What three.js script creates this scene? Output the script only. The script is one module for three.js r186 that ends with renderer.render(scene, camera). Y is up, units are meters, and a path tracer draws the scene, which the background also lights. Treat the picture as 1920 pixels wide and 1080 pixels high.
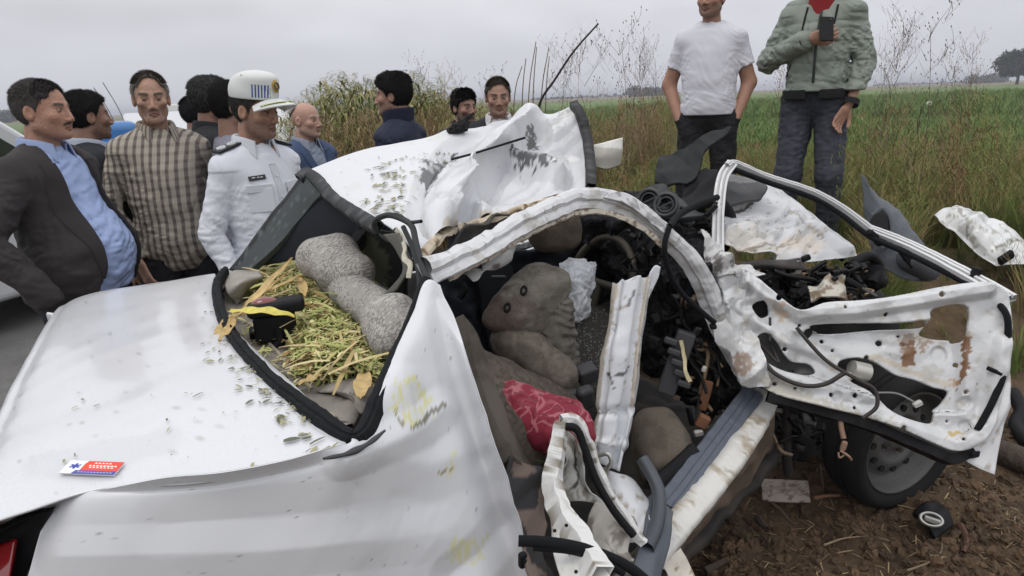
import * as THREE from 'three';
import { mergeGeometries, toCreasedNormals } from 'three/addons/utils/BufferGeometryUtils.js';
import { RoundedBoxGeometry } from 'three/addons/geometries/RoundedBoxGeometry.js';
import { createNoise2D, createNoise3D, createNoise4D } from 'simplex-noise';

// ---------------------------------------------------------------- camera, sky, sun, exposure
const scene = new THREE.Scene();
const PITCH = 15.8 * Math.PI / 180, ROLL = 2.2 * Math.PI / 180, FPX = 1251, CAMH = 1.5;
const camera = new THREE.PerspectiveCamera(2 * Math.atan(540 / FPX) * 180 / Math.PI, 16 / 9, 0.05, 9000);
camera.position.set(0, CAMH, 0);
camera.rotation.order = 'YXZ';
camera.rotation.set(-PITCH, 0, -ROLL);
const renderer = new THREE.WebGLRenderer({ antialias: true });
renderer.setSize(1024, 576);
renderer.toneMapping = THREE.LinearToneMapping;
renderer.toneMappingExposure = 1.24;
renderer.shadowMap.enabled = true;

function rng(seed) { let a = seed >>> 0; return () => { a = (a + 0x6d2b79f5) | 0; let t = Math.imul(a ^ (a >>> 15), 1 | a); t = (t + Math.imul(t ^ (t >>> 7), 61 | t)) ^ t; return ((t ^ (t >>> 14)) >>> 0) / 4294967296; }; }
const R0 = rng(7);
const rr = (a, b, r = R0) => a + (b - a) * r();
const n2 = createNoise2D(rng(11)), n3 = createNoise3D(rng(12)), n4 = createNoise4D(rng(13));
const sat = (x) => Math.min(1, Math.max(0, x));
const ss = (a, b, x) => { const t = sat((x - a) / (b - a)); return t * t * (3 - 2 * t); };
const mix = (a, b, t) => a + (b - a) * t;
const V3 = (x, y, z) => new THREE.Vector3(x, y, z);

{ // overcast sky: dull at the horizon, brighter towards the zenith, soft cloud structure
  const w = 512, h = 256, data = new Float32Array(w * h * 4);
  for (let j = 0; j < h; j++) for (let i = 0; i < w; i++) {
    const el = ((j + 0.5) / h - 0.5) * Math.PI, az = (i + 0.5) / w * 2 * Math.PI;
    const y = Math.sin(el), c = Math.cos(el), x = c * Math.cos(az), z = c * Math.sin(az), k = (j * w + i) * 4;
    const up = Math.max(0, y), q = 1 / (up + 0.16);
    const cl = 1 + 0.10 * n3(x * q * 0.7, z * q * 0.7, 3) + 0.05 * n3(x * q * 1.9, z * q * 1.9, 9) + 0.02 * n3(x * q * 4, z * q * 4, 5);
    const L = (0.535 + 0.10 * ss(0, 0.26, up) + 0.48 * ss(0.16, 1, up)) * mix(1, cl, ss(0.0, 0.12, up));
    const b = mix(1.07, 1.02, ss(0, 0.25, up));
    if (y < 0) { data[k] = 0.25; data[k + 1] = 0.25; data[k + 2] = 0.24; } else { data[k] = L * 0.975; data[k + 1] = L * 0.985; data[k + 2] = L * b; }
    data[k + 3] = 1;
  }
  const t = new THREE.DataTexture(data, w, h, THREE.RGBAFormat, THREE.FloatType);
  t.mapping = THREE.EquirectangularReflectionMapping; t.magFilter = t.minFilter = THREE.LinearFilter; t.needsUpdate = true;
  scene.background = t; scene.environment = t;
}
const sun = new THREE.DirectionalLight(0xfff6ea, 0.5);
sun.position.set(-14, 40, 8); sun.target.position.set(0, 0, -3);
sun.castShadow = true; sun.shadow.radius = 40; sun.shadow.mapSize.set(2048, 2048);
Object.assign(sun.shadow.camera, { left: -14, right: 14, top: 14, bottom: -14, near: 1, far: 90 });
scene.add(sun, sun.target);

// ---------------------------------------------------------------- placing points: photo pixels at a metric depth, car frame
const cp = Math.cos(PITCH), sp = Math.sin(PITCH), cr = Math.cos(-ROLL), sr = Math.sin(-ROLL);
const FW = V3(0, -sp, -cp), UP0 = V3(0, cp, -sp), RX0 = V3(1, 0, 0);
const RX = RX0.clone().multiplyScalar(cr).addScaledVector(UP0, sr), UP = RX0.clone().multiplyScalar(-sr).addScaledVector(UP0, cr);
const EYE = V3(0, CAMH, 0);
const ray = (px, py) => FW.clone().addScaledVector(RX, (px - 960) / FPX).addScaledVector(UP, (540 - py) / FPX);
const D = (px, py, d) => ray(px, py).multiplyScalar(d).add(EYE);
const Hp = (px, py, h) => { const r = ray(px, py); return r.multiplyScalar((h - CAMH) / r.y).add(EYE); };
function proj(p) { const q = p.clone().sub(EYE), d = q.dot(FW); return [960 + FPX * q.dot(RX) / d, 540 - FPX * q.dot(UP) / d, d]; }
const CA = V3(0.86155829, 0, -0.50765865), CB = V3(-0.50765865, 0, -0.86155829), CO = V3(-0.24530345, 0, -0.88994591);   // car: forward, left, origin
const W = (fw, lf, h) => CO.clone().addScaledVector(CA, fw).addScaledVector(CB, lf).add(V3(0, h, 0));
const Lp = (px, py, lf) => { const r = ray(px, py), o = EYE.clone().sub(CO); return r.clone().multiplyScalar((lf - o.dot(CB)) / r.dot(CB)).add(EYE); };
const Fp = (px, py, fw) => { const r = ray(px, py), o = EYE.clone().sub(CO); return r.clone().multiplyScalar((fw - o.dot(CA)) / r.dot(CA)).add(EYE); };
const DD = (l) => l.map((a) => (a.isVector3 ? a : D(a[0], a[1], a[2])));

// ---------------------------------------------------------------- names, tags
const used = {};
function numbered(n) { const k = used[n] = (used[n] ?? -1) + 1; return k ? n + '_' + String(k).padStart(3, '0') : n; }
function tag(o, label, category, group, kind) { if (label) o.userData.label = label; if (category) o.userData.category = category; if (group) o.userData.group = group; if (kind) o.userData.kind = kind; return o; }
function mesh(name, g, m, parent) {
  if (Array.isArray(g)) g = merge(g);
  const o = new THREE.Mesh(g, m); o.castShadow = o.receiveShadow = true;
  o.name = parent ? name : numbered(name); (parent || scene).add(o); return o;
}
function base(name, label, category, pos, group) { const o = new THREE.Group(); o.name = numbered(name); scene.add(o); if (pos) o.position.copy(pos); o.updateMatrixWorld(); return tag(o, label, category, group); }
function merge(list) {
  const col = list.some((g) => g.attributes.color);
  return mergeGeometries(list.map((g) => {
    g = g.index ? g.toNonIndexed() : g;
    for (const k of Object.keys(g.attributes)) if (!['position', 'normal', 'uv', 'color'].includes(k)) g.deleteAttribute(k);
    if (!g.attributes.uv) g.setAttribute('uv', new THREE.BufferAttribute(new Float32Array(g.attributes.position.count * 2), 2));
    if (col && !g.attributes.color) g.setAttribute('color', new THREE.BufferAttribute(new Float32Array(g.attributes.position.count * 3).fill(1), 3));
    return g;
  }));
}
const local = (o, g) => { const inv = new THREE.Matrix4().makeTranslation(-o.position.x, -o.position.y, -o.position.z); g.applyMatrix4(inv); return g; };

// ---------------------------------------------------------------- textures
function tex(size, fn, rep = 1, srgb = false) {
  const d = new Uint8Array(size * size * 4);
  for (let j = 0; j < size; j++) for (let i = 0; i < size; i++) {
    const c = fn(i / size, j / size), k = (j * size + i) * 4;
    const a = typeof c === 'number' ? [c, c, c] : c;
    for (let q = 0; q < 3; q++) d[k + q] = 255 * sat(srgb ? Math.pow(sat(a[q]), 1 / 2.2) : a[q]);
    d[k + 3] = 255;
  }
  const t = new THREE.DataTexture(d, size, size); t.wrapS = t.wrapT = THREE.RepeatWrapping; t.magFilter = THREE.LinearFilter; t.minFilter = THREE.LinearMipmapLinearFilter; t.generateMipmaps = true;
  t.repeat.set(rep, rep); if (srgb) t.colorSpace = THREE.SRGBColorSpace; t.needsUpdate = true; return t;
}
const tn = (u, v, f, s = 0) => { const a = u * 2 * Math.PI, b = v * 2 * Math.PI, r = f / (2 * Math.PI); return n4(Math.cos(a) * r + s, Math.sin(a) * r, Math.cos(b) * r - s, Math.sin(b) * r); };
const fbm = (u, v, f, o = 4, s = 0) => { let x = 0, a = 0.5, q = f; for (let i = 0; i < o; i++) { x += a * tn(u, v, q, s + i * 3.7); a *= 0.55; q *= 2.1; } return x; };
const T = {
  soil: tex(1024, (u, v) => { const a = fbm(u, v, 6, 6), b = tn(u, v, 90, 4), c = tn(u, v, 40, 9); const m = 0.78 + 0.45 * a + 0.14 * b + (c > 0.72 ? 0.5 : 0); return [m, m * (0.97 + 0.05 * a), m * (0.93 + 0.1 * a)]; }, 1, true),
  soilB: tex(1024, (u, v) => 0.5 + 0.5 * fbm(u, v, 12, 6, 2)),
  road: tex(512, (u, v) => { const a = fbm(u, v, 4, 3), b = tn(u, v, 120, 4), m = 0.8 + 0.25 * a + 0.22 * b; return [m, m, m]; }, 1, true),
  weave: tex(256, (u, v) => 0.5 + 0.25 * Math.sin(u * 2 * Math.PI * 24) * Math.sin(v * 2 * Math.PI * 24) + 0.2 * fbm(u, v, 30, 2)),
  crumple: tex(512, (u, v) => 0.5 + 0.5 * fbm(u, v, 5, 5, 7)),
  seat: tex(1024, (u, v) => { const x = tn(u, v, 40, 1), w = 0.9 + 0.12 * tn(u, v, 160, 3); return (0.56 + 0.5 * ss(0.06, 0.26, Math.abs(x))) * w; }, 1, true),
  fibre: tex(256, (u, v) => 0.75 + 0.3 * fbm(u, v, 40, 3), 1, true),
};
const rep = (t, k) => { const c = t.clone(); c.repeat.set(k, k); c.needsUpdate = true; return c; };
const M = (c, rough = 0.8, o = {}) => new THREE.MeshPhysicalMaterial({ color: Array.isArray(c) ? new THREE.Color().setRGB(...c) : new THREE.Color(c), roughness: rough, side: THREE.DoubleSide, ...o });
const VC = { vertexColors: true };

// ---------------------------------------------------------------- geometry tools
function tube(pts, r, seg = 8, closed = false, taper) {
  const c = new THREE.CatmullRomCurve3(DD(pts), closed, 'centripetal');
  const n = Math.max(8, Math.min(160, pts.length * 8));
  const g = new THREE.TubeGeometry(c, n, r, seg, closed);
  if (taper) { const p = g.attributes.position, q = V3(0, 0, 0); for (let i = 0; i <= n; i++) { const o = c.getPointAt(i / n), k = taper(i / n); for (let j = 0; j <= seg; j++) { const x = i * (seg + 1) + j; q.fromBufferAttribute(p, x).sub(o).multiplyScalar(k).add(o); p.setXYZ(x, q.x, q.y, q.z); } } g.computeVertexNormals(); }
  return g;
}
// a strip of sheet metal or rubber: a 2-D profile (metres: across, out) swept along a line; 'face' is the direction 'out' leans to
function sweep(pts, profile, face, o = {}) {
  const c = new THREE.CatmullRomCurve3(DD(pts), false, 'centripetal'), n = o.n || pts.length * 10, P = [], I = [], C = [], UVs = [], m = profile.length;
  const t = V3(0, 0, 0), f = V3(0, 0, 0), a = V3(0, 0, 0);
  for (let i = 0; i <= n; i++) {
    const p = c.getPointAt(i / n); c.getTangentAt(i / n, t);
    f.copy(typeof face === 'function' ? face(i / n) : face); f.addScaledVector(t, -f.dot(t)).normalize(); a.crossVectors(t, f).normalize();
    const k = o.scale ? o.scale(i / n) : 1;
    for (let j = 0; j < m; j++) {
      const q = p.clone().addScaledVector(a, profile[j][0] * k).addScaledVector(f, profile[j][1] * k);
      if (o.noise) q.addScaledVector(f, o.noise * (n3(q.x * 14, q.y * 14, q.z * 14) + 0.5 * n3(q.x * 40, q.y * 40, q.z * 40)));
      if (o.fold) q.addScaledVector(f, o.fold * facet(q.x * 1.6, q.y * 1.6, q.z * 1.6));
      if (o.noise) q.addScaledVector(a, o.noise * 0.6 * n3(q.x * 18, q.y * 18, q.z * 18 + 7));
      P.push(q.x, q.y, q.z); UVs.push(j / m * 0.2, i / n);
      if (o.color) C.push(...o.color(q, j, i / n));
    }
  }
  for (let i = 0; i < n; i++) for (let j = 0; j < m; j++) { const k = (j + 1) % m, A = i * m + j, B = i * m + k, E = A + m, F = B + m; I.push(A, B, E, B, F, E); }
  const g = new THREE.BufferGeometry(); g.setAttribute('position', new THREE.Float32BufferAttribute(P, 3)); g.setAttribute('uv', new THREE.Float32BufferAttribute(UVs, 2));
  if (o.color) g.setAttribute('color', new THREE.Float32BufferAttribute(C, 3)); g.setIndex(I);
  const h = g.toNonIndexed(); h.computeVertexNormals(); if (o.smooth) { g.computeVertexNormals(); return g; } return h;
}
const cm = (a, b, c, d, t) => 0.5 * (2 * b + (c - a) * t + (2 * a - 5 * b + 4 * c - d) * t * t + (3 * b - a - 3 * c + d) * t * t * t);
function segD(x, y, l) { let b = 1e9; for (let i = 0; i + 1 < l.length; i++) { const ax = l[i][0], ay = l[i][1], dx = l[i + 1][0] - ax, dy = l[i + 1][1] - ay; const t = sat(((x - ax) * dx + (y - ay) * dy) / (dx * dx + dy * dy)); const e = Math.hypot(x - ax - t * dx, y - ay - t * dy); if (e < b) b = e; } return b; }
function inPoly(x, y, l) { let c = false; for (let i = 0, j = l.length - 1; i < l.length; j = i++) { const a = l[i], b = l[j]; if ((a[1] > y) !== (b[1] > y) && x < (b[0] - a[0]) * (y - a[1]) / (b[1] - a[1]) + a[0]) c = !c; } return c; }
const polyD = (x, y, l) => (inPoly(x, y, l) ? -1 : 1) * segD(x, y, [...l, l[0]]);
// marks on a surface, each with its own outline: dirt, scuffs, bared metal, straw colour
function painter(basec, marks, jitter = 6) {
  return (px, py, p) => {
    let r = basec[0], g = basec[1], b = basec[2];
    for (const m of marks) {
      let k;
      if (m.poly) { const j = m.j ?? jitter; const x = px + j * n3(px / 14, py / 14, 1) + j * 0.5 * n3(px / 5, py / 5, 2), y = py + j * n3(px / 14, py / 14, 8) + j * 0.5 * n3(px / 5, py / 5, 4); k = inPoly(x, y, m.poly) ? 1 : 0; if (k && m.streak) k *= sat(0.5 + 1.4 * n2((px * m.streak[1] - py * m.streak[0]) / 5, (px * m.streak[0] + py * m.streak[1]) / 60)); }
      else if (m.line) { const e = segD(px + 2.5 * n3(px / 9, py / 9, 3), py + 2.5 * n3(px / 9, py / 9, 6), m.line); k = e < m.w ? 1 : 0; }
      else k = sat((n3(p.x * m.f, p.y * m.f, p.z * m.f + m.s) + 0.5 * n3(p.x * m.f * 3, p.y * m.f * 3, p.z * m.f * 3) - m.t) * 6);
      k *= m.k ?? 1; r = mix(r, m.c[0], k); g = mix(g, m.c[1], k); b = mix(b, m.c[2], k);
    }
    return [r, g, b];
  };
}
const tri = (t) => Math.abs(t - Math.floor(t) - 0.5) * 4 - 1;
// folded sheet metal: flat facets meeting in straight creases
const facet = (x, y, z) => { const w = 0.35 * n3(x * 3, y * 3, z * 3); return 0.5 * tri(2.3 * x + 2.9 * y - 1.3 * z + w) + 0.4 * tri(-4.1 * x + 3.2 * y + 3.7 * z + w * 1.3 + 0.3) + 0.28 * tri(5.3 * x + 6.1 * y + 4.9 * z - w) + 0.16 * tri(-11 * x + 9 * y - 8 * z + 2 * w); };
const ridge = (x, y, z) => 1 - Math.abs(n3(x, y, z)) * 2;
// a bent sheet through a net of points (bicubic), with creases given as lines, thickness and coloured marks
function sheet(grid, o = {}) {
  const G = grid.map(DD), rows = G.length, cols = G[0].length, nu = (cols - 1) * (o.nu || 10), nv = (rows - 1) * (o.nv || 10);
  const at = (r, c) => G[Math.min(rows - 1, Math.max(0, r))][Math.min(cols - 1, Math.max(0, c))];
  const ext = (r, c) => { // linear extrapolation outside the net
    const r1 = Math.min(rows - 1, Math.max(0, r)), c1 = Math.min(cols - 1, Math.max(0, c)); const p = at(r1, c1).clone();
    if (r < 0) p.multiplyScalar(2).sub(at(1, c1)); if (r >= rows) p.multiplyScalar(2).sub(at(rows - 2, c1));
    if (c < 0) p.multiplyScalar(2).sub(at(r1, 1)); if (c >= cols) p.multiplyScalar(2).sub(at(r1, cols - 2)); return p;
  };
  const P = new Float32Array((nu + 1) * (nv + 1) * 3), N = (nu + 1) * (nv + 1);
  for (let j = 0; j <= nv; j++) for (let i = 0; i <= nu; i++) {
    let y = j / nv * (rows - 1), x = i / nu * (cols - 1); const r = Math.min(rows - 2, Math.floor(y)), c = Math.min(cols - 2, Math.floor(x)); y -= r; x -= c;
    const q = []; for (let k = -1; k < 3; k++) { const a = ext(r + k, c - 1), b = ext(r + k, c), d = ext(r + k, c + 1), e = ext(r + k, c + 2); q.push([cm(a.x, b.x, d.x, e.x, x), cm(a.y, b.y, d.y, e.y, x), cm(a.z, b.z, d.z, e.z, x)]); }
    for (let k = 0; k < 3; k++) P[(j * (nu + 1) + i) * 3 + k] = cm(q[0][k], q[1][k], q[2][k], q[3][k], y);
  }
  const nrm = () => { const g = new THREE.BufferGeometry(), I = []; g.setAttribute('position', new THREE.BufferAttribute(P, 3)); for (let j = 0; j < nv; j++) for (let i = 0; i < nu; i++) { const a = j * (nu + 1) + i, b = a + 1, c = a + nu + 1, d = c + 1; I.push(a, c, b, b, c, d); } g.setIndex(I); g.computeVertexNormals(); return [g.attributes.normal.array, I]; };
  let [Nn] = nrm(); const s = o.flip ? -1 : 1, px = new Float32Array(N), py = new Float32Array(N), v = V3(0, 0, 0);
  for (let i = 0; i < N; i++) {
    v.set(P[i * 3], P[i * 3 + 1], P[i * 3 + 2]); const q = proj(v); px[i] = q[0]; py[i] = q[1]; let d = 0;
    for (const c of o.creases || []) { const e = segD(q[0], q[1], c.l); if (e < c.w) d += c.a * Math.pow(1 - e / c.w, c.p || 1); }
    const am = typeof o.amp === 'function' ? o.amp(q[0], q[1], v) : o.amp || 0;
    if (am) d += am * (facet(v.x, v.y, v.z) + 0.05 * ridge(v.x * 27, v.y * 27 + 3, v.z * 27));
    if (o.cloth) d += o.cloth * (0.6 * ridge(v.x * 11, v.y * 7, v.z * 11) + 0.5 * ridge(v.x * 22 + 4 * n3(v.x * 6, v.y * 6, v.z * 6), v.y * 15, v.z * 22) + 0.2 * ridge(v.x * 50, v.y * 40, v.z * 50));
    if (d) for (let k = 0; k < 3; k++) P[i * 3 + k] += s * d * Nn[i * 3 + k];
  }
  let I; [Nn, I] = nrm(); const th = o.th ?? 0.0025, P2 = new Float32Array(N * 6), uv = new Float32Array(N * 4), C = o.color ? new Float32Array(N * 6) : null;
  for (let i = 0; i < N; i++) { for (let k = 0; k < 3; k++) { P2[i * 3 + k] = P[i * 3 + k]; P2[(N + i) * 3 + k] = P[i * 3 + k] - s * th * Nn[i * 3 + k]; }
    const a = (i % (nu + 1)) / nu * (o.us || 1), b = Math.floor(i / (nu + 1)) / nv * (o.vs || 1); uv[i * 2] = uv[(N + i) * 2] = a; uv[i * 2 + 1] = uv[(N + i) * 2 + 1] = b;
    if (C) { const c = o.color(px[i], py[i], v.set(P[i * 3], P[i * 3 + 1], P[i * 3 + 2])); for (let k = 0; k < 3; k++) C[i * 3 + k] = C[(N + i) * 3 + k] = c[k]; } }
  const idx = [];
  const cut = o.cut ? (i) => o.cut(px[i], py[i]) : null;
  for (let i = 0; i < I.length; i += 3) { const [a, b, c] = [I[i], I[i + 1], I[i + 2]]; if (cut && cut(a) && cut(b) && cut(c)) continue; if (s > 0) idx.push(a, b, c, N + a, N + c, N + b); else idx.push(a, c, b, N + a, N + b, N + c); }
  const rim = (a, b) => idx.push(a, b, N + a, b, N + b, N + a);
  for (let i = 0; i < nu; i++) { rim(i, i + 1); rim(nv * (nu + 1) + i + 1, nv * (nu + 1) + i); }
  for (let j = 0; j < nv; j++) { rim((j + 1) * (nu + 1), j * (nu + 1)); rim(j * (nu + 1) + nu, (j + 1) * (nu + 1) + nu); }
  const g = new THREE.BufferGeometry(); g.setAttribute('position', new THREE.BufferAttribute(P2, 3)); g.setAttribute('uv', new THREE.BufferAttribute(uv, 2)); if (C) g.setAttribute('color', new THREE.BufferAttribute(C, 3)); g.setIndex(idx); g.computeVertexNormals();
  return o.sharp ? toCreasedNormals(g, o.sharp) : g;
}
// surface of a distance field
function nets(f, b0, b1, c, color) {
  const nx = Math.ceil((b1[0] - b0[0]) / c) + 1, ny = Math.ceil((b1[1] - b0[1]) / c) + 1, nz = Math.ceil((b1[2] - b0[2]) / c) + 1, B = 5, F = new Float32Array(nx * ny * nz), rad = B * c * 0.87 + 2.5 * c;
  for (let k = 0; k < nz; k += B) for (let j = 0; j < ny; j += B) for (let i = 0; i < nx; i += B) {
    const v = f(b0[0] + (i + B / 2) * c, b0[1] + (j + B / 2) * c, b0[2] + (k + B / 2) * c), far = Math.abs(v) > rad * 1.6;
    for (let z = k; z < Math.min(nz, k + B); z++) for (let y = j; y < Math.min(ny, j + B); y++) for (let x = i; x < Math.min(nx, i + B); x++) F[(z * ny + y) * nx + x] = far ? v : f(b0[0] + x * c, b0[1] + y * c, b0[2] + z * c);
  }
  const id = new Int32Array(nx * ny * nz).fill(-1), P = [], I = [], sx = 1, sy = nx, sz = nx * ny, off = [0, sx, sy, sx + sy, sz, sz + sx, sz + sy, sz + sx + sy];
  const E = [[0, 1], [2, 3], [4, 5], [6, 7], [0, 2], [1, 3], [4, 6], [5, 7], [0, 4], [1, 5], [2, 6], [3, 7]];
  for (let k = 0; k < nz - 1; k++) for (let j = 0; j < ny - 1; j++) for (let i = 0; i < nx - 1; i++) {
    const o = (k * ny + j) * nx + i; let m = 0; for (let q = 0; q < 8; q++) if (F[o + off[q]] < 0) m |= 1 << q;
    if (!m || m === 255) continue;
    let n = 0, x = 0, y = 0, z = 0;
    for (const [a, b] of E) { const va = F[o + off[a]], vb = F[o + off[b]]; if ((va < 0) === (vb < 0)) continue; const t = va / (va - vb); x += (a & 1) + t * ((b & 1) - (a & 1)); y += ((a >> 1) & 1) + t * (((b >> 1) & 1) - ((a >> 1) & 1)); z += (a >> 2) + t * ((b >> 2) - (a >> 2)); n++; }
    id[o] = P.length / 3; P.push(b0[0] + (i + x / n) * c, b0[1] + (j + y / n) * c, b0[2] + (k + z / n) * c);
  }
  const quad = (a, b, d, e, fl) => { if (a < 0 || b < 0 || d < 0 || e < 0) return; fl ? I.push(a, b, d, a, d, e) : I.push(a, d, b, a, e, d); };
  for (let k = 1; k < nz - 1; k++) for (let j = 1; j < ny - 1; j++) for (let i = 1; i < nx - 1; i++) {
    const o = (k * ny + j) * nx + i, s = F[o] < 0;
    if (s !== F[o + sx] < 0) quad(id[o - sy - sz], id[o - sz], id[o], id[o - sy], s);
    if (s !== F[o + sy] < 0) quad(id[o - sx - sz], id[o - sx], id[o], id[o - sz], s);
    if (s !== F[o + sz] < 0) quad(id[o - sx - sy], id[o - sy], id[o], id[o - sx], s);
  }
  const n = P.length / 3, N = new Float32Array(P.length), uv = new Float32Array(n * 2), C = color ? new Float32Array(P.length) : null, e = c * 0.4;
  for (let i = 0; i < n; i++) {
    const x = P[i * 3], y = P[i * 3 + 1], z = P[i * 3 + 2]; let a = f(x + e, y, z) - f(x - e, y, z), b = f(x, y + e, z) - f(x, y - e, z), d = f(x, y, z + e) - f(x, y, z - e); const l = Math.hypot(a, b, d) || 1; a /= l; b /= l; d /= l;
    N[i * 3] = a; N[i * 3 + 1] = b; N[i * 3 + 2] = d; uv[i * 2] = x + 0.8 * z; uv[i * 2 + 1] = y + (Math.abs(b) > 0.8 ? z : 0);
    if (C) C.set(color(x, y, z, a, b, d), i * 3);
  }
  const g = new THREE.BufferGeometry(); g.setAttribute('position', new THREE.Float32BufferAttribute(P, 3)); g.setAttribute('normal', new THREE.BufferAttribute(N, 3)); g.setAttribute('uv', new THREE.BufferAttribute(uv, 2)); if (C) g.setAttribute('color', new THREE.BufferAttribute(C, 3)); g.setIndex(I); return g;
}
const cap = (x, y, z, a, b, ra, rb) => { const dx = b[0] - a[0], dy = b[1] - a[1], dz = b[2] - a[2], px = x - a[0], py = y - a[1], pz = z - a[2], t = sat((px * dx + py * dy + pz * dz) / (dx * dx + dy * dy + dz * dz + 1e-9)); return Math.hypot(px - t * dx, py - t * dy, pz - t * dz) - (ra + (rb - ra) * t); };
const ell = (x, y, z, c, r) => { const a = (x - c[0]), b = (y - c[1]), d = (z - c[2]), k0 = Math.hypot(a / r[0], b / r[1], d / r[2]), k1 = Math.hypot(a / r[0] / r[0], b / r[1] / r[1], d / r[2] / r[2]); return k1 > 1e-6 ? k0 * (k0 - 1) / k1 : -Math.min(...r); };
const rbox = (x, y, z, h, r) => { const a = Math.abs(x) - h[0] + r, b = Math.abs(y) - h[1] + r, c = Math.abs(z) - h[2] + r; return Math.hypot(Math.max(a, 0), Math.max(b, 0), Math.max(c, 0)) + Math.min(Math.max(a, b, c), 0) - r; };
const smin = (a, b, k) => { const h = Math.max(k - Math.abs(a - b), 0) / k; return Math.min(a, b) - h * h * k * 0.25; };
const smax = (a, b, k) => -smin(-a, -b, k);
// a stamped panel on a real plane: outline and holes with rounded edges, relief given by a height function
function stamped(outline, holes, plane, o = {}) {
  const [A, B, C] = DD(plane), n = B.clone().sub(A).cross(C.clone().sub(A)).normalize(); if (n.dot(EYE.clone().sub(A)) < 0) n.negate();
  const hit = (px, py) => { const r = ray(px, py); return r.multiplyScalar(A.clone().sub(EYE).dot(n) / r.dot(n)).add(EYE); };
  const ex = B.clone().sub(A).normalize(), ey = n.clone().cross(ex);
  const to = (q) => { const p = hit(q[0], q[1]).sub(A); return [p.dot(ex), p.dot(ey)]; };
  const smooth = (l) => (o.sharp ? l : new THREE.CatmullRomCurve3(l.map((a) => V3(a[0], a[1], 0)), true, 'centripetal').getPoints(l.length * 5).map((p) => [p.x, p.y]));
  const O = smooth(outline.map(to)), Hs = holes.map((h) => smooth(h.map(to)));
  const c = o.cell || 0.006, m = 0.03; let x0 = 1e9, y0 = 1e9, x1 = -1e9, y1 = -1e9; for (const [x, y] of O) { x0 = Math.min(x0, x); x1 = Math.max(x1, x); y0 = Math.min(y0, y); y1 = Math.max(y1, y); }
  x0 -= m; y0 -= m; x1 += m; y1 += m; const nx = Math.ceil((x1 - x0) / c) + 2, ny = Math.ceil((y1 - y0) / c) + 2, S = new Float32Array(nx * ny), Z = new Float32Array(nx * ny);
  let zmin = 0, zmax = 0;
  for (let j = 0; j < ny; j++) for (let i = 0; i < nx; i++) { const x = x0 + i * c, y = y0 + j * c; let d = polyD(x, y, O); for (const h of Hs) d = smax(d, -polyD(x, y, h), 0.004); S[j * nx + i] = d; const p = A.clone().addScaledVector(ex, x).addScaledVector(ey, y), q = proj(p); let z = o.h ? o.h(q[0], q[1], d, p) : 0; Z[j * nx + i] = z; zmin = Math.min(zmin, z); zmax = Math.max(zmax, z); }
  const th = Math.max(o.th || 0.006, 2.4 * c) / 2, bil = (T2, x, y) => { const u = Math.min(nx - 1.001, Math.max(0, (x - x0) / c)), v = Math.min(ny - 1.001, Math.max(0, (y - y0) / c)), i = Math.floor(u), j = Math.floor(v), a = u - i, b = v - j, k = j * nx + i; return mix(mix(T2[k], T2[k + 1], a), mix(T2[k + nx], T2[k + nx + 1], a), b); };
  const g = nets((x, y, z) => smax(bil(S, x, y), (Math.abs(z - bil(Z, x, y)) - th) * 0.75, 0.003), [x0, y0, zmin - 0.02], [x1, y1, zmax + 0.02], c, o.color ? (x, y, z) => { const p = A.clone().addScaledVector(ex, x).addScaledVector(ey, y).addScaledVector(n, z), q = proj(p); return o.color(q[0], q[1], p); } : null);
  g.applyMatrix4(new THREE.Matrix4().makeBasis(ex, ey, n).setPosition(A)); return g;
}
// a lump, cushion or casting given as a field in its own box, placed by a matrix
function blob(fn, half, cell, at, ex, ey, color) { const g = nets(fn, half.map((h) => -h), half, cell, color); const x = ex.clone().normalize(), z = x.clone().cross(ey).normalize(), y = z.clone().cross(x); g.applyMatrix4(new THREE.Matrix4().makeBasis(x, y, z).setPosition(at)); return g; }
function boxAt(c, ex, ey, w, h, d, r = 0.006) { const g = new RoundedBoxGeometry(w, h, d, 2, Math.min(r, w * 0.45, h * 0.45, d * 0.45)), x = ex.clone().normalize(), z = x.clone().cross(ey).normalize(), y = z.clone().cross(x); g.applyMatrix4(new THREE.Matrix4().makeBasis(x, y, z).setPosition(c)); return g; }
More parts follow.
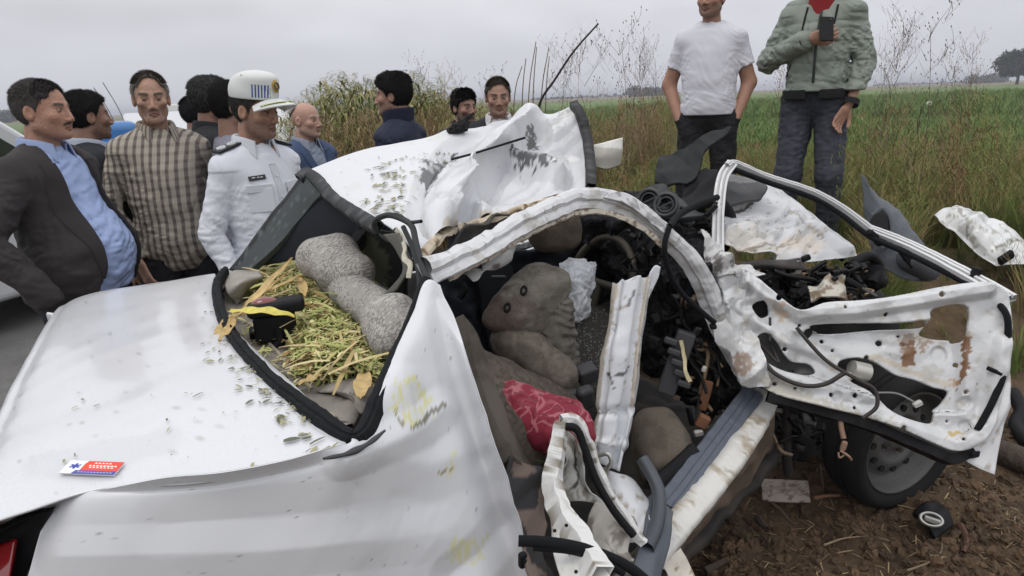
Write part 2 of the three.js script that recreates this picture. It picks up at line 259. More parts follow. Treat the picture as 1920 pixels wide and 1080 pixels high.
// ---------------------------------------------------------------- ground, road, far country
function hgt(x, z) {
  const a = x / Math.max(0.6, -z), bank = 0.45 * ss(-2.75, -3.9, z + 0.2 * (x - 1.5)) * ss(0.0, 0.26, a);
  const dist = Math.hypot(x, z);
  return bank + (0.035 * n2(x * 0.9, z * 0.9) + 0.02 * n2(x * 3.1, z * 3.1) + 0.008 * n2(x * 11, z * 11)) * ss(9, 3, dist) * (x < -1.0 ? ss(-2.0, -1.0, x) : 1) + (dist > 20 ? 0.12 * n2(x * 0.03, z * 0.03) : 0);
}
const GC = { dirt: [0.118, 0.077, 0.045], weed: [0.12, 0.115, 0.045], field: [0.125, 0.215, 0.05], far: [0.20, 0.17, 0.10] };
{
  const rings = [], NS = 420; let r = 0.25; while (r < 5000) { rings.push(r); r *= r < 8 ? 1.026 : r < 60 ? 1.05 : 1.16; } rings.push(5000);
  const P = [0, hgt(0, 0), 0], C = [...GC.dirt], UVs = [0, 0], I = [];
  for (const q of rings) for (let i = 0; i < NS; i++) {
    const t = i / NS * 2 * Math.PI, x = Math.sin(t) * q, z = -Math.cos(t) * q; P.push(x, hgt(x, z), z); UVs.push(x / 1.1, z / 1.1);
    const a = x / Math.max(0.6, -z), n = n2(x * 0.8, z * 0.8), n1 = n2(x * 0.09 + 5, z * 0.05);
    let c = GC.dirt.slice(); const m = (k, g) => { for (let j = 0; j < 3; j++) c[j] = mix(c[j], g[j], k); };
    m(0.35 * sat(n2(x * 2.3, z * 2.3)), [0.05, 0.032, 0.02]);
    m(ss(4.4, 5.6, q + 0.5 * n) * ss(1, -1, z), GC.weed);
    m(ss(6.5, 10, q + 1.5 * n) * (z < 0 ? 1 : 0.4), GC.field.map((v) => v * (1 + 0.3 * n1)));
    m(0.5 * sat(n2(x * 0.02, z * 0.12) - 0.1) * ss(30, 60, q), [0.17, 0.17, 0.06]);
    m(ss(140, 260, q), GC.far);
    C.push(...c);
  }
  for (let i = 0; i < NS; i++) I.push(0, 1 + (i + 1) % NS, 1 + i);
  for (let k = 0; k < rings.length - 1; k++) for (let i = 0; i < NS; i++) { const a = 1 + k * NS + i, b = 1 + k * NS + (i + 1) % NS, c = a + NS, d = b + NS; I.push(a, b, c, b, d, c); }
  const g = new THREE.BufferGeometry(); g.setAttribute('position', new THREE.Float32BufferAttribute(P, 3)); g.setAttribute('color', new THREE.Float32BufferAttribute(C, 3)); g.setAttribute('uv', new THREE.Float32BufferAttribute(UVs, 2)); g.setIndex(I); g.computeVertexNormals();
  tag(mesh('ground', g, M(0xffffff, 0.95, { ...VC, map: T.soil, bumpMap: T.soilB, bumpScale: 0.03 })), 'dark brown trampled soil verge running into weeds and a green field', 'ground', null, 'structure');
  // road on the left: a sheet 4 mm above the ground, wavy broken edge towards the soil
  const rp = [], ri = [], ru = []; const n = 90;
  for (let i = 0; i <= n; i++) { const s = i / n, z = 3 - 3 * s - 90 * s * s * s, xe = -1.15 - 0.22 * Math.max(0, -z - 1) + 0.12 * n2(z * 0.9, 3) - 0.05 * n2(z * 4, 8); for (let j = 0; j <= 10; j++) { const x = xe - 7 * j / 10; rp.push(x, hgt(x, z) * (j ? 1 : 0.98) + 0.006, z); ru.push(x / 1.5, z / 1.5); } }
  for (let i = 0; i < n; i++) for (let j = 0; j < 10; j++) { const a = i * 11 + j, b = a + 1, c = a + 11, d = c + 1; ri.push(a, b, c, b, d, c); }
  const rg = new THREE.BufferGeometry(); rg.setAttribute('position', new THREE.Float32BufferAttribute(rp, 3)); rg.setAttribute('uv', new THREE.Float32BufferAttribute(ru, 2)); rg.setIndex(ri); rg.computeVertexNormals();
  tag(mesh('road', rg, M([0.19, 0.185, 0.18], 0.75, { map: T.road, bumpMap: T.soilB, bumpScale: 0.008 })), 'worn grey asphalt road behind the men on the left', 'road', null, 'structure');
}
function leafClump(n, s, r, flat = 1) { // a handful of small leaf faces
  const P = [], I = [], N = [];
  for (let i = 0; i < n; i++) {
    const c = V3(rr(-1, 1, r), rr(-1, 1, r) * flat, rr(-1, 1, r)).multiplyScalar(s), a = V3(rr(-1, 1, r), rr(-1, 1, r), rr(-1, 1, r)).normalize(), b = V3(rr(-1, 1, r), rr(-1, 1, r), rr(-1, 1, r)).cross(a).normalize(), l = s * rr(0.5, 0.9, r), w = l * 0.45, o = P.length / 3;
    for (const [u, v] of [[-1, 0], [0, 1], [1, 0], [0, -1]]) { const q = c.clone().addScaledVector(a, u * l).addScaledVector(b, v * w); P.push(q.x, q.y, q.z); const m = c.clone().normalize(); N.push(m.x, m.y, m.z); }
    I.push(o, o + 1, o + 2, o, o + 2, o + 3);
  }
  const g = new THREE.BufferGeometry(); g.setAttribute('position', new THREE.Float32BufferAttribute(P, 3)); g.setAttribute('normal', new THREE.Float32BufferAttribute(N, 3)); g.setIndex(I); return g;
}
const MX = new THREE.Matrix4(), QQ = new THREE.Quaternion(), EU = new THREE.Euler();
function instances(name, g, m, list, parent, cols) { // list of [pos, euler, scale(number or vec)]
  const o = new THREE.InstancedMesh(g, m, list.length); o.castShadow = o.receiveShadow = true;
  list.forEach(([p, e, s], i) => { QQ.setFromEuler(EU.set(e[0], e[1], e[2], 'YXZ')); MX.compose(p, QQ, typeof s === 'number' ? V3(s, s, s) : s); o.setMatrixAt(i, MX); if (cols) o.setColorAt(i, cols(i, p)); });
  o.name = parent ? name : numbered(name); (parent || scene).add(o); return o;
}
const LEAFM = M(0xffffff, 0.9, {});
const lerpC = (a, b, t) => new THREE.Color().setRGB(mix(a[0], b[0], t), mix(a[1], b[1], t), mix(a[2], b[2], t));
function crownList(n, at, r3, r, s0, s1) { const out = []; while (out.length < n) { const u = V3(rr(-1, 1, r), rr(-0.75, 1, r), rr(-1, 1, r)); const l = u.length(); const q = 0.8 + 0.3 * n3(u.x * 2.2 + at.x, u.y * 2.2, u.z * 2.2); if (l > q || l < 0.3 || n3(u.x * 4 + at.x, u.y * 4, u.z * 4) < -0.25) continue; out.push([V3(at.x + u.x * r3[0], at.y + u.y * r3[1], at.z + u.z * r3[2]), [rr(0, 6, r), rr(0, 6, r), rr(0, 6, r)], rr(s0, s1, r)]); } return out; }
{ // broad dark tree at the right edge of the field
  const d = 150, c = D(1912, 122, d), gr = V3(c.x, hgt(c.x, c.z), c.z), t = base('field_tree', 'broad dark green tree standing at the far edge of the field at right', 'tree', gr), r = rng(5);
  mesh('trunk', local(t, tube([gr, gr.clone().add(V3(0.1, 1.6, 0)), gr.clone().add(V3(0, 3.4, 0))], 0.35, 8, false, (u) => 1 - 0.5 * u)), M([0.06, 0.05, 0.04], 0.95), t);
  const cg = leafClump(9, 1, r); const cw = instances('crown', cg, LEAFM, crownList(900, V3(0, c.y - gr.y + 0.3, 0), [5.2, 3.2, 4], r, 0.35, 0.7), t, () => lerpC([0.02, 0.035, 0.018], [0.045, 0.065, 0.03], r())); cw.userData.kind = 'stuff';
  // wooded strips on the skyline
  const L = []; const strip = (x0, x1, y, d2, h, n) => { for (let i = 0; i < n; i++) { const px = mix(x0, x1, i / n), q = D(px, y - 0.0392 * (px - x0), d2 * rr(0.96, 1.04, r)); const k = h * (0.55 + 0.5 * n2(px * 0.05, d2)); for (const it of crownList(36, V3(q.x, hgt(q.x, q.z) + k * 0.5, q.z), [h * 0.7, k * 0.6, h * 0.6], r, h * 0.1, h * 0.22)) L.push(it); } };
  strip(-30, 24, 222, 240, 4.5, 9); strip(1186, 1262, 172, 330, 5.5, 16); strip(1822, 1885, 150, 320, 4.5, 12); strip(1640, 1820, 156, 600, 3, 24); strip(1000, 1180, 180, 500, 3, 20);
  tag(instances('far_treeline', cg, LEAFM, L, null, () => lerpC([0.03, 0.045, 0.03], [0.06, 0.08, 0.05], r())), 'dark wooded strips along the horizon beyond the field', 'treeline', null, 'stuff');
}
scene.fog = new THREE.FogExp2(0xc3c6cf, 0.0011);
// ---------------------------------------------------------------- the wrecked car: body panels
const wreck = base('wrecked_car', 'crushed white saloon car with torn-open roof, doors ripped away and straw on its rear shelf', 'car', W(0.6, 0.6, 0));
const part = (name, g, m, parent = wreck, label) => { if (Array.isArray(g)) return g.map((q) => part(name, q, m, parent, label))[0]; const o = mesh(name, local(wreck, g), m, parent); if (label) o.userData.label = label; return o; };
const WHITE = [0.64, 0.65, 0.675], GREYW = [0.52, 0.53, 0.55], SCUFF = [0.10, 0.105, 0.11], RUST = [0.20, 0.10, 0.045], STRAW = [0.62, 0.60, 0.22], DIRT = [0.20, 0.15, 0.10], CREAM = [0.58, 0.50, 0.38];
const mPaint = M(0xffffff, 0.38, { ...VC, clearcoat: 0.5, clearcoatRoughness: 0.18 }), mInner = M(0xffffff, 0.5, { ...VC, bumpMap: rep(T.crumple, 6), bumpScale: 0.002 });
const mRubber = M([0.008, 0.009, 0.011], 0.75, { specularIntensity: 0.4, bumpMap: rep(T.crumple, 9), bumpScale: 0.002 }), mBlack = M([0.007, 0.007, 0.0085], 0.6, { specularIntensity: 0.45 }), mTrim = M([0.018, 0.021, 0.028], 0.8, { specularIntensity: 0.5, bumpMap: rep(T.soilB, 8), bumpScale: 0.001 }), mDoor = M([0.036, 0.041, 0.056], 0.6, { bumpMap: rep(T.soilB, 8), bumpScale: 0.001 }), mGreyPl = M([0.085, 0.10, 0.13], 0.5), mMetal = M([0.45, 0.44, 0.42], 0.4, { metalness: 0.8 });
{ // boot lid
  const h = (x, y, k) => Hp(x, y, k);
  const v = [
    [h(-80, 1015, 0.985), h(62, 958, 0.995), h(190, 921, 1.0), h(400, 904, 1.005), h(655, 843, 1.02)],
    [h(-45, 920, 0.99), h(60, 865, 1.01), h(200, 815, 1.022), h(380, 772, 1.03), h(572, 745, 1.028)],
    [h(10, 808, 0.99), h(100, 765, 1.012), h(225, 720, 1.024), h(350, 690, 1.032), h(482, 662, 1.028)],
    [h(62, 688, 0.99), h(135, 655, 1.012), h(230, 630, 1.022), h(330, 610, 1.03), h(420, 592, 1.026)],
    [h(124, 574, 0.985), h(178, 554, 1.008), h(255, 540, 1.016), h(330, 529, 1.022), h(404, 517, 1.02)]];
  for (const r of v) { const a = r[0].clone(); r.unshift(a.clone().addScaledVector(CA, -0.035).add(V3(0, -0.045, 0))); r.unshift(a.clone().addScaledVector(CA, -0.045).add(V3(0, -0.30, 0))); }
  v.push(v[4].map((p) => p.clone().addScaledVector(CB, 0.035).add(V3(0, -0.05, 0)))); v.push(v[4].map((p) => p.clone().addScaledVector(CB, 0.05).add(V3(0, -0.25, 0))));
  const g = sheet(v, { nu: 16, nv: 16, th: 0.004, amp: (x, y) => 0.0012, color: painter(WHITE, [{ f: 60, s: 3, t: 1.02, c: [0.35, 0.34, 0.3], k: 0.7 }, { f: 3, s: 1, t: 0.5, c: [0.585, 0.59, 0.61], k: 0.8 }]) });
  part('boot_lid', g, M(0xffffff, 0.3, { ...VC, clearcoat: 0.7, clearcoatRoughness: 0.12, bumpMap: rep(tex(512, (u, v2) => { const a = tn(u, v2, 46, 3), b = tn(u, v2, 80, 7); return (a > 0.62 ? 0.6 : 0) + (b > 0.7 ? 0.4 : 0); }), 5), bumpScale: 0.0005 }));
}
{ // rear quarter panel with the rear pillar
  const tops = [[92, 950, 0.155], [165, 926, 0.11], [300, 916, 0.07], [420, 904, 0.03], [540, 881, 0.0], [625, 857, -0.02], [668, 828, 0.0], [705, 750, 0.06], [742, 670, 0.13], [775, 594, 0.2], [801, 534, 0.26], [826, 541, 0.26]];
  const bots = [[25, 1180, 0.1], [150, 1200, 0.06], [300, 1200, 0.03], [430, 1200, 0.0], [545, 1200, -0.03], [640, 1200, -0.05], [720, 1200, -0.05], [795, 1200, -0.05], [865, 1200, -0.045], [930, 1200, -0.04], [990, 1200, -0.02], [1022, 1200, -0.01]];
  const right = [[826, 541, 0.26], [848, 590, 0.215], [872, 655, 0.145], [900, 745, 0.08], [938, 840, 0.03], [965, 950, 0.0], [1000, 1070, -0.01], [1022, 1200, -0.01]];
  const rows = right.length, grid = [];
  for (let r = 0; r < rows; r++) {
    const t = [0, 0.05, 0.14, 0.3, 0.48, 0.64, 0.82, 1][r], row = [];
    for (let c = 0; c < 12; c++) {
      if (c === 11) { row.push(Lp(...right[r])); continue; }
      const a = tops[c], b = bots[c]; let x = mix(a[0], b[0], t), y = mix(a[1], b[1], t); const k = Math.pow(t, 0.65);
      if (c > 6) { const w = Math.pow((c - 6) / 5, 2); const q = right[r]; x = mix(x, mix(a[0], q[0] - (826 - a[0]) * (1 - t), 1), w * 0.5); }
      row.push(Lp(x, y, mix(a[2], b[2], k)));
    }
    if (r === 0) grid.push(row.map((p, c) => (c < 2 ? p.clone().addScaledVector(CB, 0.004) : c < 6 ? Hp(tops[c][0] - 4, tops[c][1] - 20, [0, 0, 1.021, 1.0285, 1.031, 1.034][c]) : p.clone().addScaledVector(CA, -0.0005).addScaledVector(CB, 0.006))));
    grid.push(row);
  }
  const white = painter(WHITE, [
    { poly: [[733, 716], [775, 704], [800, 740], [812, 752], [795, 782], [765, 806], [742, 800], [732, 770]], c: STRAW, streak: [0.12, 1], j: 9, k: 0.8 }, { poly: [[750, 725], [778, 722], [782, 760], [760, 780], [748, 760]], c: [0.66, 0.66, 0.64], streak: [0.12, 1], j: 8 },
    { line: [[756, 805], [780, 795], [800, 775], [825, 762]], w: 4, c: [0.16, 0.15, 0.11] }, { line: [[736, 770], [742, 800]], w: 3, c: [0.3, 0.28, 0.2] },
    { poly: [[838, 1010], [860, 1005], [900, 1015], [935, 990], [915, 1040], [890, 1065], [842, 1050]], c: STRAW, streak: [0.2, 1], k: 0.6 }, { line: [[818, 888], [835, 880], [848, 878]], w: 2.5, c: [0.3, 0.25, 0.12] }, { poly: [[838, 840], [850, 850], [842, 900], [830, 890]], c: STRAW, streak: [0.1, 1], k: 0.4 },
    { f: 70, s: 3, t: 1.1, c: [0.2, 0.2, 0.18], k: 0.8 }]);
  const g = sheet(grid, { nu: 14, nv: 18, flip: true, th: 0.002, color: white, amp: (x, y, p) => 0.003 * ss(560, 800, x) + 0.001,
    creases: [{ l: [[640, 862], [720, 830], [790, 800], [830, 762]], w: 40, a: -0.012 }, { l: [[755, 720], [765, 770]], w: 40, a: -0.008 }, { l: [[300, 985], [600, 960], [760, 930]], w: 60, a: 0.004 }, { l: [[850, 1080], [900, 1040], [945, 985]], w: 45, a: 0.012 }, { l: [[700, 850], [800, 870], [930, 830]], w: 70, a: -0.008 }, { l: [[820, 560], [850, 700], [900, 860]], w: 30, a: 0.008 }, { l: [[120, 1040], [500, 1030], [820, 1000]], w: 55, a: -0.005 }] });
  part('quarter_panel', g, mPaint);
  // torn sealant lip at the window corner, black fuel-flap stop
  part('torn_sealant', tube([Lp(606, 860, -0.038), Lp(650, 851, -0.034), Lp(690, 832, -0.022), Lp(722, 807, -0.010)], 0.0042, 6, false, (t) => 0.45 + 0.9 * Math.sin(3.1 * t) * (0.8 + 0.3 * Math.sin(17 * t))), M([0.06, 0.06, 0.065], 0.7));
  const q = Lp(980, 1050, -0.022); part('rubber_stop', [boxAt(q, CA, V3(0.1, 1, 0), 0.016, 0.032, 0.014, 0.006), boxAt(q.clone().addScaledVector(CB, -0.006), CA, V3(0.1, 1, 0), 0.007, 0.016, 0.012, 0.003)], mBlack);
}
{ // tail lamp in the gap below the lid corner
  const g = sheet([[Hp(-90, 1030, 0.94), Hp(0, 992, 0.96), Hp(60, 966, 0.975), Hp(96, 956, 0.985)], [Hp(-110, 1110, 0.88), Hp(-20, 1040, 0.92), Hp(40, 1000, 0.945), Hp(80, 985, 0.96)], [Hp(-120, 1220, 0.8), Hp(-30, 1160, 0.83), Hp(20, 1120, 0.86), Hp(45, 1090, 0.88)]], { nu: 8, nv: 8, th: 0.01 });
  const back = part('lamp_housing', g, mBlack);
  part('lens', sheet([[Hp(-90, 1080, 0.915), Hp(-20, 1030, 0.935), Hp(28, 1010, 0.945)], [Hp(-100, 1130, 0.9), Hp(-30, 1110, 0.9), Hp(18, 1080, 0.91)], [Hp(-110, 1240, 0.83), Hp(-40, 1200, 0.85), Hp(10, 1150, 0.87)]], { th: 0.006 }), M([0.22, 0.006, 0.008], 0.15, { clearcoat: 1 }), back);
}
{ // roof: flat behind, folded and dented ahead
  const far = [[575, 322, 1.98], [680, 283, 2.06], [790, 262, 2.12], [870, 240, 2.16], [960, 214, 2.18], [1020, 212, 2.2], [1080, 196, 2.16]];
  const near = [[783, 478, 1.42], [797, 466, 1.44], [822, 444, 1.5], [870, 420, 1.74], [940, 400, 1.82], [1015, 376, 1.9], [1107, 350, 1.98]];
  const m1 = [[625, 368, 1.82], [712, 322, 1.92], [800, 304, 1.97], [868, 285, 2.06], [950, 258, 2.1], [1014, 250, 2.12], [1092, 238, 2.13]], m2 = [[672, 400, 1.68], [742, 362, 1.78], [806, 345, 1.82], [866, 330, 2.0], [943, 305, 2.06], [1012, 294, 2.06], [1100, 278, 2.08]], m3 = [[728, 425, 1.56], [775, 402, 1.64], [812, 392, 1.68], [866, 376, 1.88], [938, 352, 1.95], [1012, 335, 1.99], [1106, 315, 2.03]];
  const color = painter(WHITE, [
    { f: 60, s: 8, t: 1.05, c: [0.3, 0.3, 0.2], k: 0.8 },
    { poly: [[785, 320], [800, 305], [830, 290], [860, 275], [850, 290], [815, 330], [805, 352], [792, 350], [796, 335]], c: SCUFF, j: 9 }, 
    { poly: [[958, 290], [975, 288], [1000, 305], [1040, 316], [1050, 325], [1035, 330], [1000, 325], [972, 312]], c: SCUFF, j: 8 }, { line: [[970, 298], [1000, 313], [1040, 322]], w: 2.5, c: [0.45, 0.46, 0.47] },
    
    
    { poly: [[1030, 222], [1062, 205], [1080, 200], [1070, 215], [1045, 228]], c: [0.35, 0.35, 0.34], j: 9, k: 0.55 }, { poly: [[985, 250], [1000, 240], [1010, 255], [998, 262]], c: [0.14, 0.14, 0.14], j: 7 }, 
    { f: 7, s: 2, t: 0.6, c: [0.60, 0.60, 0.58], k: 0.6 }, { poly: [[820, 437], [900, 409], [1000, 380], [1005, 384], [900, 414], [820, 444]], c: [0.42, 0.34, 0.22], j: 3, k: 0.6 }]);
  const g = sheet([far, m1, m2, m3, near], { nu: 26, nv: 26, th: 0.003, sharp: 0.3, flip: true, color, amp: (x, y) => 0.0015 + 0.016 * ss(800, 870, x),
    creases: [{ l: [[785, 400], [800, 340], [840, 292], [900, 255], [960, 226]], w: 26, a: 0.034 }, { l: [[820, 420], [850, 360], [905, 300], [990, 232]], w: 34, a: -0.075 }, { l: [[875, 400], [915, 345], [965, 285], [1010, 245]], w: 28, a: 0.045 }, { l: [[960, 285], [990, 310], [1050, 328]], w: 26, a: -0.06 }, { l: [[1000, 262], [1030, 280], [1090, 284]], w: 50, a: 0.03 }, { l: [[850, 340], [960, 296]], w: 18, a: -0.012 }, { l: [[905, 400], [960, 340], [1000, 330]], w: 40, a: 0.018 }, { l: [[1040, 220], [1075, 300], [1070, 345]], w: 34, a: 0.02 }, { l: [[845, 360], [890, 372], [905, 395]], w: 18, a: -0.045 }, { l: [[820, 410], [842, 380], [860, 364]], w: 14, a: 0.03 }] });
  const roof = part('roof', g, mPaint);
  // folded drip flange along the torn near edge
  part('flange', sweep([[783, 490, 1.41], [797, 470, 1.43], [822, 446, 1.49], [870, 424, 1.73], [940, 404, 1.81], [1015, 380, 1.89], [1107, 354, 1.97]], [[-0.012, 0], [-0.006, 0.006], [0.006, 0.005], [0.012, -0.002], [0.0, -0.004]], V3(0.3, 0.8, 0.6), { n: 120, noise: 0.006, color: (p) => (n3(p.x * 22, p.y * 22, p.z * 22) > 0.25 ? [0.16, 0.10, 0.05] : [0.55, 0.47, 0.36]) }), M(0xffffff, 0.7, VC), roof);
  part('windscreen_seal', sweep([[1076, 196, 2.14], [1088, 215, 2.1], [1098, 245, 2.09], [1105, 285, 2.05], [1108, 320, 2.0], [1108, 350, 1.96]], [[-0.016, -0.01], [-0.014, 0.012], [0.012, 0.014], [0.016, -0.008]], V3(0, 0.3, 1), { n: 90, noise: 0.002, smooth: true, color: (p) => (n3(p.x * 40, p.y * 40, p.z * 40) > 0.55 ? [0.06, 0.06, 0.06] : [0.018, 0.018, 0.02]) }), M(0xffffff, 0.6, VC), roof);
  part('rear_seal', sweep([[560, 336, 1.96], [575, 326, 1.97], [625, 372, 1.81], [672, 403, 1.67], [712, 428, 1.58]], [[-0.018, -0.006], [-0.014, 0.012], [0.014, 0.012], [0.02, -0.006]], V3(-0.3, 0.6, 0.6), { n: 110, noise: 0.003, smooth: true, color: (p) => { const n = n3(p.x * 30, p.y * 60, p.z * 30); return n > 0.4 ? [0.075, 0.08, 0.085] : [0.025, 0.027, 0.03]; } }), M(0xffffff, 0.7, VC), roof);
  part('antenna', tube([[846, 299, 1.95], [880, 290, 1.97], [985, 258, 2.0]], 0.0035, 6), mBlack, roof);
  part('antenna_foot', blob((x, y, z) => Math.max(smin(ell(x, y, z, [0, 0, 0], [0.035, 0.022, 0.02]), cap(x, y, z, [0.01, 0.01, 0], [0.05, 0.035, 0], 0.012, 0.006), 0.02), -y - 0.012) + 0.004 * n3(x * 60, y * 60, z * 60), [0.07, 0.06, 0.05], 0.005, D(858, 243, 2.13), V3(1, 0.15, 0), V3(0, 1, 0)), mBlack, roof);
  // crumpled lining hanging under the torn edge
  part('roof_lining', sheet([[[800, 478, 1.5], [850, 450, 1.6], [930, 420, 1.75], [1010, 392, 1.9], [1100, 366, 2.0]], [[820, 520, 1.6], [870, 480, 1.7], [940, 440, 1.85], [1020, 405, 1.98], [1090, 380, 2.05]], [[840, 500, 1.9], [900, 470, 1.95], [960, 430, 2.05], [1040, 400, 2.12], [1095, 372, 2.15]]], { amp: 0.03, th: 0.006, color: (x, y, p) => (n3(p.x * 9, p.y * 9, p.z * 9) > 0.1 ? [0.07, 0.065, 0.06] : [0.03, 0.03, 0.032]) }), M(0xffffff, 0.9, VC), roof);
  part('sun_visor', sheet([[[1112, 272, 2.2], [1138, 265, 2.25], [1167, 258, 2.3]], [[1114, 296, 2.2], [1142, 290, 2.24], [1168, 285, 2.3]], [[1112, 312, 2.22], [1140, 318, 2.25], [1166, 310, 2.32]]], { th: 0.012, amp: 0.008, color: (x, y) => (y < 275 + 0.1 * x - 112 ? [0.75, 0.74, 0.7] : [0.5, 0.48, 0.42]) }), M(0xffffff, 0.5, VC), roof);
}
{ // rear window surround
  part('window_seal', sweep([Hp(420, 504, 1.05), Hp(406, 526, 1.045), Hp(407, 562, 1.045), Hp(432, 622, 1.045), Hp(500, 702, 1.042), Hp(582, 768, 1.04), Hp(642, 808, 1.035), Hp(664, 820, 1.03), [680, 806, 1.0], [706, 748, 1.06], [742, 668, 1.15], [778, 585, 1.25], [800, 522, 1.33]], [[-0.012, -0.02], [-0.012, 0.003], [-0.005, 0.008], [0.001, 0.006], [0.003, 0.002], [0.008, 0.002], [0.013, -0.016]], V3(-0.05, 1, 0.1), { n: 200, noise: 0.0022 }), mRubber);
  part('inner_seal_edge', sweep([[424, 520, 2.02], [416, 545, 1.93], [440, 628, 1.63], [512, 705, 1.33], [592, 768, 1.14], [655, 806, 1.03]], [[-0.008, -0.01], [-0.006, 0.006], [0.006, 0.006], [0.008, -0.01]], V3(-0.05, 1, 0.1), { n: 120, noise: 0.006, color: (p) => (n3(p.x * 25, p.y * 25, p.z * 25) > 0.2 ? [0.35, 0.30, 0.22] : [0.05, 0.05, 0.05]) }), M(0xffffff, 0.8, VC));
  // far rear pillar: outer strip, grey trim, dark inner panel
  part('rear_pillar', sheet([[[428, 506, 2.04], [470, 452, 2.03], [520, 385, 2.0], [572, 322, 1.97]], [[452, 508, 2.02], [490, 468, 2.0], [545, 400, 1.97], [592, 345, 1.92]], [[468, 506, 2.0], [510, 470, 1.98], [566, 408, 1.95], [604, 362, 1.9]]], { th: 0.02, amp: 0.004, color: painter([0.055, 0.065, 0.068], [{ line: [[420, 510], [470, 445], [520, 378], [566, 318]], w: 12, c: [0.02, 0.02, 0.022] }, { f: 30, s: 1, t: 0.6, c: [0.13, 0.15, 0.15], k: 0.7 }]) }), M(0xffffff, 0.7, VC));
  part('pillar_trim', sheet([[[600, 366, 1.92], [636, 394, 1.86], [682, 424, 1.76]], [[540, 430, 1.98], [600, 440, 1.92], [660, 448, 1.84]], [[474, 502, 2.04], [560, 486, 1.98], [640, 470, 1.9]]], { th: 0.01, amp: 0.002 }), mTrim);
  part('seat_belt', sweep([[690, 418, 1.76], [672, 440, 1.8], [650, 472, 1.86]], [[-0.014, 0], [0.014, 0], [0.014, 0.004], [-0.014, 0.004]], V3(-0.6, 0.2, 0.8), { n: 20 }), M([0.02, 0.02, 0.022], 0.9));
  part('side_glass_frame', sheet([[[664, 428, 1.86], [700, 432, 1.8], [760, 440, 1.72]], [[652, 475, 1.93], [690, 492, 1.9], [760, 520, 1.8]], [[640, 500, 1.98], [690, 520, 1.96], [760, 560, 1.9]]], { th: 0.01, amp: 0.003, color: painter([0.11, 0.12, 0.085], [{ poly: [[700, 430], [770, 430], [770, 570], [728, 570], [724, 480]], c: [0.015, 0.015, 0.018] }]) }), M(0xffffff, 0.6, VC));
  const sp2 = D(668, 454, 1.83), ey = V3(-0.2, 0.3, 1); part('round_vent', [0.012, 0.019, 0.026].map((r) => { const t = new THREE.TorusGeometry(r, 0.003, 6, 24); const x = V3(1, 0.2, 0.1).normalize(), z = ey.clone().normalize(), y = z.clone().cross(x); t.applyMatrix4(new THREE.Matrix4().makeBasis(x, y, z).setPosition(sp2)); return t; }), mBlack);
  // torn rubber and bent strip hanging from the roof corner
  part('torn_rubber', [tube([[706, 436, 1.58], [702, 418, 1.56], [722, 404, 1.52], [752, 410, 1.47], [772, 424, 1.43], [780, 456, 1.4], [792, 500, 1.36], [803, 530, 1.33]], 0.007, 7), tube([[698, 432, 1.6], [712, 408, 1.53], [745, 402, 1.48], [768, 416, 1.44], [790, 415, 1.41]], 0.004, 6), tube([[712, 440, 1.57], [730, 452, 1.56], [742, 430, 1.5]], 0.0045, 6), tube([[756, 425, 1.46], [775, 470, 1.42], [786, 540, 1.36], [760, 610, 1.28]], 0.0055, 6)], M([0.03, 0.034, 0.036], 0.75, { bumpMap: T.crumple, bumpScale: 0.004 }));
  part('bent_strip', sweep([[742, 430, 1.49], [758, 452, 1.46], [760, 480, 1.43], [768, 500, 1.4], [764, 520, 1.39]], [[-0.006, 0], [0.006, 0], [0.005, 0.003], [-0.005, 0.003]], V3(-0.3, 0.2, 1), { n: 40, noise: 0.005 }), M([0.55, 0.52, 0.42], 0.6));
  part('belt_strap', sheet([[[718, 440, 1.5], [746, 436, 1.46]], [[742, 470, 1.48], [764, 476, 1.44]], [[754, 510, 1.47], [768, 500, 1.44]], [[716, 556, 1.55], [742, 545, 1.5]]], { th: 0.004, color: () => [0.13, 0.125, 0.115] }), M(0xffffff, 0.7, VC));
}
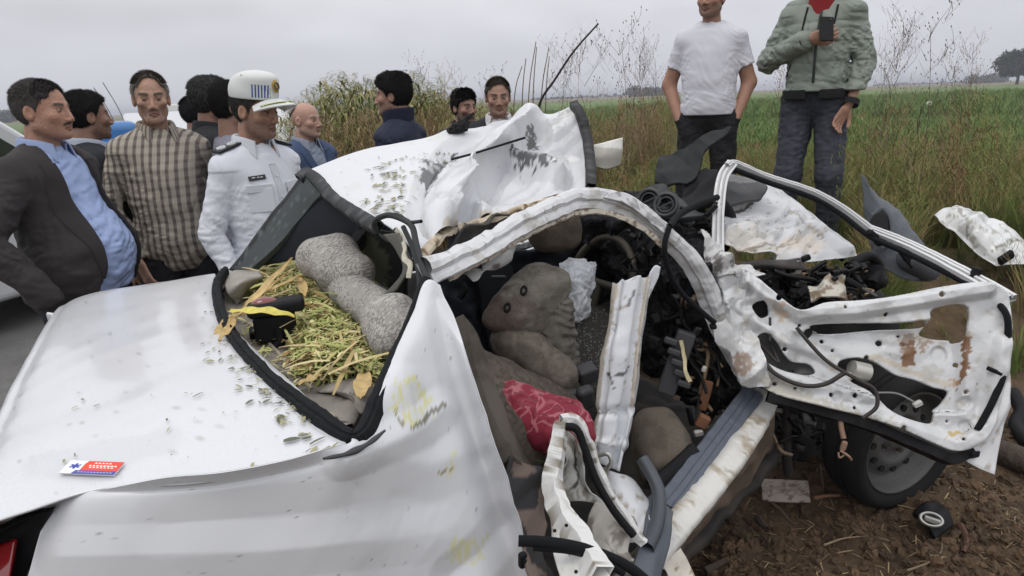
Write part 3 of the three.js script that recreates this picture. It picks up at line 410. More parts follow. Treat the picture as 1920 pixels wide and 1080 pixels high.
{ // roof rail and front pillar of the near side, one bent pressing
  const pts = [[800, 505, 1.36], [835, 495, 1.4], [885, 470, 1.47], [950, 433, 1.57], [1020, 396, 1.67], [1085, 372, 1.76], [1140, 374, 1.8], [1195, 398, 1.84], [1245, 438, 1.88], [1290, 482, 1.92], [1322, 535, 1.96], [1345, 590, 2.0], [1378, 650, 2.04], [1412, 710, 2.08], [1432, 748, 2.1]];
  const col = (p) => { const a = n3(p.x * 11, p.y * 11, p.z * 11), b = n3(p.x * 40, p.y * 40, p.z * 40); return b > 0.86 ? [0.3, 0.29, 0.27] : a > 0.55 ? [0.46, 0.45, 0.43] : [0.60, 0.605, 0.62]; };
  const rail = part('roof_rail', sweep(pts, [[-0.032, -0.014], [-0.031, 0.0], [-0.026, 0.012], [-0.016, 0.017], [-0.002, 0.018], [0.01, 0.014], [0.014, 0.004], [0.026, 0.001], [0.034, -0.003], [0.034, -0.009], [0.0, -0.02]], V3(-0.25, 0.45, 0.85), { n: 320, noise: 0.003, fold: 0.006, color: col, scale: (t) => 0.92 + 0.3 * ss(0.6, 0.9, t) }), M(0xffffff, 0.42, { ...VC, clearcoat: 0.4 }));
  part('flange', sweep(pts.slice(1, 9).map((p) => [p[0] + 4, p[1] + 26, p[2]]), [[-0.008, 0], [-0.002, 0.006], [0.008, 0.004], [0.008, -0.004]], V3(-0.25, 0.45, 0.85), { n: 160, noise: 0.004, color: (p) => (n3(p.x * 60, p.y * 60, p.z * 60) > 0.4 ? [0.2, 0.12, 0.06] : [0.6, 0.56, 0.48]) }), M(0xffffff, 0.6, VC), rail);
  part('torn_bracket', sheet([[[900, 475, 1.52], [925, 460, 1.55], [960, 448, 1.6]], [[905, 505, 1.54], [940, 490, 1.57], [972, 465, 1.62]], [[880, 520, 1.5], [925, 500, 1.58], [950, 485, 1.62]]], { amp: 0.02, th: 0.003, color: painter([0.4, 0.4, 0.4], [{ f: 12, s: 1, t: 0.1, c: [0.12, 0.12, 0.12] }]) }), M(0xffffff, 0.6, VC));
  part('rail_seal', tube([[1255, 425, 1.86], [1246, 460, 1.85], [1252, 500, 1.87], [1275, 545, 1.9], [1310, 580, 1.92], [1340, 605, 1.94]], 0.008, 7), mRubber);
  part('rail_seal', tube([[1255, 425, 1.86], [1275, 402, 1.92], [1320, 378, 2.0], [1345, 370, 2.05]], 0.01, 7), mRubber);
  // scuffed grey front part of the pillar
  part('pillar_scuff_plate', sheet([[[1130, 372, 1.78], [1170, 384, 1.8], [1215, 412, 1.83], [1250, 446, 1.87]], [[1140, 362, 1.79], [1180, 366, 1.82], [1228, 398, 1.85], [1262, 432, 1.89]]], { th: 0.004, amp: 0.008, color: painter([0.62, 0.62, 0.64], [{ f: 26, s: 2, t: 0.15, c: [0.2, 0.2, 0.2], k: 0.8 }]) }), M(0xffffff, 0.35, VC));
}
{ // cabin shell: floor, far side, rear wheel well, bulkhead
  part('floor_pan', sheet([0, 0.33, 0.66, 1].map((l) => [0.05, 0.45, 0.9, 1.35, 1.6].map((f) => W(f, mix(0.08 + 0.32 * Math.max(0, f - 0.55), 1.3, l), 0.27 + (l > 0.9 ? 0.04 : 0)))), { th: 0.03, amp: 0.02, color: (x, y, p) => (n3(p.x * 8, p.y * 8, p.z * 8) > 0.1 ? [0.05, 0.043, 0.037] : [0.03, 0.027, 0.025]) }), M(0xffffff, 0.95, VC));
  part('far_body_side', sheet([[-0.45, 0.98], [-0.3, 0.95], [0.1, 0.92], [0.5, 0.92], [1.0, 0.93], [1.5, 0.93], [1.95, 0.85]].map(([f, h]) => [W(f, 1.27, h), W(f, 1.36, h - 0.16), W(f, 1.37, 0.55), W(f, 1.32, 0.3)]), { th: 0.01, amp: 0.01, color: () => WHITE }), mPaint);
  part('rear_bulkhead', sheet([[W(0.12, 0.05, 0.9), W(0.12, 0.6, 0.92), W(0.12, 1.25, 0.92)], [W(0.2, 0.05, 0.3), W(0.2, 0.6, 0.3), W(0.2, 1.25, 0.3)]], { th: 0.01 }), M([0.04, 0.036, 0.032], 0.9));
  part('boot_side', sheet([[W(-0.46, 0.2, 0.93), W(-0.46, 0.7, 0.93), W(-0.42, 1.24, 0.93)], [W(-0.5, 0.16, 0.6), W(-0.52, 0.7, 0.6), W(-0.48, 1.3, 0.6)], [W(-0.44, 0.18, 0.32), W(-0.46, 0.7, 0.3), W(-0.42, 1.26, 0.32)]], { th: 0.01, color: () => WHITE }), mPaint);
  // far doors seen from inside
  const P1 = [W(0.4, 1.12, 0.9), W(1.6, 1.12, 0.9), W(0.8, 1.16, 0.3)];
  const dr = stamped([[930, 480], [1000, 466], [1090, 447], [1176, 430], [1200, 640], [1060, 700], [945, 720]], [], P1, { th: 0.03, cell: 0.012, h: (x, y) => 0.02 * ss(0, 14, y - 540 + 0.2 * (x - 930)) + 0.012 * n2(x / 40, y / 40) });
  const fd = part('far_front_door', dr, mTrim); part('armrest', sweep([[945, 560, 2.3], [1000, 545, 2.38], [1080, 530, 2.46]], [[-0.025, 0], [-0.02, 0.03], [0.02, 0.03], [0.025, 0]], V3(-0.4, 0.3, 0.9), { n: 20 }), mBlack, fd);
  const rd = part('far_rear_door', stamped([[806, 512], [905, 486], [938, 690], [930, 740], [862, 700]], [], P1, { th: 0.03, cell: 0.012, h: (x, y) => 0.015 * ss(540, 560, y) + 0.008 * n2(x / 40, y / 40) }), mDoor);
  part('door_handle', tube([[862, 560, 2.24], [872, 545, 2.24], [868, 532, 2.25]], 0.011, 7), mBlack, rd);
  part('far_middle_pillar', [stamped([[896, 486], [940, 474], [990, 690], [950, 740]], [], [W(0.4, 1.08, 0.9), W(1.6, 1.08, 0.9), W(0.8, 1.12, 0.3)], { th: 0.04, cell: 0.012 }), boxAt(D(935, 520, 2.22), V3(1, -0.1, -0.3), V3(0.2, 1, 0), 0.05, 0.012, 0.02)], M([0.022, 0.025, 0.033], 0.6));
  part('door_top_edge', sweep([[925, 474, 2.42], [960, 465, 2.45], [1000, 456, 2.5], [1090, 440, 2.6]], [[-0.018, 0], [-0.014, 0.014], [0.014, 0.014], [0.018, 0]], V3(-0.2, 0.9, 0.4), { n: 40, noise: 0.006, color: (p) => (n3(p.x * 30, p.y * 30, p.z * 30) > 0.35 ? [0.15, 0.15, 0.15] : [0.6, 0.61, 0.62]) }), M(0xffffff, 0.5, VC));
  part('front_pillar_trim', sheet([[[1126, 398, 2.5], [1160, 400, 2.5], [1196, 430, 2.45]], [[1130, 440, 2.52], [1165, 430, 2.5], [1200, 470, 2.45]]], { th: 0.03, amp: 0.01 }), mBlack);
}
// ---------------------------------------------------------------- the wrecked car: seats, cabin, front, doors, wheel
// upholstery and castings: thick rounded bones between points, joined smoothly
function caps(list, k, cell, o = {}) {
  const L = list.map(([a, ra, b, rb]) => { const A = a.isVector3 ? a : D(...a), B = b ? (b.isVector3 ? b : D(...b)) : A; return [[A.x, A.y, A.z], [B.x, B.y, B.z], ra, rb ?? ra]; });
  const lo = [1e9, 1e9, 1e9], hi = [-1e9, -1e9, -1e9]; for (const [a, b, ra, rb] of L) for (let i = 0; i < 3; i++) { lo[i] = Math.min(lo[i], a[i] - ra, b[i] - rb); hi[i] = Math.max(hi[i], a[i] + ra, b[i] + rb); }
  const m = 0.03 + (o.noise || 0); const f = (x, y, z) => { let d = 1e9; for (const [a, b, ra, rb] of L) d = smin(d, cap(x, y, z, a, b, ra, rb), k); if (o.noise && d < 0.08) d += o.noise * (n3(x * (o.f || 14), y * (o.f || 14), z * (o.f || 14)) + 0.4 * n3(x * 34, y * 34, z * 34)); if (o.fold && d < 0.08) d += o.fold(x, y, z); return d; };
  return nets(f, lo.map((v) => v - m), hi.map((v) => v + m), cell, o.color);
}
const mSeatL = M([0.45, 0.43, 0.405], 0.95, { map: rep(T.seat, 2.6), bumpMap: rep(T.fibre, 3), bumpScale: 0.001 }), mSeatD = M(0xffffff, 0.95, { ...VC, map: rep(T.fibre, 3), bumpMap: rep(T.weave, 5), bumpScale: 0.0015 });
const seatCol = (base, st, f = 9) => (x, y, z) => { const k = sat((n3(x * f, y * f, z * f) + 0.4 * n3(x * 30, y * 30, z * 30) - 0.05) * 2); return [0, 1, 2].map((i) => mix(base[i], st[i], k * 0.75)); };
{ // rear seat: pale patterned backrest roll with two headrests, brown cushion
  const s = part('rear_seat', caps([[[625, 515, 1.84], 0.052, [780, 650, 1.43], 0.056], [[650, 600, 1.95], 0.06, [770, 710, 1.56], 0.06]], 0.06, 0.012, { noise: 0.004, f: 8 }), mSeatL);
  part('headrest', caps([[[596, 484, 1.82], 0.05, [636, 472, 1.82], 0.045], [[636, 472, 1.82], 0.045, [668, 512, 1.74], 0.046], [[596, 484, 1.82], 0.05, [632, 508, 1.76], 0.05], [[632, 508, 1.76], 0.05, [662, 512, 1.74], 0.046]], 0.03, 0.008, { noise: 0.003, f: 10 }), mSeatL, s);
  part('headrest', caps([[[716, 598, 1.41], 0.036, [742, 586, 1.4], 0.036], [[742, 586, 1.4], 0.036, [752, 624, 1.36], 0.04], [[716, 598, 1.41], 0.036, [730, 640, 1.36], 0.036], [[730, 610, 1.38], 0.045, [742, 630, 1.36], 0.042]], 0.03, 0.008, { noise: 0.003, f: 10 }), mSeatL, s);
  part('cushion', caps([[[880, 700, 1.62], 0.07, [1010, 790, 1.9], 0.10], [[930, 830, 1.5], 0.10, [1010, 860, 1.55], 0.08], [[900, 770, 1.55], 0.1, [1040, 800, 1.8], 0.09]], 0.08, 0.012, { noise: 0.006, f: 9, color: seatCol([0.14, 0.112, 0.088], [0.085, 0.07, 0.057], 6) }), mSeatD, s);
  part('backrest_side', sheet([[[846, 600, 1.5], [866, 680, 1.45], [900, 780, 1.38], [940, 870, 1.32]], [[870, 640, 1.54], [900, 700, 1.5], [930, 790, 1.44], [960, 890, 1.36]], [[876, 680, 1.6], [912, 740, 1.58], [946, 810, 1.5], [985, 900, 1.42]]], { th: 0.03, color: (x, y, p) => seatCol([0.17, 0.145, 0.12], [0.09, 0.075, 0.06])(p.x, p.y, p.z), amp: 0.006 }), mSeatD, s);
}
{ // front passenger seat, broken and folded over
  const wr = (x, y, z) => 0.0045 * Math.sin(230 * (y + 0.3 * x - 0.25 * z) + 4 * n3(x * 8, y * 8, z * 8)) * (0.6 + 0.6 * n3(x * 9, y * 9, z * 9 + 4)) + 0.004 * n3(x * 25, y * 25, z * 25);
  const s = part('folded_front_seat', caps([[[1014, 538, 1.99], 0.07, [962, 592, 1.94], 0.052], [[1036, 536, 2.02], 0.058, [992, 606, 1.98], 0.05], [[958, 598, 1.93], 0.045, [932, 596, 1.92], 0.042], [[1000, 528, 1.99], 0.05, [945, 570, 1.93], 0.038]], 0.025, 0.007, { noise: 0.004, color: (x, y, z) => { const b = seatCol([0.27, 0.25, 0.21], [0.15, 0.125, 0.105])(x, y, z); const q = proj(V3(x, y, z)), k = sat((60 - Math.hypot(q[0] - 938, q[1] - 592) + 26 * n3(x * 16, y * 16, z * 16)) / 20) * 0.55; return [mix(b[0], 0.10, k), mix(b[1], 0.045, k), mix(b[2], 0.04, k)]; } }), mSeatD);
  part('wrinkled_cover', caps([[[1040, 580, 2.02], 0.058, [1040, 640, 2.02], 0.055], [[1040, 640, 2.02], 0.055, [1062, 705, 2.05], 0.05], [[1000, 620, 2.03], 0.05, [1030, 670, 2.04], 0.05]], 0.05, 0.006, { fold: wr, color: seatCol([0.22, 0.20, 0.175], [0.14, 0.125, 0.11]) }), mSeatD, s);
  part('seat_base', caps([[[960, 640, 1.93], 0.045, [1045, 712, 1.93], 0.05], [[945, 632, 1.95], 0.035, [1010, 715, 1.97], 0.05], [[1000, 660, 1.95], 0.05, [1050, 700, 1.95], 0.045]], 0.05, 0.008, { noise: 0.005, color: seatCol([0.23, 0.195, 0.16], [0.13, 0.108, 0.088]) }), mSeatD, s);
  const bolt = (x, y) => { const t = new THREE.TorusGeometry(0.008, 0.0035, 8, 18).scale(1, 1.4, 1); t.lookAt(V3(-0.3, 0.5, 0.8)); t.translate(...D(x, y, 1.86).toArray()); return t; };
  part('headrest_socket', bolt(982, 545), mBlack, s); part('headrest_socket', bolt(951, 577), mBlack, s);
  part('recliner', [boxAt(D(1068, 748, 1.9), V3(1, -0.2, -0.3), V3(0.1, 1, 0.2), 0.07, 0.06, 0.05, 0.02), boxAt(D(1098, 745, 1.88), V3(1, 0.2, -0.3), V3(0.1, 1, 0.2), 0.05, 0.07, 0.04, 0.015), boxAt(D(1100, 700, 1.95), V3(1, 0.2, -0.3), V3(0.1, 1, 0.2), 0.06, 0.05, 0.05, 0.01)], M([0.05, 0.05, 0.055], 0.5), s);
  part('driver_headrest', caps([[[1018, 432, 2.3], 0.052, [1060, 428, 2.32], 0.055], [[1022, 450, 2.3], 0.045, [1064, 446, 2.32], 0.045], [[1035, 420, 2.32], 0.045, [1055, 418, 2.32], 0.045]], 0.03, 0.008, { noise: 0.003, color: seatCol([0.17, 0.135, 0.10], [0.09, 0.072, 0.055]) }), mSeatD);
  const ps = part('passenger_cushion', blob((x, y, z) => rbox(x - 0.06 * y, y, z + 3.5 * x * x + 2 * y * y, [0.088 - 0.25 * Math.max(0, y), 0.115, 0.05], 0.04) + 0.002 * n3(x * 12, y * 12, z * 12), [0.15, 0.16, 0.12], 0.008, D(1243, 826, 1.93), D(1308, 832, 1.9).sub(D(1186, 850, 1.86)), D(1236, 748, 2.02).sub(D(1246, 900, 1.84)), seatCol([0.16, 0.132, 0.102], [0.105, 0.086, 0.067], 14)), mSeatD);
  part('seat_side_trim', sweep([[1225, 920, 1.78], [1265, 888, 1.82], [1308, 848, 1.87]], [[-0.03, -0.01], [-0.028, 0.012], [0.028, 0.012], [0.03, -0.01]], V3(0.2, 0.6, 0.8), { n: 20 }), mBlack, ps);
}
{ // airbag and steering wheel
  const c = D(1124, 530, 2.36), nn = V3(-0.75, 0.35, 0.45).normalize(), x = V3(0, 1, 0).cross(nn).normalize(), y = nn.clone().cross(x); const t = new THREE.TorusGeometry(0.165, 0.014, 10, 40); t.applyMatrix4(new THREE.Matrix4().makeBasis(x, y, nn).setPosition(c));
  const sw = part('steering_wheel', merge([t, tube([c.clone().addScaledVector(x, -0.16), c, c.clone().addScaledVector(x, 0.16)], 0.014, 8), tube([c, c.clone().addScaledVector(y, -0.16)], 0.016, 8)]), M([0.06, 0.05, 0.035], 0.6));
  part('airbag', sheet([[[1048, 494, 2.26], [1070, 486, 2.28], [1094, 489, 2.27], [1116, 492, 2.3]], [[1050, 520, 2.24], [1072, 518, 2.2], [1092, 520, 2.2], [1114, 520, 2.28]], [[1056, 550, 2.22], [1075, 552, 2.17], [1094, 552, 2.18], [1110, 552, 2.25]], [[1050, 590, 2.22], [1070, 596, 2.18], [1092, 590, 2.2], [1106, 580, 2.24]], [[1066, 600, 2.24], [1078, 602, 2.22], [1092, 598, 2.22], [1100, 588, 2.25]]], { nu: 20, nv: 20, th: 0.003, cloth: 0.010, color: () => [0.66, 0.68, 0.71] }), M(0xffffff, 0.9, VC), sw);
}
{ // parcel shelf
  const sh = part('rear_shelf', sheet([[Hp(412, 540, 0.985), Hp(440, 640, 0.985), Hp(540, 745, 0.985), Hp(655, 815, 0.99)], [Hp(470, 500, 0.97), Hp(520, 600, 0.965), Hp(620, 690, 0.965), Hp(700, 755, 0.97)], [Hp(590, 480, 0.96), Hp(640, 560, 0.95), Hp(700, 630, 0.95), Hp(760, 690, 0.955)]], { th: 0.015, amp: 0.008, color: (x, y, p) => { const n = n3(p.x * 14, p.y * 14, p.z * 14); return [0.30 + 0.06 * n, 0.275 + 0.055 * n, 0.24 + 0.05 * n]; } }), M(0xffffff, 0.95, { ...VC, map: rep(T.fibre, 3) }));
  part('shelf_edge', sheet([[Hp(470, 604, 1.0), Hp(530, 672, 1.0), Hp(580, 728, 1.0)], [Hp(462, 622, 0.975), Hp(515, 685, 0.97), Hp(572, 742, 0.975)]], { th: 0.006, amp: 0.004, color: () => [0.4, 0.35, 0.28] }), M(0xffffff, 0.9, VC), sh);
  part('torn_shelf_flap', sheet([[Hp(578, 718, 0.985), Hp(630, 706, 1.0), Hp(684, 704, 1.0), Hp(716, 720, 1.0)], [Hp(596, 735, 1.0), Hp(640, 730, 1.015), Hp(680, 745, 1.02), Hp(706, 760, 1.01)], [Hp(640, 738, 0.99), Hp(650, 752, 1.0), Hp(672, 774, 1.0), Hp(690, 780, 0.99)]], { th: 0.006, amp: 0.008, color: (x, y, p) => { const n = n3(p.x * 14, p.y * 14, p.z * 14); return [0.30 + 0.05 * n, 0.275 + 0.05 * n, 0.245 + 0.04 * n]; } }), M(0xffffff, 0.95, VC), sh);
  part('far_shelf_cover', sheet([[Hp(422, 524, 1.02), Hp(440, 506, 1.05), Hp(486, 503, 1.05)], [Hp(424, 545, 1.03), Hp(450, 528, 1.06), Hp(492, 520, 1.05)], [Hp(446, 572, 0.99), Hp(462, 556, 1.0), Hp(496, 536, 0.99)]], { th: 0.01, amp: 0.006, color: (x, y, p) => { const n = n3(p.x * 14, p.y * 14, p.z * 14); return [0.33 + 0.05 * n, 0.31 + 0.05 * n, 0.275 + 0.04 * n]; } }), M(0xffffff, 0.95, VC), sh);
  const bl = part('high_brake_lamp', blob((x, y, z) => smax(rbox(x, y, z, [0.062, 0.032, 0.028], 0.012), -(y - 0.014 + 0.5 * Math.abs(z)), 0.01), [0.08, 0.05, 0.05], 0.005, Hp(520, 588, 1.06), V3(0.9, 0.05, -0.3), V3(0, 1, 0)), mBlack);
  part('bracket', [boxAt(Hp(516, 612, 1.03), V3(1, 0, -0.4), V3(0, 1, 0), 0.09, 0.06, 0.04), tube([Hp(520, 615, 1.03), Hp(525, 640, 1.0), Hp(512, 655, 0.985)], 0.012, 6), boxAt(Hp(490, 628, 1.0), V3(1, 0, -0.4), V3(0, 1, 0.4), 0.05, 0.04, 0.03)], mBlack, bl);
  part('lens', blob((x, y, z) => ell(x, y, z, [0, 0, 0], [0.03, 0.016, 0.018]), [0.045, 0.03, 0.03], 0.004, Hp(496, 570, 1.085), V3(0.9, 0.05, -0.3), V3(0, 1, 0)), M([0.16, 0.01, 0.012], 0.2, { clearcoat: 1 }), bl);
  part('belt_reel', [blob((x, y, z) => ell(x, y, z, [0, 0, 0], [0.03, 0.026, 0.026]) + 0.004 * n3(x * 50, y * 50, z * 50), [0.05, 0.05, 0.05], 0.005, Hp(506, 478, 1.05), V3(1, 0, 0), V3(0, 1, 0)), tube([Hp(506, 486, 1.03), Hp(488, 484, 1.04), Hp(488, 496, 1.0), Hp(520, 500, 1.0)], 0.005, 6)], mBlack);
}
{ // dashboard: broken black mouldings with round vents
  const db = part('dashboard', [stampedBox([[1130, 420, 2.5], [1190, 430, 2.42], [1250, 470, 2.3], [1300, 520, 2.15]], 0.11), stampedBox([[1180, 470, 2.5], [1230, 520, 2.35], [1290, 590, 2.2]], 0.12), stampedBox([[1200, 560, 2.45], [1260, 640, 2.3], [1330, 700, 2.2]], 0.12)], M([0.010, 0.010, 0.012], 0.6, { specularIntensity: 0.5, bumpMap: rep(T.soilB, 5), bumpScale: 0.004 }));
  function stampedBox(p, r) { return caps(p.slice(1).map((q, i) => [p[i], r, q, r]), 0.05, 0.012, { noise: 0.022, f: 9 }); }
  const vent = (px, py, d, R, n, name = 'air_vent') => { n = n.clone().normalize(); const x = V3(0, 1, 0).cross(n).normalize(), y = n.clone().cross(x), m = new THREE.Matrix4().makeBasis(x, y, n).setPosition(D(px, py, d)); const o = new THREE.TorusGeometry(R, R * 0.2, 8, 28), i = new THREE.TorusGeometry(R * 0.68, R * 0.1, 6, 24), b = new THREE.CylinderGeometry(R * 0.95, R * 0.95, 0.03, 20, 1, true); b.rotateX(Math.PI / 2); b.translate(0, 0, -0.015); const dk = new THREE.CircleGeometry(R * 0.95, 20); dk.translate(0, 0, -0.026); const sl = new THREE.BoxGeometry(R * 1.5, R * 0.1, 0.006); sl.rotateZ(0.5); const g = merge([o, i, b, dk, sl]); g.applyMatrix4(m); part(name, g, M([0.03, 0.032, 0.036], 0.35), db); };
  vent(1176, 452, 2.32, 0.036, V3(-0.5, 0.2, 0.9)); vent(1180, 430, 2.4, 0.03, V3(-0.5, 0.5, 0.9));
  vent(1216, 376, 2.15, 0.036, V3(-0.5, 0.45, 0.9)); vent(1248, 384, 2.12, 0.036, V3(-0.5, 0.45, 0.9));
  part('vent_panel', sheet([[[1186, 372, 2.2], [1205, 352, 2.22], [1240, 345, 2.2], [1270, 360, 2.18]], [[1196, 392, 2.16], [1218, 378, 2.17], [1250, 384, 2.14], [1300, 392, 2.12]], [[1215, 402, 2.14], [1245, 412, 2.12], [1290, 410, 2.1], [1330, 402, 2.12]]], { th: 0.02, amp: 0.012 }), M([0.022, 0.024, 0.027], 0.5), db);
  part('black_panel', stamped([[1228, 346], [1236, 292], [1246, 288], [1300, 272], [1330, 250], [1366, 236], [1372, 238], [1350, 262], [1322, 288], [1305, 330], [1288, 346], [1270, 348], [1250, 352]], [], [[1230, 340, 2.3], [1360, 240, 2.3], [1300, 340, 2.2]], { th: 0.008, cell: 0.0045, sharp: true, h: (x, y) => 0.006 * n2(x / 40, y / 40) + 0.012 * tri(x / 160 - y / 120) }), M([0.011, 0.012, 0.013], 0.6, { specularIntensity: 0.5 }));
  part('shelf_plate', sheet([[[1288, 338, 2.22], [1320, 324, 2.26], [1345, 322, 2.25]], [[1278, 366, 2.18], [1320, 352, 2.2], [1346, 345, 2.2]], [[1275, 392, 2.12], [1320, 385, 2.13], [1350, 370, 2.14]]], { th: 0.02, amp: 0.02 }), mBlack, db);
  part('cowl_panel', sheet([[[1360, 322, 2.3], [1395, 330, 2.33], [1430, 336, 2.35]], [[1362, 350, 2.25], [1400, 352, 2.28], [1440, 350, 2.3]], [[1360, 385, 2.2], [1395, 378, 2.23], [1430, 370, 2.26]]], { th: 0.01, amp: 0.01, color: (x, y) => (y < 340 ? [0.16, 0.16, 0.165] : [0.05, 0.05, 0.055]) }), M(0xffffff, 0.5, VC));
  // torn loom and small broken pieces round the dash, under the pillar and in the engine bay
  const r = rng(41), W1 = [], W2 = [], B1 = [], B2 = [];
  const region = (poly, d0, d1, nb, nw, sc) => { const xs = poly.map((p) => p[0]), ys = poly.map((p) => p[1]); const pick = () => { for (;;) { const x = rr(Math.min(...xs), Math.max(...xs), r), y = rr(Math.min(...ys), Math.max(...ys), r); if (inPoly(x, y, poly)) return [x, y, rr(d0, d1, r)]; } };
    for (let i = 0; i < nb; i++) { const c = D(...pick()), e = V3(rr(-1, 1, r), rr(-1, 1, r), rr(-1, 1, r)), g = boxAt(c, e, V3(rr(-1, 1, r), rr(-1, 1, r), 1), sc * rr(0.012, 0.06, r), sc * rr(0.008, 0.03, r), sc * rr(0.006, 0.025, r), 0.003); (r() < 0.14 ? B2 : B1).push(g); }
    for (let i = 0; i < nw; i++) { const a = pick(), b = pick(), k = Math.min(1, 90 / Math.hypot(b[0] - a[0], b[1] - a[1])), p = (t) => [mix(a[0], b[0], t * k) + rr(-14, 14, r), mix(a[1], b[1], t * k) + rr(-14, 14, r), mix(a[2], b[2], t * k)]; (r() < 0.12 ? W2 : W1).push(tube([p(0), p(0.33), p(0.66), p(1)], rr(0.003, 0.009, r), 5)); } };
  region([[1230, 500], [1290, 520], [1330, 610], [1390, 720], [1370, 760], [1310, 820], [1270, 740], [1225, 640]], 2.0, 2.22, 60, 60, 1);
  region([[1175, 440], [1230, 440], [1300, 500], [1280, 560], [1200, 560], [1170, 500]], 2.12, 2.35, 50, 24, 1);
  region([[1395, 492], [1500, 500], [1600, 490], [1640, 520], [1630, 565], [1500, 590], [1420, 540]], 2.12, 2.4, 80, 40, 1);
  region([[1300, 380], [1345, 380], [1350, 480], [1320, 470]], 2.1, 2.3, 30, 14, 1);
  region([[1440, 720], [1520, 770], [1560, 830], [1480, 860], [1430, 800]], 2.25, 2.6, 40, 20, 1.3);
  tag(part('broken_pieces', merge(B1), M([0.008, 0.008, 0.0095], 0.5, { specularIntensity: 0.5 })), null, null, null, 'stuff'); tag(part('grey_broken_pieces', merge(B2), M([0.055, 0.054, 0.052], 0.55)), null, null, null, 'stuff');
  tag(part('torn_wiring', merge(W1), M([0.007, 0.007, 0.008], 0.5, { specularIntensity: 0.5 })), null, null, null, 'stuff'); tag(part('bare_wiring', merge(W2), M([0.22, 0.15, 0.09], 0.5)), null, null, null, 'stuff');
  part('heater_core', [boxAt(D(1268, 680, 2.02), V3(0.35, 1, -0.1), V3(1, -0.3, 0.3), 0.2, 0.055, 0.05), ...[0, 1, 2, 3, 4].map((i) => boxAt(D(1258 + i * 6, 640 + i * 20, 1.98), V3(0.35, 1, -0.1), V3(1, -0.3, 0.3), 0.02, 0.04, 0.02))], M([0.05, 0.05, 0.055], 0.5));
  part('metal_strip', sweep([[1276, 638, 1.97], [1282, 668, 1.97], [1286, 698, 1.96], [1294, 716, 1.95]], [[-0.006, 0], [0.006, 0], [0.005, 0.004], [-0.005, 0.004]], V3(-0.3, 0.3, 1), { n: 20, noise: 0.003 }), M([0.6, 0.52, 0.32], 0.4));
  part('rusty_bracket', [boxAt(D(1322, 742, 2.05), V3(0.2, 1, 0), V3(1, 0, 0.2), 0.1, 0.03, 0.012), boxAt(D(1318, 790, 2.0), V3(0.5, 1, 0), V3(1, 0, 0.2), 0.04, 0.035, 0.03)], M([0.2, 0.09, 0.045], 0.8));
  part('pump_casting', caps([[[1278, 540, 2.1], 0.02, [1290, 560, 2.1], 0.034], [[1300, 560, 2.12], 0.025, [1296, 572, 2.12], 0.02]], 0.02, 0.006, { noise: 0.005 }), M([0.25, 0.19, 0.14], 0.5, { metalness: 0.3 }));
  part('connector', [boxAt(D(1310, 812, 2.0), V3(1, 0.2, 0), V3(0, 1, 0), 0.028, 0.02, 0.018), boxAt(D(1322, 800, 2.0), V3(1, 0.7, 0), V3(0, 1, 0), 0.02, 0.016, 0.016), boxAt(D(1320, 692, 2.0), V3(1, -0.3, 0), V3(0, 1, 0), 0.014, 0.02, 0.014)], M([0.5, 0.48, 0.44], 0.5));
}
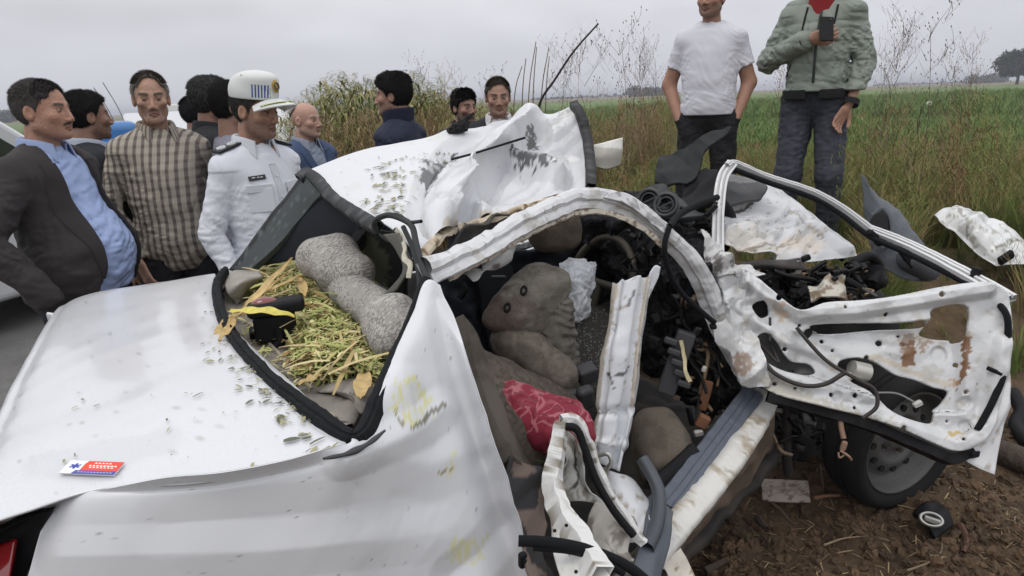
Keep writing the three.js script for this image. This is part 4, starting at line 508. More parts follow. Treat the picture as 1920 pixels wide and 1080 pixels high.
{ // middle pillar, torn loose and leaning
  const c = painter([0.66, 0.68, 0.72], [{ poly: [[1150, 530], [1162, 530], [1130, 700], [1112, 870], [1104, 870], [1118, 700]], c: [0.50, 0.42, 0.28], j: 4, k: 0.6 }, { line: [[1215, 520], [1200, 620], [1185, 760]], w: 4, c: [0.5, 0.45, 0.38] }, { line: [[1140, 700], [1148, 715], [1150, 728]], w: 2.2, c: [0.08, 0.08, 0.08] }, { line: [[1155, 705], [1170, 700], [1178, 690]], w: 2, c: [0.1, 0.1, 0.1] }, { line: [[1188, 545], [1178, 575]], w: 2, c: [0.12, 0.12, 0.12] }, { line: [[1120, 775], [1140, 772], [1160, 775]], w: 2, c: [0.35, 0.36, 0.38] }, { line: [[1118, 830], [1150, 835]], w: 2, c: [0.35, 0.36, 0.38] }, { f: 24, s: 6, t: 0.72, c: [0.25, 0.2, 0.14], k: 0.7 }]);
  const L = [[1150, 530, 1.78], [1140, 600, 1.76], [1126, 680, 1.74], [1114, 770, 1.73], [1106, 860, 1.72]], Rr = [[1226, 508, 1.78], [1212, 590, 1.76], [1200, 680, 1.74], [1190, 770, 1.73], [1164, 885, 1.72]];
  const grid = L.map((l, i) => [0, 0.1, 0.22, 0.3, 0.62, 0.7, 0.84, 0.92, 1].map((t, j) => { const q = Rr[i], z = [0.012, -0.008, -0.012, -0.03, -0.03, -0.012, -0.006, -0.016, 0.01][j]; return D(mix(l[0], q[0], t), mix(l[1], q[1], t) + (i === 0 ? [0, 4, -2, 3, 0, 6, 8, 0, 0][j] : 0), l[2] + z); }));
  const p = part('middle_pillar', sheet(grid, { nu: 5, nv: 22, th: 0.003, amp: 0.005, color: c, creases: [{ l: [[1110, 775], [1190, 770]], w: 14, a: -0.008 }, { l: [[1112, 832], [1180, 835]], w: 14, a: 0.008 }] }), mPaint);
  part('torn_tip', sheet([[[1205, 540, 1.77], [1226, 500, 1.78], [1238, 500, 1.79]], [[1208, 556, 1.77], [1222, 532, 1.78], [1232, 522, 1.79]], [[1206, 570, 1.77], [1216, 560, 1.77], [1222, 550, 1.78]]], { th: 0.003, amp: 0.01, color: c }), mPaint, p);
  part('striker_loop', tube([[1116, 856, 1.68], [1140, 852, 1.66], [1146, 866, 1.66], [1134, 880, 1.68], [1118, 878, 1.69]], 0.006, 6), M([0.5, 0.5, 0.48], 0.4, { metalness: 0.6 }), p);
  part('pillar_foot', sheet([[[1112, 870, 1.7], [1140, 878, 1.69], [1168, 880, 1.7], [1180, 890, 1.7]], [[1130, 915, 1.62], [1165, 905, 1.62], [1195, 915, 1.62], [1222, 950, 1.62]], [[1150, 985, 1.5], [1180, 975, 1.5], [1205, 985, 1.5], [1222, 970, 1.52]], [[1160, 1010, 1.48], [1185, 1015, 1.47], [1208, 1010, 1.47], [1216, 1000, 1.48]]], { th: 0.003, amp: 0.02, color: painter([0.6, 0.61, 0.63], [{ f: 16, s: 2, t: 0.4, c: [0.3, 0.27, 0.22] }]) }), mPaint, p);
}
{ // remains of the rear door: pointed white frame with black seal
  const col = (p) => { const b = n3(p.x * 30, p.y * 30, p.z * 30); return b > 0.5 ? [0.25, 0.22, 0.17] : [0.68, 0.68, 0.67]; };
  const pr = [[-0.016, -0.006], [-0.012, 0.01], [0.012, 0.01], [0.016, -0.006]];
  const fr = part('rear_door_frame', [sweep([[1052, 792, 1.34], [1042, 850, 1.32], [1034, 905, 1.3], [1050, 960, 1.24], [1085, 1020, 1.16], [1125, 1090, 1.08]], pr, V3(-0.4, 0.3, 1), { n: 90, noise: 0.004, color: col, scale: (t) => 1 + 0.9 * t }), sweep([[1050, 792, 1.34], [1078, 792, 1.35], [1098, 830, 1.36], [1120, 890, 1.36], [1155, 950, 1.36], [1195, 1005, 1.36], [1207, 1018, 1.36]], pr, V3(-0.4, 0.3, 1), { n: 90, noise: 0.004, color: col, scale: (t) => 1 - 0.3 * t })], mInner);
  part('door_seal', tube([[1056, 798, 1.33], [1080, 804, 1.335], [1096, 840, 1.34], [1118, 900, 1.34], [1150, 956, 1.34], [1188, 1004, 1.34]], 0.0085, 6), mBlack, fr);
  part('door_inner_panel', sheet([[[1054, 808, 1.38], [1070, 812, 1.4], [1086, 830, 1.42]], [[1050, 870, 1.36], [1078, 880, 1.44], [1105, 910, 1.44]], [[1056, 940, 1.34], [1090, 940, 1.42], [1128, 950, 1.44]]], { th: 0.003, amp: 0.02, color: painter([0.5, 0.5, 0.48], [{ f: 15, s: 1, t: 0.25, c: [0.22, 0.2, 0.17] }, { line: [[1078, 840], [1080, 880], [1075, 915]], w: 3, c: [0.06, 0.06, 0.06] }]) }), mInner, fr);
  part('door_lower_shell', sheet([[[1030, 910, 1.3], [1050, 925, 1.26], [1065, 950, 1.22]], [[1026, 970, 1.24], [1062, 990, 1.18], [1110, 1010, 1.15]], [[1040, 1050, 1.14], [1085, 1070, 1.1], [1150, 1090, 1.06]], [[1070, 1140, 1.05], [1110, 1150, 1.02], [1190, 1150, 1.0]]], { th: 0.003, amp: 0.012, color: painter([0.66, 0.66, 0.63], [{ f: 12, s: 4, t: 0.45, c: [0.38, 0.35, 0.27] }]) }), mPaint, fr);
  part('crumpled_sheet', sheet([[[1110, 950, 1.42], [1145, 965, 1.42], [1185, 1000, 1.42]], [[1100, 1000, 1.36], [1140, 1000, 1.33], [1180, 1020, 1.34]], [[1140, 1050, 1.28], [1165, 1045, 1.26], [1190, 1050, 1.28]]], { th: 0.003, amp: 0.03, color: painter([0.42, 0.40, 0.37], [{ f: 14, s: 2, t: 0.2, c: [0.2, 0.18, 0.16] }]) }), mInner, fr);
  for (const [x, y, d] of [[1040, 995, 1.17], [1062, 985, 1.16], [1080, 1072, 1.07]]) part('bolt_hole', boxAt(D(x, y, d), V3(1, 0, 0), V3(0, 1, 0.4), 0.006, 0.007, 0.004, 0.002), mBlack, fr);
  part('inner_arch_trim', sheet([[[950, 860, 1.32], [1000, 880, 1.38], [1030, 900, 1.42]], [[965, 940, 1.26], [1005, 950, 1.3], [1030, 960, 1.32]], [[985, 1020, 1.2], [1010, 1020, 1.22], [1030, 1030, 1.22]], [[1010, 1110, 1.1], [1030, 1110, 1.12], [1060, 1110, 1.12]]], { th: 0.006, amp: 0.025, color: (x, y, p) => (n3(p.x * 10, p.y * 10, p.z * 10) > 0.05 ? [0.16, 0.12, 0.10] : [0.03, 0.028, 0.03]) }), M(0xffffff, 0.9, VC));
}
{ // sill, bent trim, hanging seal
  const col = (p) => { const a = n3(p.x * 9, p.y * 14, p.z * 9), b = n3(p.x * 30, p.y * 30, p.z * 30), k = sat((a + 0.5 * b + 0.35 * n3(p.x * 70, p.y * 70, p.z * 70) - 0.25) * 1.6) * 0.75; return [mix(0.64, 0.27, k), mix(0.63, 0.2, k), mix(0.6, 0.11, k)]; };
  const s = part('sill', sweep([[1446, 742, 2.1], [1422, 790, 2.0], [1385, 850, 1.88], [1335, 915, 1.78], [1285, 975, 1.68], [1235, 1035, 1.6], [1190, 1095, 1.52]], [[-0.032, -0.02], [-0.028, 0.010], [-0.013, 0.018], [0.0, 0.010], [0.016, 0.016], [0.04, 0.002], [0.045, -0.05], [0.0, -0.06]], V3(0.1, 0.75, 0.65), { n: 420, noise: 0.003, color: col, smooth: true }), M(0xffffff, 0.5, VC));
  part('sill_lip', sweep([[1400, 752, 2.06], [1385, 800, 1.98], [1350, 850, 1.9], [1310, 900, 1.82]], [[-0.014, -0.01], [-0.01, 0.016], [0.012, 0.012], [0.016, -0.01]], V3(0.1, 0.75, 0.65), { n: 80, noise: 0.008, color: (p) => (n3(p.x * 20, p.y * 20, p.z * 20) > 0.2 ? [0.32, 0.27, 0.16] : [0.6, 0.58, 0.5]) }), M(0xffffff, 0.6, VC), s);
  part('scuff_trim', sweep([[1412, 735, 2.06], [1375, 785, 1.98], [1330, 845, 1.88], [1285, 905, 1.78], [1250, 950, 1.71]], [[-0.034, -0.004], [-0.03, 0.008], [-0.012, 0.012], [-0.008, 0.008], [0.006, 0.008], [0.01, 0.012], [0.03, 0.008], [0.034, -0.006]], V3(-0.1, 0.75, 0.65), { n: 90, noise: 0.002 }), mGreyPl, s);
  part('underbody_skirt', sheet([[[1448, 770, 2.14], [1400, 850, 1.98], [1320, 950, 1.8], [1240, 1050, 1.64]], [[1440, 830, 2.2], [1400, 900, 2.1], [1310, 985, 1.92], [1250, 1060, 1.72]], [[1400, 880, 2.25], [1390, 925, 2.18], [1310, 1000, 2.0], [1260, 1075, 1.8]]], { th: 0.01, amp: 0.012, color: (x, y, p) => (n3(p.x * 9, p.y * 9, p.z * 9) > 0 ? [0.17, 0.12, 0.09] : [0.1, 0.07, 0.05]) }), M(0xffffff, 0.9, VC), s);
  part('bent_trim', sheet([[[1222, 926, 1.6], [1250, 945, 1.62], [1262, 960, 1.63]], [[1208, 990, 1.46], [1236, 990, 1.48], [1258, 1000, 1.5]], [[1190, 1050, 1.34], [1225, 1050, 1.35], [1246, 1060, 1.38]], [[1160, 1130, 1.2], [1200, 1130, 1.21], [1230, 1130, 1.24]]], { th: 0.012, amp: 0.004, color: () => [0.09, 0.105, 0.13] }), M(0xffffff, 0.5, VC));
  part('bent_trim', tube([[1204, 860, 1.62], [1220, 886, 1.6], [1234, 918, 1.57], [1236, 955, 1.52], [1228, 995, 1.45], [1212, 1030, 1.38]], 0.016, 9), M([0.06, 0.068, 0.08], 0.5));
  part('hanging_seal', tube([[972, 1014, 1.12], [1020, 1016, 1.12], [1075, 1024, 1.12], [1130, 1040, 1.13], [1180, 1064, 1.13], [1225, 1100, 1.13]], 0.0095, 8), mRubber);
  part('hanging_seal', tube([[1000, 1026, 1.12], [1075, 1034, 1.12], [1125, 1050, 1.12], [1170, 1076, 1.12]], 0.006, 8), mRubber);
  part('broken_sill_end', sheet([[[1240, 1058, 1.58], [1275, 1028, 1.62]], [[1252, 1080, 1.57], [1302, 1070, 1.6]], [[1262, 1130, 1.5], [1320, 1120, 1.54]]], { th: 0.004, amp: 0.012, color: painter([0.6, 0.56, 0.48], [{ f: 20, s: 2, t: 0.4, c: [0.3, 0.24, 0.16] }]) }), mPaint);
}
{ // front door hanging open, seen from its inside: pressed shell with cut-outs, window frame, seal
  const PL = [[1350, 560, 2.02], [1890, 590, 1.84], [1430, 735, 1.96]];
  const z = (X, Y) => [1300 + X * 0.5556, 400 + Y * 0.5556], zl = (l) => l.map(([a, b]) => z(a, b));
  const big = zl([[492, 508], [540, 488], [612, 500], [690, 545], [760, 565], [820, 590], [866, 604], [840, 650], [812, 676], [806, 708], [752, 702], [668, 668], [600, 600], [530, 562]]);
  const up = zl([[800, 330], [830, 316], [918, 314], [922, 392], [906, 436], [880, 428], [830, 424], [770, 408], [798, 372]]);
  const left = zl([[212, 424], [240, 404], [282, 440], [300, 472], [330, 500], [400, 512], [416, 540], [340, 540], [270, 516], [222, 480]]), sm = zl([[198, 312], [236, 296], [256, 340], [224, 352]]);
  const outl = [[1344, 514], [1400, 512], [1450, 548], [1498, 582], [1545, 568], [1650, 560], [1765, 538], [1850, 530], [1888, 546], [1890, 600], [1886, 700], [1868, 770], [1836, 826], [1790, 845], [1740, 828], [1690, 806], [1620, 782], [1530, 760], [1440, 733], [1396, 690], [1370, 640], [1352, 590]];
  const bead = [[1420, 600], [1470, 640], [1530, 660], [1580, 690]], beltTop = [[1400, 530], [1500, 600], [1600, 590], [1740, 570], [1800, 545]];
  const hF = (x, y, d) => -0.03 * ss(30, 40, segD(x, y, [[1500, 590], [1600, 585], [1740, 568], [1850, 545]])) * ss(1470, 1500, x) * ss(1812, 1790, x) * ss(-2, -10, y - mix(700, 780, sat((x - 1480) / 260))) + 0.028 * ss(20, 6, segD(x, y, [[1400, 526], [1500, 590], [1600, 582], [1740, 560], [1850, 542]])) + 0.022 * ss(28, 6, segD(x, y, [[1448, 742], [1560, 772], [1640, 786], [1790, 838], [1850, 800], [1880, 640]])) - 0.012 * ss(26, 8, segD(x, y, [[1450, 590], [1540, 620], [1700, 640]])) + 0.012 * ss(14, 2, segD(x, y, bead)) + 0.01 * ss(16, 4, segD(x, y, [[1420, 690], [1500, 720], [1560, 740], [1630, 745]])) - 0.014 * ss(12, 6, Math.hypot(x - 1567, y - 743)) - 0.014 * ss(12, 6, Math.hypot(x - 1604, y - 742)) - 0.012 * ss(13, 7, Math.hypot(x - 1810, y - 755)) - 0.012 * ss(13, 7, Math.hypot(x - 1808, y - 798)) - 0.01 * ss(10, 5, Math.hypot(x - 1768, y - 665) - 8) + 0.007 * tri(x / 210 + y / 160) + 0.006 * tri(x / 130 - y / 190 + 0.2) + 0.004 * n2(x / 60, y / 60) + 0.022 * ss(1480, 1380, x) * n2(x / 34, y / 38);
  const holes = [[1517, 625, 9], [1655, 643, 6], [1545, 640, 4], [1628, 670, 4], [1565, 657, 3], [1500, 610, 3], [1690, 630, 3], [1795, 640, 4], [1797, 685, 4], [1686, 800, 4], [1452, 720, 4], [1490, 728, 3], [1600, 765, 3], [1775, 790, 3], [1800, 822, 3], [1660, 590, 4], [1756, 555, 5], [1580, 578, 3], [1458, 560, 5], [1555, 740, 4], [1604, 742, 5], [1810, 735, 4], [1470, 655, 4], [1425, 585, 4]].map(([x, y, r]) => Array.from({ length: 8 }, (_, i) => [x + r * Math.cos(i * 0.785), y + r * Math.sin(i * 0.785)]));
  const colr = painter([0.61, 0.62, 0.63], [
    { poly: zl([[696, 430], [720, 410], [760, 414], [744, 460], [750, 500], [738, 520], [700, 512], [704, 470]]), c: RUST, j: 6 }, { poly: zl([[905, 410], [930, 400], [936, 470], [925, 540], [905, 580], [885, 592], [900, 540], [910, 500]]), c: RUST, j: 6 }, { poly: zl([[760, 420], [800, 414], [815, 440], [780, 450], [765, 470]]), c: [0.32, 0.2, 0.12], j: 8, k: 0.8 }, { poly: zl([[860, 560], [895, 560], [900, 585], [870, 585]]), c: [0.5, 0.3, 0.16], j: 6, k: 0.8 },
    { poly: [[1650, 610], [1740, 600], [1760, 640], [1690, 650]], c: [0.5, 0.47, 0.43], j: 16, k: 0.5 }, { line: [[1560, 690], [1640, 668], [1740, 710], [1780, 722]], w: 5, c: [0.55, 0.5, 0.42] },
    { poly: [[1424, 700], [1440, 700], [1540, 750], [1640, 778], [1700, 800], [1690, 812], [1600, 785], [1440, 738]], c: [0.42, 0.38, 0.27], j: 10, k: 0.55 }, { poly: [[1780, 808], [1800, 806], [1806, 816], [1776, 820]], c: [0.5, 0.38, 0.18], j: 6 }, { poly: [[1384, 660], [1410, 664], [1412, 690], [1392, 688]], c: [0.3, 0.2, 0.13], j: 8, k: 0.8 }, { poly: [[1440, 566], [1470, 570], [1490, 600], [1460, 600]], c: [0.5, 0.36, 0.22], j: 9, k: 0.7 },
    { f: 11, s: 3, t: 0.55, c: [0.48, 0.46, 0.42], k: 0.7 }, { f: 34, s: 3, t: 1.15, c: [0.22, 0.18, 0.13], k: 0.8 }]);
  const dd = part('front_door', stamped(outl, [big, up, left, sm, [[1518, 612], [1600, 606], [1690, 606], [1735, 602], [1738, 611], [1640, 618], [1540, 624]], ...holes], PL, { th: 0.016, cell: 0.0048, h: hF, color: colr }), M(0xffffff, 0.4, { ...VC, clearcoat: 0.35, clearcoatRoughness: 0.2, bumpMap: rep(T.crumple, 4), bumpScale: 0.003 }));
  const [A, B, C] = DD(PL), nn = B.clone().sub(A).cross(C.clone().sub(A)).normalize(); if (nn.dot(EYE.clone().sub(A)) < 0) nn.negate();
  const onDoor = (x, y, k = 0) => { const r = ray(x, y); return r.multiplyScalar(A.clone().sub(EYE).dot(nn) / r.dot(nn)).add(EYE).addScaledVector(nn, k); };
  part('outer_skin', stamped([[1390, 700], [1400, 620], [1440, 600], [1530, 650], [1556, 690], [1570, 770], [1440, 735]], [], PL.map((p) => onDoor(p[0], p[1], -0.07)), { th: 0.004, cell: 0.012, h: (x, y) => 0.02 * n2(x / 60, y / 60) }), M([0.1, 0.1, 0.1], 0.7), dd);
  // belt strip ends, crumpled hinge side
  part('hinge_side', sheet([[[1336, 480, 2.03], [1356, 505, 2.0], [1386, 500, 2.03]], [[1332, 540, 2.0], [1362, 560, 1.95], [1400, 560, 1.98]], [[1340, 600, 2.0], [1380, 610, 1.95], [1415, 600, 1.97]], [[1366, 656, 2.0], [1396, 660, 1.95], [1430, 670, 1.95]], [[1404, 716, 1.98], [1424, 722, 1.95], [1450, 726, 1.94]]], { nu: 16, nv: 16, sharp: 0.35, th: 0.004, amp: 0.04, color: colr }), mPaint, dd);
  part('hinge_bracket', [boxAt(D(1337, 612, 1.95), V3(1, 0, 0), V3(0, 1, 0.3), 0.02, 0.014, 0.02), boxAt(D(1326, 502, 1.95), V3(1, 0.2, 0), V3(0, 1, 0.3), 0.03, 0.03, 0.02)], mBlack, dd);
  // outer return flange with lock hole, right-hand end
  const fl = part('door_end_flange', sheet([[onDoor(1876, 538, -0.01), onDoor(1893, 548, 0.0), onDoor(1898, 572, -0.02)], [onDoor(1872, 640, 0), onDoor(1892, 640, 0.006), onDoor(1900, 640, -0.02)], [onDoor(1862, 735, 0), onDoor(1886, 738, 0.01), onDoor(1896, 740, -0.01)], [onDoor(1830, 805, 0), onDoor(1862, 812, 0.012), onDoor(1886, 790, 0)], [onDoor(1800, 858, -0.005), onDoor(1836, 878, 0.0), onDoor(1866, 890, 0)]], { th: 0.004, amp: 0.008, color: painter([0.72, 0.73, 0.75], [{ f: 12, s: 3, t: 0.6, c: [0.45, 0.4, 0.34] }]) }), mPaint, dd);
  part('lock_hole', boxAt(onDoor(1826, 852, 0.008), V3(1, 0, -0.3), V3(0.1, 1, 0), 0.03, 0.018, 0.006, 0.006), mBlack, fl);
  part('torn_slot', tube([onDoor(1842, 690, 0.03), onDoor(1856, 696, 0.03), onDoor(1868, 702, 0.03)], 0.006, 6), mBlack, fl);
  part('door_bottom_seal', sweep([onDoor(1440, 742, 0.0), onDoor(1560, 776, 0.0), onDoor(1640, 800, 0.0), onDoor(1740, 842, 0.0), onDoor(1790, 860, 0.0), onDoor(1826, 845, 0.0)], [[-0.022, -0.03], [-0.016, 0.01], [0.012, 0.012], [0.02, -0.03]], nn, { n: 90, noise: 0.003 }), mBlack, dd);
  // window frame
  const ribs = [[-0.02, -0.008], [-0.019, 0.008], [-0.012, 0.009], [-0.01, 0.004], [-0.006, 0.004], [-0.004, 0.011], [0.003, 0.011], [0.005, 0.005], [0.009, 0.005], [0.011, 0.01], [0.018, 0.008], [0.02, -0.008]];
  const fc = (p, j) => (j === 3 || j === 7 ? [0.3, 0.3, 0.3] : [0.66, 0.665, 0.67]);
  const wf = part('window_frame', [sweep([[1372, 306, 2.2], [1356, 330, 2.17], [1348, 380, 2.13], [1346, 440, 2.09], [1347, 490, 2.05], [1352, 530, 2.02]], ribs, V3(-0.3, 0.3, 1), { n: 60, color: fc, noise: 0.001, scale: () => 0.95 }), sweep([[1362, 312, 2.18], [1374, 306, 2.2], [1440, 332, 2.24], [1530, 362, 2.26], [1582, 392, 2.26], [1634, 430, 2.24]], ribs.map(([a, b]) => [a * 0.5, b]), V3(-0.1, 0.8, 0.5), { n: 80, noise: 0.001, color: fc }), sweep([[1630, 428, 2.24], [1690, 452, 2.2], [1740, 476, 2.12], [1800, 508, 2.02], [1850, 536, 1.94], [1892, 562, 1.87]], ribs, V3(-0.1, 0.75, 0.65), { n: 80, noise: 0.001, color: fc, scale: (t) => 0.7 + 0.5 * t })], M(0xffffff, 0.4, { ...VC, clearcoat: 0.4 }), dd);
  part('window_seal', tube([[1372, 316, 2.19], [1440, 342, 2.23], [1530, 374, 2.25], [1582, 406, 2.25], [1632, 444, 2.22], [1690, 470, 2.18], [1740, 494, 2.1], [1810, 530, 1.99], [1862, 562, 1.88], onDoor(1880, 592, 0.022), onDoor(1882, 640, 0.022), onDoor(1874, 700, 0.024), onDoor(1854, 750, 0.026), onDoor(1824, 806, 0.026)], 0.009, 8), mRubber, wf);
  part('black_clip', [boxAt(D(1828, 515, 1.98), V3(0.3, 1, 0), V3(1, 0, 0), 0.045, 0.025, 0.02), boxAt(D(1636, 440, 2.22), V3(0.7, -0.6, 0), V3(1, 1, 0), 0.04, 0.02, 0.025)], mBlack, wf);
  part('door_wiring', [tube([onDoor(1490, 615, 0.03), onDoor(1518, 650, 0.035), onDoor(1548, 680, 0.04), onDoor(1600, 712, 0.05), onDoor(1630, 730, 0.05), onDoor(1634, 760, 0.05), onDoor(1610, 782, 0.045)], 0.006, 6), tube([onDoor(1430, 676, 0.02), onDoor(1450, 700, 0.03), onDoor(1500, 722, 0.035), onDoor(1540, 720, 0.04), onDoor(1575, 700, 0.045)], 0.007, 6), tube([onDoor(1420, 640, 0.0), onDoor(1440, 660, -0.01), onDoor(1460, 680, 0.0), onDoor(1450, 650, -0.02)], 0.006, 6), tube([onDoor(1442, 596, 0.02), onDoor(1442, 640, 0.02)], 0.004, 6)], M([0.03, 0.025, 0.022], 0.6), dd);
  part('door_cable', tube([onDoor(1640, 736, 0.01), onDoor(1680, 738, 0.01), onDoor(1716, 756, 0.01)], 0.003, 5), M([0.2, 0.2, 0.2], 0.5), dd);
  part('connector', boxAt(onDoor(1718, 757, 0.01), V3(1, 0.5, 0), V3(0, 1, 0), 0.024, 0.014, 0.014, 0.003), M([0.5, 0.49, 0.46], 0.5), dd);
  part('motor_can', (() => { const g = new THREE.CylinderGeometry(0.026, 0.026, 0.05, 24); g.rotateZ(1.3); g.translate(...onDoor(1618, 695, -0.035).toArray()); return [g, tube([onDoor(1600, 700, -0.03), onDoor(1590, 715, -0.03)], 0.012, 8)]; })(), M([0.55, 0.54, 0.5], 0.35, { metalness: 0.4 }), dd);
  part('torn_loom', [tube([onDoor(1576, 788, 0.0), onDoor(1578, 805, 0.0), onDoor(1582, 822, 0.0)], 0.008, 6), boxAt(onDoor(1582, 836, 0), V3(0.2, 1, 0), V3(1, 0, 0), 0.03, 0.016, 0.014), tube([onDoor(1576, 845, 0), onDoor(1590, 855, 0.01), onDoor(1596, 862, 0)], 0.004, 5), tube([onDoor(1572, 848, 0), onDoor(1574, 858, 0), onDoor(1588, 850, 0)], 0.003, 5)], M([0.28, 0.17, 0.12], 0.6), dd);
}
{ // front wheel
  const c = D(1672, 816, 2.46), n = V3(0.36, -0.04, 0.93).normalize(), x = V3(0, 1, 0).cross(n).normalize(), y = n.clone().cross(x), m = new THREE.Matrix4().makeBasis(x, y, n).setPosition(c);
  const lathe = (pts, s = 72) => { const g = new THREE.LatheGeometry(pts.map((p) => new THREE.Vector2(p[0], p[1])), s); g.scale(0.96, 0.96, 0.96); g.rotateX(Math.PI / 2); g.applyMatrix4(m); return g; };
  const R = 0.282, wh = part('front_wheel', lathe([[0.208, 0.062], [0.222, 0.084], [0.245, 0.092], [0.265, 0.084], [0.278, 0.062], [R, 0.045], [R, 0.03], [0.276, 0.028], [0.276, 0.022], [R, 0.02], [R, 0.004], [0.276, 0.002], [0.276, -0.004], [R, -0.006], [R, -0.05], [0.27, -0.075], [0.245, -0.09], [0.208, -0.062]]), M([0.014, 0.014, 0.015], 0.85, { specularIntensity: 0.6, bumpMap: rep(T.soilB, 6), bumpScale: 0.004 }));
  part('rim', lathe([[0.212, 0.062], [0.21, 0.074], [0.202, 0.072], [0.197, 0.05], [0.188, 0.03], [0.184, 0.008], [0.155, 0.006], [0.146, 0.018], [0.11, 0.036], [0.09, 0.03], [0.075, 0.012], [0.045, 0.018], [0.04, 0.03], [0.001, 0.032]]), M([0.12, 0.118, 0.115], 0.4, { metalness: 0.35, bumpMap: rep(T.soilB, 6), bumpScale: 0.003 }), wh);
  const hole = []; for (let i = 0; i < 12; i++) { const g = new THREE.CylinderGeometry(0.013, 0.013, 0.01, 12); g.rotateX(Math.PI / 2); g.translate(0.124 * Math.cos(i * 0.5236), 0.124 * Math.sin(i * 0.5236), 0.027); g.applyMatrix4(m); hole.push(g); }
  for (const g of hole) part('rim_slot', g, M([0.006, 0.006, 0.006], 0.9), wh);
  for (let i = 0; i < 4; i++) { const g = new THREE.CylinderGeometry(0.01, 0.011, 0.016, 6); g.rotateX(Math.PI / 2); g.translate(0.055 * Math.cos(i * 1.571 + 0.4), 0.055 * Math.sin(i * 1.571 + 0.4), 0.026); g.applyMatrix4(m); part('wheel_nut', g, M([0.12, 0.1, 0.08], 0.5, { metalness: 0.6 }), wh); }
  part('wheel_arch', sheet([[[1470, 650, 2.6], [1580, 630, 2.6], [1760, 640, 2.6]], [[1450, 740, 2.75], [1560, 740, 2.85], [1780, 720, 2.85]], [[1440, 860, 2.75], [1540, 870, 2.85], [1600, 880, 2.85]]], { th: 0.01, amp: 0.02 }), M([0.02, 0.018, 0.017], 0.8));
  part('suspension_arm', [tube([[1478, 760, 2.3], [1474, 830, 2.35], [1478, 890, 2.4]], 0.018, 8), tube([[1500, 780, 2.4], [1540, 830, 2.45], [1560, 850, 2.45]], 0.02, 8), caps([[[1505, 790, 2.36], 0.03, [1498, 835, 2.36], 0.02]], 0.02, 0.006, { noise: 0.004 })], M([0.03, 0.028, 0.027], 0.6));
  part('torn_liner', sheet([[[1408, 830, 2.3], [1440, 820, 2.3], [1466, 836, 2.32]], [[1404, 860, 2.32], [1440, 856, 2.3], [1468, 862, 2.34]], [[1400, 880, 2.38], [1430, 882, 2.38], [1456, 876, 2.38]]], { th: 0.008, amp: 0.03, color: () => [0.11, 0.085, 0.07] }), M(0xffffff, 0.9, VC));
}
